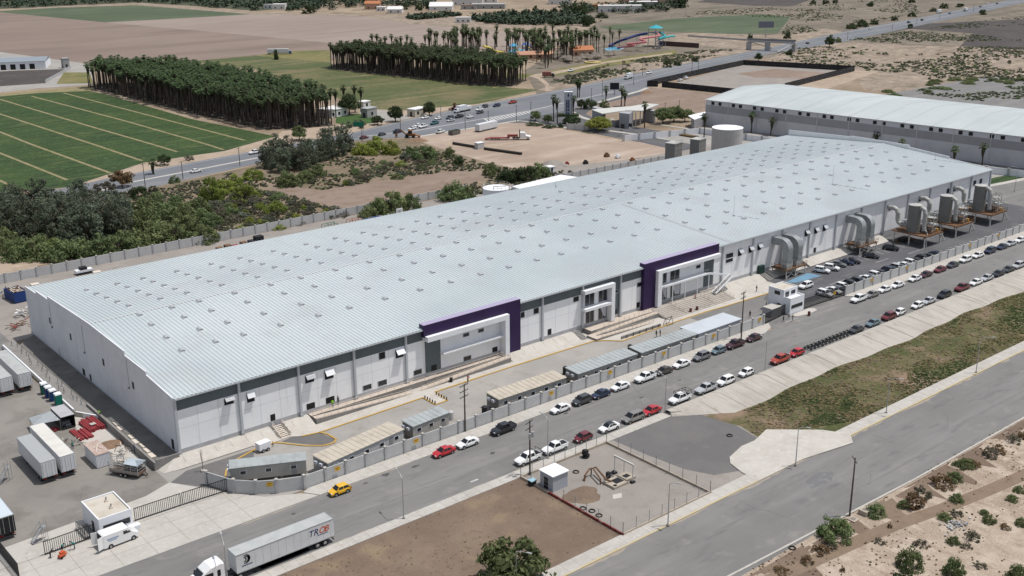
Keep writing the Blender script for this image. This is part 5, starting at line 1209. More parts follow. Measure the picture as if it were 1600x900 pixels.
for (px, py) in ((389, 755), (527, 732), (650, 688), (861, 614), (953, 580), (1037, 552), (1115, 524), (1187, 499), (1303.5, 457), (1362, 439), (1417, 419), (1515, 384), (1560, 369)):
 if px < 400: x, y, rz = 73.2, 151.75, -.6
 else:
  s_, z_ = plane_hit(px, py, (0, 149.3), (100, 149.3)); x, y, rz = s_, 149.28, 0
 t = thing('warning_sign', {389: 'yellow sign on the curved wall end beside the mesh gate', 527: 'yellow wall sign behind the yellow hatchback', 650: 'yellow wall sign above the red sedan by the wall', 861: 'yellow wall sign behind the white sedan and dark grey SUV', 953: 'yellow wall sign above the white sedan left of the white pickup', 1037: 'yellow wall sign above the brown sedan and white sedan', 1115: 'yellow wall sign under the flat white canopy roof', 1187: 'yellow wall sign on the last panel before the dark gatehouse fence', 1303.5: 'yellow wall sign just past the dark sliding gate', 1362: 'yellow sign on the parking wall above the taupe sedan', 1417: 'yellow sign on the parking wall above two white sedans in a pair', 1515: 'faded yellow sign on the far parking wall above a white SUV', 1560: 'farthest yellow sign on the parking wall above navy cars'}[px], 'sign', (x, y, 1.35), rz, 'yellow signs on the street wall')
 b = MB(); b.box(-.5, .5, -.10, -.06, .1, .85, m_sign); b.build('plate', t)
 b = MB(); b.box(-.34, .34, -.112, -.101, .58, .70, m_rust); b.box(-.36, .2, -.112, -.101, .3, .36, m_rust); b.build('printed_bands', t)
m_gate = mat('gate_black', (.016, .016, .018), rough=.5)
def bargate(label, p, q, h=2.2, z=.03, mesh=False, name='bar_gate'):
 p, q = Vector(p), Vector(q); L = (q-p).length
 t = thing(name, label, 'gate', (p.x, p.y, z), math.atan2(q.y-p.y, q.x-p.x))
 b = MB()
 for zz in (.1, h): b.box(0, L, -.05, .05, zz, zz+.1, m_gate)
 for xx in (0, L-.1): b.box(xx, xx+.1, -.05, .05, 0, h+.1, m_gate)
 b.build('frame', t)
 b = MB()
 if mesh:
  n = int(L/.16)
  for i in range(n): b.box(i*L/n, i*L/n+.075, -.012, .012, .2, h, m_gate)
 else:
  n = int(L/.30)
  for i in range(n): b.box(i*L/n, i*L/n+.07, -.03, .03, .2, h, m_gate)
 b.build('bars', t); return t
bargate('black bar gate leaf left of the white gatehouse near three workers', (38.4, 156.9), (46.1, 157.15))
bargate('black bar gate leaf adjoining the right side of the white gatehouse', (52.6, 157.75), (60.3, 157.65))
bargate('black bar gate leaf ending at the curved grey wall', (60.5, 157.65), (68.4, 157.3))
bargate('black mesh panel between the grey wall end and the bar gate', (66.6, 161.4), (69.3, 155.9), mesh=True, name='mesh_panel')
bargate('dark mesh fence panel at the lower left frame corner', (33.4, 163), (33.6, 153.2), mesh=True, name='mesh_panel')
bargate('dark mesh fence between the street wall end and the two storey gatehouse', (199.5, 149.4), (208.9, 150.6), h=2.5, mesh=True, name='mesh_panel')
bargate('dark sliding gate from the two storey gatehouse to the parking wall', (214.8, 150.0), (231.2, 149.5), h=2.5, mesh=True)
def box_building(name, label, x0, x1, y0, y1, z1, parap=.35, m=m_white):
 t = thing(name, label, 'gatehouse', (x0, y0, 0)); b = MB(); b.box(x0, x1, y0, y1, 0, z1-.02, m); wpart(b, 'walls', t)
 b = MB(); b.box(x0+.2, x1-.2, y0+.2, y1-.2, z1-.02, z1+.005, mat('flat_roof_cream', A(214, 206, 192), [(.5, A(196, 186, 170), .45, .7)], rough=.9)); wpart(b, 'flat_roof', t)
 b = MB()
 for a in ((x0, x1, y0, y0+.18), (x0, x1, y1-.18, y1), (x0, x0+.18, y0+.18, y1-.18), (x1-.18, x1, y0+.18, y1-.18)): b.box(*a, z1-.019, z1+parap, m)
 wpart(b, 'parapet', t); return t
t = box_building('gatehouse', 'white single storey gatehouse with cream flat roof between black bar gates', 46.4, 51.6, 155.7, 163.1, 3.3, .25)
b = MB(); b.box(47.0, 51.2, 155.64, 155.72, 1.35, 2.25, m_carglass); wpart(b, 'ribbon_window', t)
b = MB(); b.box(46.2, 52.4, 154.7, 155.69, .05, .95, m_white); wpart(b, 'counter_plinth', t)
b = MB(); b.box(46.34, 46.42, 158, 158.9, .05, 2.1, m_black); wpart(b, 'door', t)
b = MB(); b.box(44.6, 46.39, 157.6, 161.6, .1, .3, m_conc_dark); railing(b, (44.7, 157.7, .3), (44.7, 161.5, .3), 4, 1, m_gate); wpart(b, 'porch', t)
for (x, y) in ((49.6, 160.9), (49.4, 158.3)):
 b = MB(); b.box(x-.25, x+.25, y-.2, y+.2, 3.3, 3.6, m_rail); b.cyl((x, y, 3.6), (x, y, 4.1), .09, .14, 8, m_skyside); wpart(b, 'roof_vent', t)
t = box_building('gatehouse', 'white two storey gatehouse with dark windows beside the sliding gate', 209.2, 214.5, 151.5, 156, 5.6, .22)
b = MB(); b.box(209.4, 214.8, 149.6, 151.49, 0, 3.7, m_white); wpart(b, 'lower_block', t)
b = MB(); b.box(209.4, 214.8, 149.6, 149.75, 3.71, 4.1, m_white); b.box(209.4, 209.55, 149.76, 151.48, 3.71, 4.1, m_white); b.box(214.65, 214.8, 149.76, 151.48, 3.71, 4.1, m_white); wpart(b, 'balcony_parapet', t)
for a in ((209.8, 211.2, 151.44, 151.52, 3.9, 5.2), (212.0, 213.6, 151.44, 151.52, 4.2, 5.1), (209.15, 209.22, 152.6, 154.2, 4.3, 5.2), (209.9, 214.2, 149.55, 149.62, 1.4, 2.3)):
 b = MB(); b.box(*a, m_carglass); wpart(b, 'window', t)
b = MB(); b.box(209.12, 209.22, 152.2, 153.2, .1, 2.2, m_black); wpart(b, 'door', t)
slab('gatehouse_island', [(209, 149.2), (209.6, 147.6), (213, 146.9), (217, 147.2), (217.8, 148.6), (216.5, 149.3)], -.05, .16, m_conc)
rect('road_gate_throat', 199, 232, 145.9, 152, m_asph, .021)
b = MB(); b.box(204.6, 208.6, 151.2, 154.0, 0, 2.1, m_plinth, m_walk); tag(b.build('utility_box'), 'low grey concrete block with pale top left of the two storey gatehouse', 'block')

m_cabin = mat('cabin_grey', (.40, .385, .35), [(.4, (.34, .325, .30), .45, .7), (1.2, (.44, .42, .385), .55, .8)], rough=.75)
m_cabroof = mat('cabin_roof', A(186, 192, 192), [(.5, A(170, 175, 174), .45, .7)], rough=.5, metal=.1)
m_cabroof2 = mat('cabin_roof_cream', A(206, 196, 180), [(.5, A(190, 180, 164), .45, .7)], rough=.7)
def cabin(label, cx, cy, L, W, rz, roof, h=2.9, win=3, ac=True, m=None):
 t = thing('site_cabin', label, 'cabin', (cx, cy, .02), rz, 'site cabins along the street wall'); m = m or m_cabin
 b = MB(); b.box(-L/2, L/2, -W/2, W/2, .45, h-.1, m)
 for i in range(int(L/.6)): b.box(-L/2+i*.6, -L/2+i*.6+.05, -W/2-.015, W/2+.015, .5, h-.12, m)
 b.build('walls', t)
 b = MB(); b.add([(-L/2-.15, -W/2-.2, h-.1), (L/2+.15, -W/2-.2, h-.1), (L/2+.15, W/2+.2, h+.08), (-L/2-.15, W/2+.2, h+.08), (-L/2-.15, -W/2-.2, h-.02), (L/2+.15, -W/2-.2, h-.02), (L/2+.15, W/2+.2, h+.16), (-L/2-.15, W/2+.2, h+.16)], [(0, 3, 2, 1), (4, 5, 6, 7), (0, 1, 5, 4), (1, 2, 6, 5), (2, 3, 7, 6), (3, 0, 4, 7)], roof)
 for i in range(int(L/1.2)):
  xx = -L/2+i*1.2; b.beam((xx, -W/2-.2, h-.01), (xx, W/2+.2, h+.17), .08, .07, roof)
 b.build('roof', t)
 b = MB()
 for xx in (-L/2+.5, -L/6, L/6, L/2-.5):
  for s in (-1, 1): b.box(xx-.2, xx+.2, s*W/2*.8-.2, s*W/2*.8+.2, 0, .45, m_conc_dark)
 b.box(-L/2, L/2, -W/2+.3, -W/2+.4, .3, .46, m_rust); b.build('piers', t)
 for i in range(win):
  xx = -L/2+L*(i+.5)/win; f = MB(); f.box(xx-.55, xx+.55, -W/2-.05, -W/2-.016, 1.5, 2.25, m_white); o = f.build('window', t)
  g_ = MB(); g_.box(xx-.45, xx+.45, -W/2-.065, -W/2-.051, 1.57, 2.18, m_carglass); g_.build('pane', o)
 b = MB(); b.box(L*.3, L*.3+.9, -W/2-.04, -W/2-.017, .5, 2.4, m_skyside); b.build('door', t)
 if ac:
  for yy in (-.5, .9):
   b = MB(); b.box(-L/2-.45, -L/2-.02, yy-.35, yy+.35, 2.0, 2.5, m_white); b.cyl((-L/2-.46, yy, 2.25), (-L/2-.44, yy, 2.25), .18, .18, 10, m_skyside); b.build('air_conditioner', t)
 return t
def mid(*p): return (sum(q[0] for q in p)/len(p), sum(q[1] for q in p)/len(p))
cabin('grey cabin with bluish roof set askew by the curved wall and mesh gate', 76.0, 157.5, 12.6, 2.6, math.atan2(153.4-159, 81.2-69.8), m_cabroof, 3.0, 3)
cabin('long pale grey cabin with cream ribbed roof behind the yellow hatchback wall', 91.6, 153.3, 17.4, 3.9, math.atan2(2.6, 17.4), m_cabroof2, 3.0, 5, m=mat('cabin_pale', (.50, .50, .49), [(.5, (.44, .44, .43), .45, .7)], rough=.75))
cabin('short grey cabin with bluish roof between cream roofed cabin and a standing tank', 106.6, 154.3, 8.6, 3.0, .08, m_cabroof, 3.0, 3)
cabin('grey cabin with half cream half bluish roof behind the black pickup wall', 130.3, 153.3, 17, 3.8, -.02, m_cabroof2, 3.0, 5)
cabin('grey cabin with pale bluish roof second left of the flat white canopy', 150.2, 152.7, 16.8, 3.7, -.005, m_cabroof, 3.0, 5)
cabin('grey cabin with plain bluish roof touching the flat white canopy', 168.4, 152.3, 17.2, 3.6, -.01, m_cabroof, 3.0, 5)
t = thing('flat_canopy', 'flat white roofed shed beside the last cabin and the street pole', 'canopy', (177.2, 150.1, 0))
b = MB(); b.box(177.2, 192.2, 150.1, 155.7, 2.9, 3.05, mat('canopy_white', A(210, 216, 222), [(.2, A(198, 204, 210), .45, .7)], rough=.5)); wpart(b, 'roof', t)
b = MB(); b.box(177.4, 192, 150.2, 155.5, .02, 2.89, m_plinth); wpart(b, 'walls', t)
for i, (px, py) in enumerate(((704, 648), (757, 640), (881, 577), (983, 543))):
 x, y = gp(px, py, 1); b = MB()
 b.cyl((x, 157.6 if i > 1 else y, .02), (x, 157.6 if i > 1 else y, 1.6), .55, .55, 14, m_cmu if i == 0 else m_trim); b.cyl((x, 157.6 if i > 1 else y, 1.6), (x, 157.6 if i > 1 else y, 1.85), .55, .2, 14, m_cmu if i == 0 else m_trim)
 tag(b.build('water_tank'), ['grey upright water tank at the end of the short cabin', 'black water tank beside the half cream roofed cabin end', 'black water tank between the half cream roofed cabin and its neighbour', 'black water tank left of the plain bluish roofed cabin'][i], 'tank')
x, y = gp(412, 704); t = thing('generator_trailer', 'small white box generator trailer on the gravel by the timber steps', 'generator', (x, y, .03), .1)
b = MB(); b.box(-1.2, 1.2, -.7, .7, .45, 1.75, m_white); b.build('housing', t)
for xx in (-.5, .5):
 for s in (-1, 1): link('wheel', _cm['sedan']['wheel'], t, (xx, s*.75, .3))
b = MB(); b.beam((1.2, 0, .5), (2.2, 0, .5), .1, .1, m_rust); b.beam((2.0, 0, 0), (2.0, 0, 1.1), .08, .08, m_rust); b.build('drawbar', t)

PC = {'dark green': (.015, .09, .075), 'navy': (.012, .03, .12), 'blue': (.015, .05, .16), 'teal green': (.01, .16, .12)}
for (x, y, c, lab) in ((58.3, 218.6, 'dark green', 'dark green portable toilet at the far end of the row of four'), (58.4, 216.2, 'navy', 'navy portable toilet second in the row from the trailers'), (58.5, 214.0, 'blue', 'blue portable toilet next to the teal green one'), (58.7, 211.4, 'teal green', 'bright teal green portable toilet nearest the black open box')):
 t = thing('portable_toilet', lab, 'toilet', (x, y, .02), 0, 'portable toilets in a row'); mm = mat('toilet_'+c.replace(' ', '_'), PC[c], rough=.5)
 b = MB(); b.box(-.62, .62, -.62, .62, .05, 2.15, mm); b.build('cabin_body', t)
 b = MB(); b.loft([[(-.68, -.68, 2.15), (.68, -.68, 2.15), (.68, .68, 2.15), (-.68, .68, 2.15)], [(-.6, -.6, 2.4), (.6, -.6, 2.4), (.6, .6, 2.4), (-.6, .6, 2.4)], [(-.1, -.4, 2.5), (.1, -.4, 2.5), (.1, .4, 2.5), (-.1, .4, 2.5)]], m_white); b.build('roof', t)
 b = MB(); b.box(-.66, -.625, -.45, .45, .2, 2.05, mat('toilet_door_'+c.replace(' ', '_'), tuple(v*.8 for v in PC[c]), rough=.5)); b.build('door', t)
t = thing('open_box_body', 'black lorry box body with open front and grey roof below the toilets', 'box body', (56.4, 201.7, .02))
b = MB()
mk = mat('box_black', (.02, .02, .022), rough=.6)
for a in ((-1.25, -1.15, -2.9, 2.9, .3, 2.6), (1.15, 1.25, -2.9, 2.9, .3, 2.6), (-1.25, 1.25, 2.8, 2.9, .3, 2.6), (-1.25, 1.25, -2.9, 2.9, .2, .3)): b.box(*a, mk)
b.build('shell', t); b = MB(); b.box(-1.28, 1.28, -2.93, 2.93, 2.6, 2.68, m_plinth); b.build('roof', t)
b = MB()
for i in range(7): b.box(RND.uniform(-.9, .3), RND.uniform(.4, 1.0), -2.2+i*.6, -1.8+i*.6, .3, RND.uniform(.6, 1.4), m_skyside)
b.build('stored_parts', t)
t = thing('tarpaulin_shelter', 'pale tarpaulin shelter with red goods beside the black box body', 'shelter', (52.8, 201.5, .02))
b = MB(); b.add([(-2.2, -1.5, 2.1), (2.3, -2.6, 2.2), (2.2, 2.4, 2.3), (-1.8, 2.8, 1.9), (.2, .4, 2.7)], [(0, 1, 4), (1, 2, 4), (2, 3, 4), (3, 0, 4), (4, 1, 0), (4, 2, 1), (4, 3, 2), (4, 0, 3)], mat('tarpaulin_pale', (.56, .60, .62), rough=.6)); b.build('sheet', t)
b = MB()
for x, y in ((-2.1, -1.4), (2.2, -2.5), (2.1, 2.3), (-1.7, 2.7)): b.cyl((x, y, 0), (x, y, 2.1), .05, .05, 6, m_galv)
b.build('poles', t)
m_red = mat('red_oxide_steel', (.26, .035, .04), [(1.5, (.17, .03, .032), .45, .7), (5, (.36, .13, .12), .6, .8)], rough=.6)
for (px, py, L, W, n, h, lab) in ((143, 666, 5.4, 2.9, 9, .9, 'wide bundle of red steel beams with a pale sheet on top'), (121, 681, 5.2, 1.0, 4, .4, 'narrow strip of red steel sheets left of the wide bundle'), (134, 679, 4.6, 1.5, 5, .5, 'short stack of red steel sheets touching the wide bundle'), (86, 672, 1.6, 1.2, 4, .5, 'small red steel heap under the pale tarpaulin edge')):
 x, y = gp(px, py); b = MB()
 for i in range(n):
  yy = -W/2+W*(i+.5)/n; b.T = Matrix.Translation((x, y, .03)) @ Matrix.Rotation(PI/2+.05, 4, 'Z')
  hh = h*RND.uniform(.6, 1); b.box(-L/2+RND.uniform(-.3, .3), L/2+RND.uniform(-.3, .3), yy-W/n*.42, yy+W/n*.42, 0, hh, m_red)
 if n == 9: b.box(-1.6, -.6, -.4, .6, h, h+.04, m_walk)
 b.T = None; tag(b.build('steel_stack'), lab, 'steel stack', 'red steel stacks in the yard')
slab('yard_concrete_pad', [(56.8, 206), (59.6, 203), (62.0, 198), (61.8, 178), (58.5, 176), (57.4, 186), (56, 190), (57.6, 199)], -.05, .035, m_conc)
t = thing('storage_container', 'small ribbed white container with faded rusty roof beside the cage trailer', 'container', (55.75, 182.2, .02))
b = MB(); b.box(-1.2, 1.2, -2.9, 2.9, .1, 2.5, m_white)
for i in range(20):
 b.box(-1.2+i*.12, -1.15+i*.12, -2.93, 2.93, .15, 2.45, m_plinth) if i % 2 else None
for i in range(24): b.box(-1.23, 1.23, -2.85+i*.24, -2.77+i*.24, .15, 2.45, m_white)
b.build('walls', t); b = MB(); b.box(-1.26, 1.26, -2.96, 2.96, 2.5, 2.6, mat('faded_rust_roof', (.38, .28, .24), [(1, (.46, .38, .34), .45, .7)], rough=.8)); b.build('roof', t)
b = MB()
for i in range(7): b.beam((RND.uniform(-1, 1), RND.uniform(-2, 2), 2.65), (RND.uniform(-1, 1), RND.uniform(-2, 2), 2.7), .1, .08, m_rail)
tag(b.build('loose_timber', None, False, (55.75, 182.2, .02)), 'loose timber lying on the rusty container roof', 'timber')
def mound(name, label, x, y, rx, ry, h, m, seed=1, cat='soil heap', n=24):
 r_ = random.Random(seed); b = MB(); rings = []; K = 6
 for k in range(K+1):
  q = k/K; R_ = []
  for i in range(n):
   a = 2*PI*i/n; j = 1+.12*math.sin(3*a+seed)+r_.uniform(-.08, .08)
   R_.append((x+rx*(1-q)*j*math.cos(a), y+ry*(1-q)*j*math.sin(a), h*(math.sin(q*PI/2)**1.3)+r_.uniform(-.04, .04)*h*(1 if 0 < k < K else 0)))
  rings.append(R_)
 b.loft(rings, m, caps=False); return tag(b.build(name), label, cat)
m_soil = mat('heap_soil', A(146, 120, 98), [(.6, A(124, 100, 80), .45, .7, 6), (2, A(162, 138, 114), .5, .75)], rough=.95)
x, y = gp(176, 694); mound('soil_heap', 'flat brown soil heap beside the rusty container and dock', x, y, 2.6, 2.0, .5, m_soil, 2)
for (px, py, lab) in ((205, 698, 'pile of scrap timber and blue drum at the dock wall'), (178, 712, 'scatter of scrap boards behind the cage trailer'), (110, 694, 'small scrap frame pile by the cream roofed trailer')):
 x, y = gp(px, py); b = MB()
 for i in range(26):
  q = Vector((x+RND.uniform(-1.6, 1.6), y+RND.uniform(-1.6, 1.6), RND.uniform(.1, .7))); b.beam(q, q+Vector((RND.uniform(-1, 1), RND.uniform(-1, 1), RND.uniform(-.3, .3))), .12, .08, RND.choice([m_rust, m_rail, m_trim, m_skyside, MATS['dusty_panel']]))
 if 'blue' in lab: b.cyl((x+1.2, y+.6, 0), (x+1.2, y+.6, 1.0), .32, .32, 12, mat('drum_blue', (.02, .08, .25), rough=.5))
 tag(b.build('scrap_pile'), lab, 'scrap')
def rolling_ladder(label, px, py, rz):
 x, y = gp(px, py); t = thing('rolling_ladder', label, 'ladder', (x, y, .03), rz)
 b = MB()
 for s in (-1, 1):
  b.beam((-1.2, s*.4, .2), (.6, s*.4, 2.2), .06, .08, m_skyside); b.beam((.6, s*.4, .1), (.6, s*.4, 3.1), .06, .06, m_skyside); b.beam((-1.2, s*.4, 1.2), (.6, s*.4, 3.1), .05, .05, m_skyside); b.beam((-1.2, s*.4, .1), (1.2, s*.4, .1), .06, .06, m_skyside); b.beam((1.2, s*.4, .1), (1.2, s*.4, 3.1), .05, .05, m_skyside)
 b.build('frame', t)
 b = MB()
 for i in range(8): b.box(-1.2+i*.225, -1.0+i*.225, -.4, .4, .2+i*.25, .24+i*.25, m_galv)
 b.box(.6, 1.2, -.4, .4, 2.2, 2.26, m_galv); b.build('treads', t)
rolling_ladder('rolling steel ladder at the left frame edge of the yard', 8, 752, .4)
rolling_ladder('rolling steel ladder beside the black bar gate left of the gatehouse', 62, 846, .1)
t = thing('waste_skip', 'blue open skip heaped with wood behind the factory corner', 'skip', (*gp(27, 468), .02), .1)
b = MB(); mb_ = mat('skip_blue', (.015, .045, .17), rough=.5); b.box(-1.8, 1.8, -3.2, -3.1, .2, 2.6, mb_); b.box(-1.8, 1.8, 3.1, 3.2, .2, 2.6, mb_); b.box(-1.8, -1.7, -3.1, 3.1, .2, 2.6, mb_); b.box(1.7, 1.8, -3.1, 3.1, .2, 2.6, mb_); b.box(-1.7, 1.7, -3.1, 3.1, .2, .4, mb_)
for i in range(7): b.box(-1.86, 1.86, -2.8+i*.9, -2.7+i*.9, .3, 2.5, mb_)
b.build('bin', t); b = MB()
for i in range(30): b.beam((RND.uniform(-1.5, 1.5), RND.uniform(-2.8, 2.8), 2.5), (RND.uniform(-1.6, 1.6), RND.uniform(-2.8, 2.8), RND.uniform(2.5, 3.1)), .2, .1, RND.choice([m_rail, m_rust]))
b.build('wood_load', t)
for (px, py, n, lab, cl) in ((40, 492, 22, 'heap of pale scrap sheets at the back dock corner', [m_walk, m_skyside, m_white]), (30, 510, 18, 'heap of rusty scrap bars on the back dock', [m_rust, m_red]), (5, 462, 14, 'dark machinery scrap behind the yard at the left edge', [m_trim, m_rust, m_galv])):
 x, y = gp(px, py); b = MB()
 for i in range(n):
  q = Vector((x+RND.uniform(-2, 2), y+RND.uniform(-2.5, 2.5), RND.uniform(.1, 1.3))); b.beam(q, q+Vector((RND.uniform(-1.6, 1.6), RND.uniform(-1.6, 1.6), RND.uniform(-.4, .6))), RND.uniform(.1, .6), .1, RND.choice(cl))
 tag(b.build('scrap_heap'), lab, 'scrap')
for (px, py, kind, lab) in ((130, 419, 'van', 'white pickup backed to the back wall over the roof edge'), (151, 422, 'crate', 'small orange crate by the back wall'), (54, 441, 'crate', 'tan covered pallet by the back wall near the blue skip'), (374, 380, 'rack', 'dark steel rack with red goods by the back wall'), (515, 353, 'frame', 'green steel frame standing at the back wall'), (553, 346, 'frame', 'orange lifting frame at the back wall'), (580, 341, 'blue', 'long blue tarpaulin covered stack at the back wall'), (624, 329, 'board', 'white framed board leaning on the back wall'), (700, 320, 'pipe', 'dark pipe stack near the white tank at the back wall')):
 x, y = gp(px, py, 1.5); y = min(y, 298.6)
 t = thing('wall_store', lab, 'stored goods', (x, y, .02)); b = MB()
 if kind == 'van': b.box(-2.2, 2.2, -.9, .9, .4, 1.2, m_white); b.box(-1.0, .8, -.85, .85, 1.2, 1.9, m_trim); b.box(-2.2, 2.2, -1.2, -.92, .1, .6, m_trim)
 elif kind == 'crate': b.box(-1.0, 1.0, -.8, .8, .1, 1.1, m_rail); b.box(-1.1, 1.1, -.9, .9, 0, .12, m_rust)
 elif kind == 'rack':
  for i in range(6): b.box(-7+i*2.5, -5.3+i*2.5, -1, 1, .2, RND.uniform(1, 1.9), RND.choice([m_trim, m_red, m_rust])); b.box(-7.2, 7.4, -1.2, 1.2, 0, .25, m_trim)
  b.box(4.9, 7.4, -1, 1, .2, 2.6, m_trim)
 elif kind == 'frame':
  mm = mat('frame_green', (.08, .22, .16), rough=.6) if 'green' in lab else mat('frame_orange', (.36, .14, .09), rough=.6)
  for xx in (-2.2, 0, 2.2):
   for yy in (-.9, .9): b.beam((xx, yy, 0), (xx, yy, 2.2), .15, .15, mm)
  for yy in (-.9, .9):
   for zz in (.7, 2.2): b.beam((-2.2, yy, zz), (2.2, yy, zz), .14, .14, mm)
  b.box(-2.2, 2.2, -1, 1, .1, .5, mm)
 elif kind == 'blue':
  b.loft([[(-3.4, -.9, 0), (-3.4, .9, 0), (-3.2, .7, 1.4), (-3.2, -.7, 1.4)], [(3.4, -.9, 0), (3.4, .9, 0), (3.2, .7, 1.7), (3.2, -.7, 1.7)]], mat('tarp_blue', (.012, .03, .13), rough=.5))
 elif kind == 'board': b.box(-1.2, 1.2, -.1, .1, 0, 2.2, m_white); b.box(-.9, .9, -.13, -.101, .4, 1.9, m_cmu)
 else:
  for i in range(4): b.cyl((-2.5, -.6+i*.4, .3), (2.5, -.6+i*.4, .3), .2, .2, 8, m_trim)
 b.build('goods', t)

m_duct = mat('galvanised_duct', (.34, .36, .36), [(.8, (.27, .285, .29), .45, .65)], rough=.42, metal=.45)
m_drum = mat('collector_drum_grey', (.20, .195, .18), [(.8, (.15, .145, .13), .55, .75, 5, (1, 1, .2)), (.5, (.17, .167, .155), .45, .7)], rough=.6)
m_ductw = mat('duct_pale', (.42, .415, .39), [(.6, (.33, .325, .30), .45, .7), (1.5, (.24, .2, .16), .62, .8)], rough=.5)
m_deck = mat('rust_deck', (.13, .068, .036), [(.8, (.19, .10, .05), .45, .7), (2, (.07, .045, .03), .5, .75)], rough=.9)
m_postw = mat('white_steel_post', (.52, .50, .46), rough=.6)
def blower(label, x0):
 t = thing('blower_platform', label, 'blower platform', (x0, 166.9, 0)); x1 = x0+8.6; y0, y1, zd = 166.9, 172.0, 2.5
 b = MB(); b.box(x0, x1, y0, y1, zd-.22, zd, m_deck); wpart(b, 'deck', t)
 for x in (x0+.3, x0+4.2, x1-.3):
  for y in (y0+.3, y1-.3):
   b = MB(); b.beam((x, y, 0), (x, y, zd-.22), .22, .22, m_postw); wpart(b, 'leg', t)
 b = MB()
 for x in (x0+.3, x0+4.2): b.beam((x, y0+.3, .2), (x+3.9, y0+.3, zd-.3), .1, .1, m_postw); b.beam((x+3.9, y0+.3, .2), (x, y0+.3, zd-.3), .1, .1, m_postw)
 wpart(b, 'bracing', t)
 b = MB(); railing(b, (x0, y0, zd), (x1, y0, zd), 7, 1, m_rust); railing(b, (x1, y0, zd), (x1, y1, zd), 4, 1, m_rust); railing(b, (x0, y0, zd), (x0, y1, zd), 4, 1, m_rust); wpart(b, 'guard_rail', t)
 for k in (0, 1):
  x = x0+1.9+k*4.2; b = MB(); w = .95; s = []
  R_ = 1.7; path = [(YF-.02, 9.3)]
  for i in range(9):
   a = PI/2*i/8; path.append((169.8-R_*math.sin(a)+.3, 9.3-R_+R_*math.cos(a)))
  path.append((168.4, 5.0))
  for (y, z), (yn, zn) in zip(path, path[1:]+[(168.4, 4.0)]):
   d = Vector((0, yn-y, zn-z)).normalized(); u = Vector((0, -d.z, d.y))*w
   s.append([(x-w, y-u.y, z-u.z), (x+w, y-u.y, z-u.z), (x+w, y+u.y, z+u.z), (x-w, y+u.y, z+u.z)])
  b.loft(s, m_duct); wpart(b, 'duct', t)
  b = MB(); b.box(x-1.25, x+1.25, 167.5, 169.4, zd, 4.3, m_ductw); b.box(x-.95, x+.95, 167.4, 169.5, 4.3, 5.0, m_duct); b.cyl((x-1.5, 168.2, 3.2), (x-1.26, 168.2, 3.2), .6, .6, 12, m_skyside)
  wpart(b, 'fan_box', t)
 return t
blower('rust decked blower platform with twin galvanised ducts above blue parking bays', 231.0)
blower('rust decked blower platform with twin galvanised ducts behind the lone black sedan', 264.2)
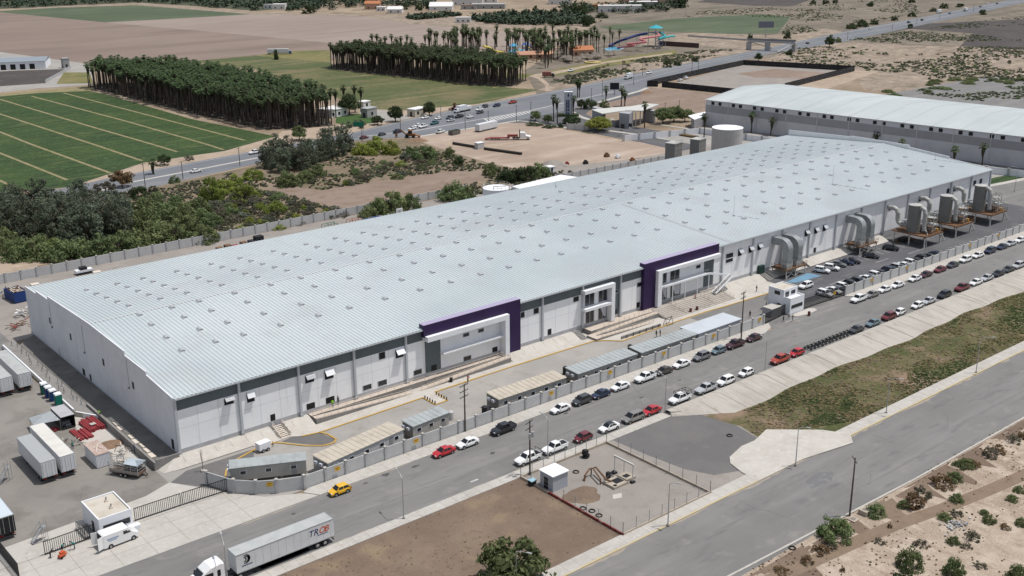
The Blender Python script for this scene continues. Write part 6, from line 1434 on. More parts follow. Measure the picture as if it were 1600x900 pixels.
def collector(label, x0):
 t = thing('dust_collector', label, 'dust collector', (x0, 158.6, 0)); x1 = x0+9.2; y0, y1, zd = 158.6, 169.6, 3.5; cx = x0+3.0
 b = MB(); b.box(x0, x1, y0, y1, zd-.28, zd, m_deck); wpart(b, 'deck', t)
 for x in (x0+.5, x1-.5):
  for y in (y0+.6, (y0+y1)/2, y1-.6):
   b = MB(); b.beam((x, y, 0), (x, y, zd-.28), .32, .32, m_postw); wpart(b, 'leg', t)
 b = MB(); b.beam((x0, y0+.1, zd-.4), (x1, y0+.1, zd-.4), .12, .3, m_postw); b.beam((x1-.1, y0, zd-.4), (x1-.1, y1, zd-.4), .12, .3, m_postw); b.beam((x1, y0+1, zd-.2), (x1+3, y0+1, .2), .2, .3, m_postw)
 railing(b, (x0, y0, zd), (x1, y0, zd), 6, 1, m_rust); railing(b, (x1, y0, zd), (x1, y1, zd), 7, 1, m_rust); wpart(b, 'beams', t)
 b = MB(); b.cyl((cx, 164.7, zd), (cx, 164.7, 11.4), 1.85, 1.85, 24, m_drum, True)
 for z in (5, 6.5, 8, 9.5, 11.0): b.cyl((cx, 164.7, z), (cx, 164.7, z+.08), 1.9, 1.9, 24, m_drum)
 wpart(b, 'drum', t)
 b = MB(); b.cyl((cx, 164.7, 11.4), (cx, 164.7, 11.75), 1.9, .4, 24, m_ductw); wpart(b, 'drum_lid', t)
 b = MB(); b.tube([(cx-.4, YF-.02, 9.2), (cx-.4, 171.2, 9.3), (cx-.4, 170.2, 8.9), (cx-.4, 169.7, 8.0), (cx-.4, 169.6, 6.3), (cx-.4, 169.3, 5.4), (cx-.4, 168.4, 4.9), (cx-.2, 166.3, 4.8)], .68, 12, m_ductw); wpart(b, 'inlet_duct', t)
 b = MB(); b.tube([(cx, 163.4, 10.6), (cx+.1, 162.6, 10.8), (cx+.1, 161.7, 10.3), (cx+.1, 161.4, 9.2), (cx+.1, 161.4, 5.6), (cx+.1, 161.2, 4.4)], .62, 12, m_ductw); wpart(b, 'outlet_duct', t)
 b = MB()
 for x in (cx+1.2, cx+3.0):
  for y in (159.3, 161.3): b.beam((x, y, zd), (x, y, 9.4), .12, .12, m_ductw)
 for k in range(5):
  z = zd+1.1+k*1.15; z2 = z+1.1
  for x in (cx+1.2, cx+3.0): b.beam((x, 159.3, z), (x, 161.3, z2 if z2 < 9.4 else 9.4), .08, .08, m_ductw); b.beam((x, 159.3, z), (x, 161.3, z), .08, .08, m_ductw)
  for y in (159.3, 161.3): b.beam((cx+1.2, y, z), (cx+3, y, z), .08, .08, m_ductw); b.beam((cx+1.2, y, z2 if z2 < 9.4 else 9.4), (cx+3, y, z), .08, .08, m_ductw)
 b.box(cx+1.1, cx+3.2, 159.2, 161.4, 8.0, 8.12, m_ductw); b.box(cx+1.1, cx+3.9, 159.2, 161.4, 6.0, 6.1, m_ductw)
 wpart(b, 'lattice_tower', t)
 b = MB(); b.cyl((cx+2, 162.6, zd), (cx+2, 162.6, zd+2.2), .9, .9, 14, m_duct); b.box(cx+3.4, cx+5.2, 161, 163.2, zd, zd+1.3, m_rust); b.box(cx+4, cx+4.8, 159.4, 160.4, zd, zd+1.0, mat('motor_orange', (.42, .22, .03), rough=.5)); wpart(b, 'fan_motor', t)
 b = MB(); railing(b, (cx-1.4, 167.3, zd), (cx+1.4, 167.3, zd), 3, 2.6, m_skyside); b.box(cx-1.4, cx+1.4, 166.8, 168.2, 6.2, 6.3, m_skyside); wpart(b, 'service_gantry', t)
 b = MB()
 for i in range(14): b.box(x0+RND.uniform(0, 5), x0+RND.uniform(5.2, 8), 165+RND.uniform(0, 3), 168.4+RND.uniform(0, .4), 0.03, .06+.01*i, m_deck)
 b.box(x0+1, x0+3, 166, 168, .03, 1.2, m_trim); wpart(b, 'stored_scrap', t)
 return t
collector('drum dust collector on rust deck nearest the factory gatehouse, first of three', 283.8)
collector('drum dust collector on rust deck in the middle of three', 300.8)
collector('drum dust collector on rust deck farthest along, by the far factory corner', 320.6)

def tank(label, px, py_top, zt, r, m, z0=0, dome=.5, rail=False, name='storage_tank'):
 x, y = gp(px, py_top, zt); t = thing(name, label, 'tank', (x, y, z0)); n = 32
 b = MB(); b.cyl((0, 0, 0), (0, 0, zt), r, r, n, m)
 for k in range(1, 5): b.cyl((0, 0, zt*k/5), (0, 0, zt*k/5+.06), r+.03, r+.03, n, m)
 b.build('shell', t); b = MB(); b.cyl((0, 0, zt), (0, 0, zt+dome), r+.05, .3, n, m_white); b.build('roof', t)
 if rail:
  b = MB()
  for i in range(20):
   a = 2*PI*i/20; c = Vector((r*.97*math.cos(a), r*.97*math.sin(a), zt)); b.beam(c, c+Vector((0, 0, 1.1)), .05, .05, m_rail); a2 = a+2*PI/20; c2 = Vector((r*.97*math.cos(a2), r*.97*math.sin(a2), zt))
   for h in (.6, 1.1): b.beam(c+Vector((0, 0, h)), c2+Vector((0, 0, h)), .04, .04, m_rail)
  b.build('guard_rail', t)
  b = MB(); b.tube([(-r*.6, -r*.4, zt), (-r*.6, -r*.4, zt+1.0), (r*.45, -r*.75, zt+.9), (r*.45, -r*.9, zt+.7), (r*.45, -r*1.05, zt-3)], .12, 6, m_skyside); b.build('pipe', t)
 return t
tank('white round tank with rail and dark pipe on its lid behind the factory', 776, 293, 10.2, 4.4, m_white, rail=True)
tank('largest pale round tank with low cone roof beside the far roof edge', 1137, 199, 11.2, 6.1, mat('tank_pale_grey', (.42, .41, .39), [(.3, (.37, .36, .345), .45, .7)], rough=.6))
tank('narrow grey tank in front of the largest pale tank', 1147, 205, 9.5, 1.9, m_drum)
def housing(label, px, py, h, w):
 x, y = gp(px, py, h); t = thing('filter_housing', label, 'filter housing', (x, y, 0), .2); b = MB(); b.box(-w, w, -w*.8, w*.8, 0, h, m_drum)
 for i in range(7): b.box(-w-.06, w+.06, -w*.8-.06, w*.8+.06, h*(i+.5)/7, h*(i+.5)/7+.12, m_drum)
 for i in range(6): b.box(-w-.1, -w-.02, -w*.8+i*w*.28, -w*.8+i*w*.28+.18, .5, h-.3, m_skyside)
 b.build('casing', t); b = MB(); b.box(-w-.15, w+.15, -w*.8-.15, w*.8+.15, h, h+.2, m_ductw); b.build('cap', t)
 b = MB(); railing(b, (-w, -w*.8, h+.2), (w, -w*.8, h+.2), 4, .9, m_galv); b.build('guard_rail', t); return t
housing('grey ribbed filter housing nearest the rusty wall behind the roof', 1053, 223, 11, 2.6)
housing('grey ribbed filter housing beside the big pale tank', 1091, 217, 11, 2.5)
x, y = gp(860, 285, 6.5)
t = thing('lean_to', 'white roofed lean to behind the factory right of the round tank', 'shed', (0, 0, 0)); b = MB()
P_ = gps([(800, 291), (876, 273), (905, 277), (818, 297)], 7.5); b.prism(P_, 7.2, 7.5, m_white); wpart(b, 'roof', t); b = MB(); b.prism([(p[0]*.999, p[1]*.999) for p in P_], 0, 7.19, m_cmu); wpart(b, 'walls', t)
b = MB(); x, y = gp(859, 270); b.box(x-1.3, x+1.3, y-1.3, y+1.3, 0, 2.4, m_white); b.box(x-.5, x+.4, y-1.34, y-1.29, .2, 2.1, m_trim); b.box(x-1.5, x+1.5, y-1.5, y+1.5, 2.4, 2.55, m_white); tag(b.build('guard_booth'), 'small white booth by the gravel apron behind the factory', 'booth')
x, y = gp(864, 259); mound('gravel_heap', 'grey gravel heap above the small white booth', x, y, 6, 5, 2.2, m_gravel, 3, 'gravel heap')
x, y = gp(1010, 145); mound('soil_heap', 'small brown soil heap on the beige lot beside the black fence', x, y, 4, 3, 1.3, m_soil, 4)
x, y = gp(652, 220); mound('soil_heap', 'reddish soil heap below the orange digger by the highway', x, y, 5, 4, 1.2, m_soil, 5)
x, y = gp(910, 774); mound('soil_heap', 'low brown soil heap beside the white pump hut', x, y, 3.4, 2.8, .4, m_dirtlot, 6)

t = thing('yard_fence', 'bare post fence on low kerb wall around the gravel pump yard', 'fence', (108.3, 104.6, 0))
m_kc = mat('kerb_cream', A(190, 178, 162), [(.5, A(170, 158, 142), .45, .7)], rough=.9); m_kr = mat('kerb_red_worn', A(126, 60, 54), [(.5, A(170, 140, 128), .5, .7, 6)], rough=.9)
b = MB()
for p, q, mm in (((108.3, 104.75), (128.6, 104.75), m_kc), ((128.6, 104.6), (128.6, 129.2), m_kc), ((108.3, 104.6), (108.3, 122), m_kr), ((108.3, 122), (108.3, 129.2), m_kc), ((108.3, 129.1), (128.6, 129.1), m_kc)): b.beam((*p, .2), (*q, .2), .24, .4, mm)
wpart(b, 'kerb_wall', t)
def fence_posts(p, q, n, h=2.3):
 p, q = Vector(p), Vector(q)
 for i in range(n+1):
  c = p+(q-p)*i/n; b = MB(); b.cyl((c.x, c.y, .3), (c.x, c.y, h), .05, .05, 6, m_skyside); wpart(b, 'post', t)
 b = MB()
 for z in (.7, 1.3, 1.9, 2.2): b.beam((p.x, p.y, z), (q.x, q.y, z), .014, .014, m_skyside)
 wpart(b, 'wire', t)
fence_posts((108.3, 104.75), (128.6, 104.75), 7); fence_posts((128.6, 104.75), (128.6, 129.1), 8); fence_posts((108.3, 104.75), (108.3, 129.1), 9); fence_posts((108.3, 129.1), (128.6, 129.1), 8)
t = thing('pump_hut', 'small grey block hut with bright white flat roof in the pump yard', 'hut', (108.9, 121.6, 0))
b = MB(); b.box(109.1, 112.4, 121.8, 125.0, 0, 2.85, mat('hut_grey', (.36, .38, .41), rough=.8)); wpart(b, 'walls', t); b = MB(); b.box(108.9, 112.6, 121.6, 125.2, 2.85, 3.0, m_white); wpart(b, 'roof', t)
b = MB(); b.box(109.04, 109.09, 123, 124, 0, 2.1, m_trim); wpart(b, 'door', t)
b = MB(); b.box(107.6, 108.8, 125.4, 126.6, .9, 1.0, mat('pale_blue_sheet', (.30, .45, .52), rough=.6)); b.box(107.7, 108.7, 125.5, 126.5, .02, .89, m_trim); tag(b.build('covered_box'), 'pale blue covered box between the pump hut and utility pole', 'box')
t = thing('well_slab', 'cream concrete well slab with dark square openings under the gantry', 'well slab', (117.4, 115.8, 0))
b = MB(); b.box(117.4, 120.7, 115.8, 118.6, .0, .45, m_kc); b.box(120.72, 123.0, 116.3, 118.5, 0, .5, m_kc); wpart(b, 'slab', t)
for a in ((118.6, 120.4, 116.5, 118.0, .452, .458), (117.7, 118.4, 116.0, 116.6, .452, .458), (121.2, 122.4, 116.9, 117.9, .502, .508)):
 b = MB(); b.box(*a, m_black); wpart(b, 'opening', t)
t = thing('gantry', 'white steel lifting gantry straddling the well slab', 'gantry', (121.5, 115.6, 0))
for y in (115.6, 119.9):
 b = MB(); b.beam((121.5, y, 0), (121.5, y, 3.3), .13, .13, m_postw); b.box(121.1, 121.9, y-.3, y+.3, 0, .35, m_trim); wpart(b, 'leg', t)
b = MB(); b.beam((121.5, 115.4, 3.35), (121.5, 120.1, 3.35), .22, .26, m_postw); wpart(b, 'beam', t)
b = MB(); b.beam((121.5, 117.7, 3.2), (121.5, 117.7, 1.2), .05, .05, m_trim); wpart(b, 'hoist_chain', t)
t = thing('pump_pipework', 'rusty brown pump pipework bending from the soil heap to the well slab', 'pipework', (0, 0, 0))
a = gp(913, 752); c = gp(921, 744); d = gp(938, 757); e = gp(960, 740)
b = MB(); b.tube([(*a, 0), (a[0]+.3, a[1]+.2, .9), (*c, 1.4), (c[0]+1.2, c[1]-.3, 1.4), (117.6, 117.9, 1.0), (118.5, 117.6, .5)], .17, 8, m_rust); wpart(b, 'main_pipe', t)
b = MB(); b.tube([(c[0]+.6, c[1]-.2, 1.4), (d[0], d[1], 1.0), (d[0], d[1], 0)], .14, 8, m_rust); b.tube([(c[0]+.4, c[1], 1.35), (c[0]+.4, c[1], 0)], .12, 6, m_rust); wpart(b, 'branch_pipe', t)
b = MB(); b.tube([(118, 118.4, .9), (120.2, 119.4, .9), (121.2, 119.8, .7)], .14, 8, m_trim); b.box(119, 119.6, 118.9, 119.5, .2, 1.3, m_trim); wpart(b, 'valve', t)
def ring(b, c, R_, r_, m, tilt=0, n=18, k=8):
 pts = []
 for i in range(n+1):
  a = 2*PI*i/n; pts.append((c[0]+R_*math.cos(a), c[1]+R_*math.sin(a), c[2]+tilt*math.sin(a)))
 b.tube(pts, r_, k, m, False)
x, y = gp(915, 715); b = MB()
for i, (dx, z) in enumerate(((0, .18), (.1, .52), (-.05, .86), (.05, 1.2), (.4, .3))): ring(b, (x+dx, y+.05*i, z), .42, .2, m_tyre)
b.cyl((x, y, 0), (x, y, 1.5), .4, .4, 12, m_trim); tag(b.build('tyre_stack'), 'upright stack of old tyres on the pump yard gravel', 'tyre stack')
for (px, py, lab) in ((900, 738, 'dark hose ring lying between pump hut and pipework'), (936, 806, 'old tyre lying inside the near fence corner'), (911, 795, 'small tyre by the left red kerb of the pump yard'), (925, 799, 'middle tyre of the trio by the left fence'), (1140, 681, 'old tyre on the soil at the dark gravel pad edge'), (1238, 857, 'black tyre beside the south road kerb')):
 x, y = gp(px, py); b = MB(); ring(b, (x, y, .10), .48, .10, m_tyre, .04); tag(b.build('old_tyre'), lab, 'tyre')
b = MB(); x, y = gp(964, 775); b.poly([(x-1.2, y-.3, .022), (x+.2, y-.9, .022), (x+1.3, y+.2, .022), (x-.2, y+.8, .022)], m_conc); structure(b.build('ground_cement_spill'))

m_pole = mat('lamp_pole_grey', (.40, .40, .39), rough=.5, metal=.3)
def lamp(label, base, top, head, z=.14, g='street lamps'):
 x, y = gp(*base, z); h = height(base, top, z); hx, hy = gp(*head, h+.5)
 L = Vector((hx-x, hy-y)); L = L.normalized()*min(max(L.length, 1.4), 2.6)
 t = thing('street_lamp', label, 'street lamp', (x, y, z), 0, g)
 b = MB(); b.cyl((0, 0, 0), (0, 0, h-z), .10, .06, 8, m_pole); b.box(-.2, .2, -.2, .2, 0, .15, m_conc_dark); b.build('pole', t)
 b = MB(); b.tube([(0, 0, h-z-.1), (L.x*.3, L.y*.3, h-z+.28), (L.x, L.y, h-z+.5)], .045, 6, m_pole); b.build('arm', t)
 b = MB(); d = L.normalized(); b.beam((L.x*.85, L.y*.85, h-z+.48), (L.x*.85+d.x*.8, L.y*.85+d.y*.8, h-z+.55), .26, .12, m_pole); b.build('lamp_head', t)
lamp('street lamp on the pavement behind the yellow hatchback and the lorry', (631, 810), (629, 747), (618, 731))
lamp('street lamp beside the white pickups and the pump hut', (856, 716), (852, 655), (846, 645))
lamp('street lamp between the red sedan and racked white pickup', (1039, 645), (1040.5, 591), (1032, 582))
lamp('street lamp at the pavement past the white hatchback on the bank', (1195, 582), (1198, 532), (1193, 526))
lamp('street lamp on the south pavement at the near pump yard corner', (1043.5, 821), (1047.5, 756), (1060, 755))
lamp('street lamp on the pale concrete apron by the south road', (1243, 727), (1250, 670), (1262, 668))
lamp('street lamp on the south pavement amid green verge grass', (1384.7, 645), (1392, 592), (1408, 592))
lamp('street lamp on the south pavement at the far verge end', (1525, 582), (1535, 529), (1552, 527))
lamp('street lamp rising from the leafy tree at the bottom edge', (807, 925), (808.5, 862), (826, 864))
lamp('street lamp behind the lorry tractor with its arm over the street', (357, 921), (356, 851), (345, 833))
lamp('tall lamp pole inside the parking lot by the first dust collector', (1444, 412), (1446, 366), (1448, 362), .02)
lamp('lamp pole on the service road right of the dust collectors', (1585, 300), (1588, 262), (1582, 260), .02)
m_wood = mat('pole_wood', (.085, .07, .06), [(1, (.12, .10, .085), .45, .7)], rough=.9)
def utility(label, base, top, rz, arms=2, trafo=False, z=.02, m=None):
 x, y = gp(*base, z); h = height(base, top, z); t = thing('utility_pole', label, 'utility pole', (x, y, z), rz); m = m or m_wood
 b = MB(); b.cyl((0, 0, 0), (0, 0, h), .17, .11, 8, m); b.build('pole', t)
 for k in range(arms):
  b = MB(); z_ = h-.35-k*1.1; b.beam((-1.15, .1, z_), (1.15, .1, z_), .1, .12, m)
  for xx in (-1.05, -.4, .4, 1.05): b.cyl((xx, .1, z_), (xx, .1, z_+.3), .06, .04, 6, m_skyside)
  b.build('crossarm', t)
 if trafo:
  b = MB()
  for xx in (-.45, .45): b.cyl((xx, -.3, h-3.2), (xx, -.3, h-2.2), .26, .26, 10, m_galv)
  b.build('transformer', t)
utility('wooden utility pole leaning beside the bush and manhole boxes in the desert', (1327.5, 806), (1342, 716), .9, 1, False, .0)
utility('wooden utility pole with transformers beside the white pickup and pump hut', (828, 742), (829, 657), .3, 2, True)
utility('utility pole inside the forecourt behind the short cabin', (727, 675), (727, 600), .2, 3, False)
utility('utility pole at the wall by the flat white canopy', (1158, 530), (1161.5, 456), .2, 2, False)
HP = [((227, 291), (222, 255), 'at the left end of the highway by a small palm'), ((286, 280), (284, 252), 'right of the white sedan on the left highway'), ((375, 259), (372, 230), 'near the bend behind the dark casuarinas'), ((505, 236), (503, 205), 'above the casuarina clump top'), ((566, 221), (565, 198), 'by the green highway sign'), ((626, 203), (625, 186), 'over the navy pickup on the highway'), ((689, 184), (689, 166), 'beside the white hatchback on the outer lane'), ((727, 203), (727, 172), 'over the white pickup on the frontage lane'), ((763, 193), (763, 173), 'beside the zebra hatching start'), ((807, 190), (806, 164), 'right of the zebra hatching on the kerb'), ((829.5, 188), (829, 159), 'by the first trimmed roadside tree'), ((924, 158), (924, 138), 'between tower sign and black billboard'), ((916, 129), (916, 109), 'on the sand across the highway from the tower sign'), ((941, 151), (941, 125), 'beside the black billboard'), ((972, 117), (972, 94), 'on the sand behind the white lorry'), ((990, 133), (990, 105), 'between white lorry and service pickup'), ((1004, 118), (1003, 96), 'just left of the service pickup'), ((1081, 112), (1081, 90), 'at the black fence by the highway'), ((1091, 109), (1091, 88), 'second along the black fence by the highway'), ((1324, 62), (1324, 50), 'on the far right verge near a bush'), ((1394, 47), (1394, 37), 'further along the far right verge'), ((1432, 38), (1432, 28), 'by the dark soil patch on the far highway'), ((1468, 30), (1468, 20), 'beside the bus like lorry'), ((1521, 18), (1521, 8), 'near the top right bush by the highway'), ((1039, 178), (1039, 160), 'behind the spreading tree near the portico'), ((1061, 178), (1061, 156), 'right of the spreading tree near the shed')]
pm = MB(); pm.cyl((0, 0, 0), (0, 0, 9), .16, .1, 6, m_wood); pm = pm.mesh('pole'); am = MB(); am.beam((-1, 0, 8.6), (1, 0, 8.6), .12, .14, m_wood); am = am.mesh('crossarm')
for (bs, tp, lab) in HP:
 x, y = gp(*bs); h = height(bs, tp); t = thing('utility_pole', 'thin highway pole '+lab, 'utility pole', (x, y, 0), RND.uniform(.1, .5), 'thin poles along the highway'); t.scale = (1, 1, max(.5, h/9)); link('pole', pm, t); link('crossarm', am, t)
for (px, py, h, lab) in ((1351, 803, .8, 'raised square concrete manhole box beside the utility pole'), (1333, 812, .18, 'low square concrete manhole lid at the utility pole foot')):
 x, y = gp(px, py); b = MB(); b.box(x-.75, x+.75, y-.75, y+.75, 0, h, m_kc); b.box(x-.35, x+.35, y-.35, y+.35, h, h+.03, m_joint); tag(b.build('manhole_box'), lab, 'manhole')
x, y = gp(1493, 823); rr2 = random.Random(9); b = MB()
for i in range(60):
 c = Vector((x+rr2.gauss(0, 1.1), y+rr2.gauss(0, .8), rr2.uniform(.05, .35))); s = rr2.uniform(.12, .4); b.beam(c, c+Vector((rr2.uniform(-1, 1), rr2.uniform(-1, 1), rr2.uniform(-.3, .3)))*s, s, s*.6, rr2.choice([m_cmu, m_walk, m_skyside]))
tag(b.build('rubble_pile'), 'grey rubble pile dumped in the desert scrub', 'rubble')
for (px, py, lab) in ((1264, 493, 'single red waste drum at the gatehouse island kerb'), (1079, 488, 'dark red waste bin on the kerb below the grand stairs, left of its pair'), (1089, 485, 'dark red waste bin on the kerb below the grand stairs, right of its pair'), (705, 597, 'dark bin standing on the factory kerb below the second ramp')):
 x, y = gp(px, py, .1); b = MB(); b.cyl((x, y, .14), (x, y, 1.05), .3, .34, 12, mat('bin_red', (.12, .02, .018), rough=.5) if 'red' in lab else m_trim); b.cyl((x, y, 1.05), (x, y, 1.15), .36, .2, 12, m_trim); tag(b.build('waste_bin'), lab, 'bin')
x, y = gp(1044, 507, .1); t = thing('a_frame_barrier', 'black A frame swing barrier on the yellow kerb by the double ramp', 'barrier', (x, y, .14), .05); b = MB()
for xx in (-1.1, 1.1):
 for s in (-1, 1): b.beam((xx, s*.6, 0), (xx, 0, 1.7), .08, .08, m_gate)
b.beam((-1.1, 0, 1.7), (1.1, 0, 1.7), .08, .08, m_gate); b.beam((-1.1, .6, .1), (1.1, .6, .1), .06, .06, m_gate); b.beam((-1.1, -.6, .1), (1.1, -.6, .1), .06, .06, m_gate); b.build('frame', t)
b = MB(); bo = []
for i in range(6):
 x = 169+i*2.1; b = MB(); b.cyl((x, 163.9, .1), (x, 163.9, 1.0), .08, .08, 8, m_trim); tag(b.build('bollard'), 'dark bollard along the low kerb wall below the double ramp', 'bollard', 'bollards below the double ramp')
for i in range(10):
 x, y = (114.95 if i < 5 else 117.75), 163.0+(i % 5)*.85; b = MB(); b.cyl((x, y, .12), (x, y, .75), .12, .12, 8, m_trim); tag(b.build('bollard'), 'short dark bollard edging the kerb spur into the forecourt', 'bollard', 'bollards on the kerb spur')
# ================================================================ vegetation
def leafmat(name, a, b, c):
 return mat(name, a, [(1.2, b, .42, .62, 2), (4.5, c, .55, .75, 2)], rough=.85, coord='O', rnd=.22, spec=.15, trans=.4)
m_leaf = {'casuarina': leafmat('leaf_greygreen', (.135, .16, .108), (.085, .105, .072), (.21, .235, .175)), 'mesquite': leafmat('leaf_mesquite', (.175, .215, .095), (.115, .15, .066), (.25, .29, .145)), 'palo': leafmat('leaf_yellowgreen', (.26, .30, .07), (.18, .215, .05), (.34, .37, .11)), 'dark': leafmat('leaf_dark', (.07, .095, .045), (.043, .065, .03), (.115, .145, .07)), 'dry': leafmat('leaf_dry', (.19, .13, .065), (.13, .09, .048), (.27, .21, .12)), 'scrub': leafmat('leaf_scrub', (.15, .14, .10), (.105, .10, .07), (.21, .19, .14)), 'red': leafmat('leaf_crimson', (.14, .016, .022), (.09, .012, .016), (.2, .03, .04)), 'grey': leafmat('leaf_silver', (.16, .17, .13), (.10, .115, .08), (.24, .25, .2))}
m_bark = mat('bark', (.10, .078, .06), [(3, (.07, .055, .042), .45, .7)], rough=.95, coord='O')
m_palmtrunk = mat('palm_trunk', (.075, .062, .052), [(2, (.05, .042, .036), .45, .7)], rough=.95, coord='O')
m_frond = mat('palm_frond', (.068, .098, .036), [(.8, (.042, .066, .025), .42, .62, 2), (3, (.125, .16, .066), .55, .75, 2)], rough=.6, coord='O', rnd=.25, spec=.25, trans=.3)
m_skirt = mat('palm_dead_fronds', (.055, .048, .034), [(2, (.036, .032, .024), .45, .7)], rough=.95, coord='O')
def crown_mesh(name, m, seed, clumps, per, leaf, shape='round'):
 """unit crown: radius 1, height 1, made of leaf faces gathered in clumps"""
 r = random.Random(seed); b = MB()
 for c in range(clumps):
  while True:
   p = Vector((r.uniform(-1, 1), r.uniform(-1, 1), r.uniform(0, 1)))
   rad = math.hypot(p.x, p.y)
   if shape == 'round': lim = math.sqrt(max(0, 1-(abs(p.z-.42)/.58)**2.2))
   elif shape == 'column': lim = (1-p.z)**.55*.9+.08
   elif shape == 'dome': lim = (1-p.z**3)**.5*(.72+.28*math.sin(PI*min(1, p.z+.25)))
   elif shape == 'bush': lim = math.sqrt(max(0, 1-p.z**2))
   else: lim = 1
   if lim*.35 < rad < lim*.92 or (rad < lim*.92 and (p.z > .55 or r.random() < .25)): break
  cr = r.uniform(.18, .33)
  for k in range(per):
   d = Vector((r.gauss(0, 1), r.gauss(0, 1), r.gauss(0, .75))).normalized()*cr*r.uniform(.55, 1.0)
   q = p+Vector((d.x, d.y, d.z*(.38 if shape == 'dome' else .7)))
   if q.z < 0: q.z = abs(q.z)*.3
   s = leaf*r.uniform(.6, 1.4); n = (d.normalized()+Vector((r.gauss(0, .28), r.gauss(0, .28), .25+r.gauss(0, .28)))).normalized()
   t = n.cross(Vector((r.gauss(0, 1), r.gauss(0, 1), r.gauss(0, 1)))).normalized(); u = n.cross(t)
   if shape == 'dome': t = Vector((t.x, t.y, t.z*.4)); u = Vector((u.x, u.y, u.z*.4))
   b.add([q-t*s, q+u*s*.55, q+t*s, q-u*s*.55], [(0, 1, 2, 3)], m)
 return b.mesh(name)
def trunk_mesh(seed, h0=.0, limbs=5):
 r = random.Random(seed); b = MB()
 b.tube([(0, 0, 0), (r.uniform(-.04, .04), r.uniform(-.04, .04), .25), (r.uniform(-.08, .08), r.uniform(-.08, .08), .55)], [.085, .06, .04], 7, m_bark)
 for i in range(limbs):
  a = 2*PI*i/limbs+r.uniform(-.4, .4); z = r.uniform(.18, .42); b.tube([(0, 0, z), (.28*math.cos(a), .28*math.sin(a), z+.18), (.58*math.cos(a), .58*math.sin(a), z+.38)], [.04, .03, .012], 5, m_bark)
 return b.mesh('trunk')
PROTO = {}
SPEC = {'column': ('column', 40, 30, .08), 'casuarina': ('dome', 52, 46, .07), 'mesquite': ('bush', 48, 44, .07), 'palo': ('bush', 44, 34, .08), 'dark': ('bush', 40, 30, .085), 'dry': ('bush', 26, 22, .10), 'scrub': ('bush', 24, 20, .11), 'red': ('bush', 24, 22, .12), 'grey': ('bush', 24, 22, .12), 'round': ('round', 66, 34, .08)}
def crown_of(kind, i, shape=None):
 k = (kind, i, shape)
 if k not in PROTO:
  sh, c, p, l = SPEC[shape or kind]; PROTO[k] = crown_mesh('crown', m_leaf[kind], hash((len(kind)*7+i*13)) % 9999+len(kind), c, p, l, sh)
 return PROTO[k]
TR = [trunk_mesh(i) for i in range(4)]
def tree(kind, label, px, py, h, w, group=None, name='tree', trunk=True, lift=0.0, shape=None, world=None, cat=None):
 x, y = world or gp(px, py); i = RND.randrange(4)
 t = thing(name, label, cat or ('tree' if trunk else 'shrub'), (x, y, -.02), RND.uniform(0, 6.28), group)
 c = link('crown' if trunk else 'foliage', crown_of(kind, i, shape), t, (0, 0, h*lift)); c.scale = (w/2, w/2*RND.uniform(.85, 1.15), h*(1-lift))
 if trunk: q = link('trunk', TR[i], t); q.scale = (h*.55, h*.55, h)
 return t
cas = []
r = random.Random(21)
for j, (y0, xs) in enumerate(((335, (30, 62, 95, 130)), (346, (12, 45, 78, 112, 146, 172)), (357, (0, 30, 62, 95, 130, 165, 196)), (368, (18, 50, 82, 116, 150, 182)), (380, (-8, 36, 70, 104, 136)))):
 for x in xs: cas.append((x+r.uniform(-6, 6), y0+r.uniform(-4, 4)))
for (px, py) in cas:
 tree('casuarina', 'tall dark grey green tree inside the dense belt left of the scrub', px, py, r.uniform(10.5, 14), r.uniform(8.5, 11.5), 'dark trees in the left belt', name='casuarina_tree')
for (px, py) in ((418, 262), (432, 256), (440, 268), (455, 262), (470, 266), (485, 258), (500, 252), (515, 248), (530, 243), (541, 236), (450, 250), (478, 246), (508, 238), (428, 248)):
 tree('casuarina', 'tall dark grey green tree in the clump below the highway bend', px, py, r.uniform(9, 12), r.uniform(7.5, 10), 'dark trees in the highway clump', name='casuarina_tree')
MES = [(8, 392, 6, 8), (30, 404, 5, 8), (62, 402, 5.5, 9), (98, 406, 5, 9), (128, 398, 4, 7), (160, 400, 5, 9), (186, 395, 5, 9), (214, 388, 5, 9), (244, 380, 5, 9), (272, 375, 5, 9), (300, 374, 5, 9), (322, 378, 4, 7), (232, 362, 6, 10), (262, 356, 6, 9), (292, 352, 5.5, 9), (250, 336, 6, 9), (225, 345, 6, 9), (280, 330, 4, 7), (312, 338, 5, 8), (330, 352, 3, 6)]
for (px, py, h, w) in MES: tree('mesquite', 'spreading green mesquite tree between the dark belt and the back wall', px, py, h+1, w+2, 'mesquite trees by the back wall', name='mesquite_tree')
for (px, py, h, w, lab) in ((332, 312, 7, 9.5, 'large yellow green bush left of the sandy clearing road'), (352, 300, 4.5, 8, 'yellow green bush just right of the largest yellow bush'), (382, 312, 5.5, 8.5, 'yellow green bush with dark base facing the scrub hollow'), (368, 290, 4, 7, 'low yellow green bush near the highway fence'), (396, 280, 4.5, 8, 'yellow green bush left of the casuarina clump'), (565, 240, 5, 9, 'bright yellow green bush touching the casuarina clump end'), (588, 240, 6.5, 11, 'widest bright yellow green bush by the highway digger'), (612, 240, 5, 9, 'bright yellow green bush facing the pale dirt lot'), (430, 332, 3.5, 8, 'low yellow green bush in the scrub below the clearing'), (85, 399, 4.5, 8, 'yellow tinted bush in front of the dark belt')):
 tree('palo', lab, px, py, h, w, 'yellow green bushes', name='palo_verde_bush', trunk=True)
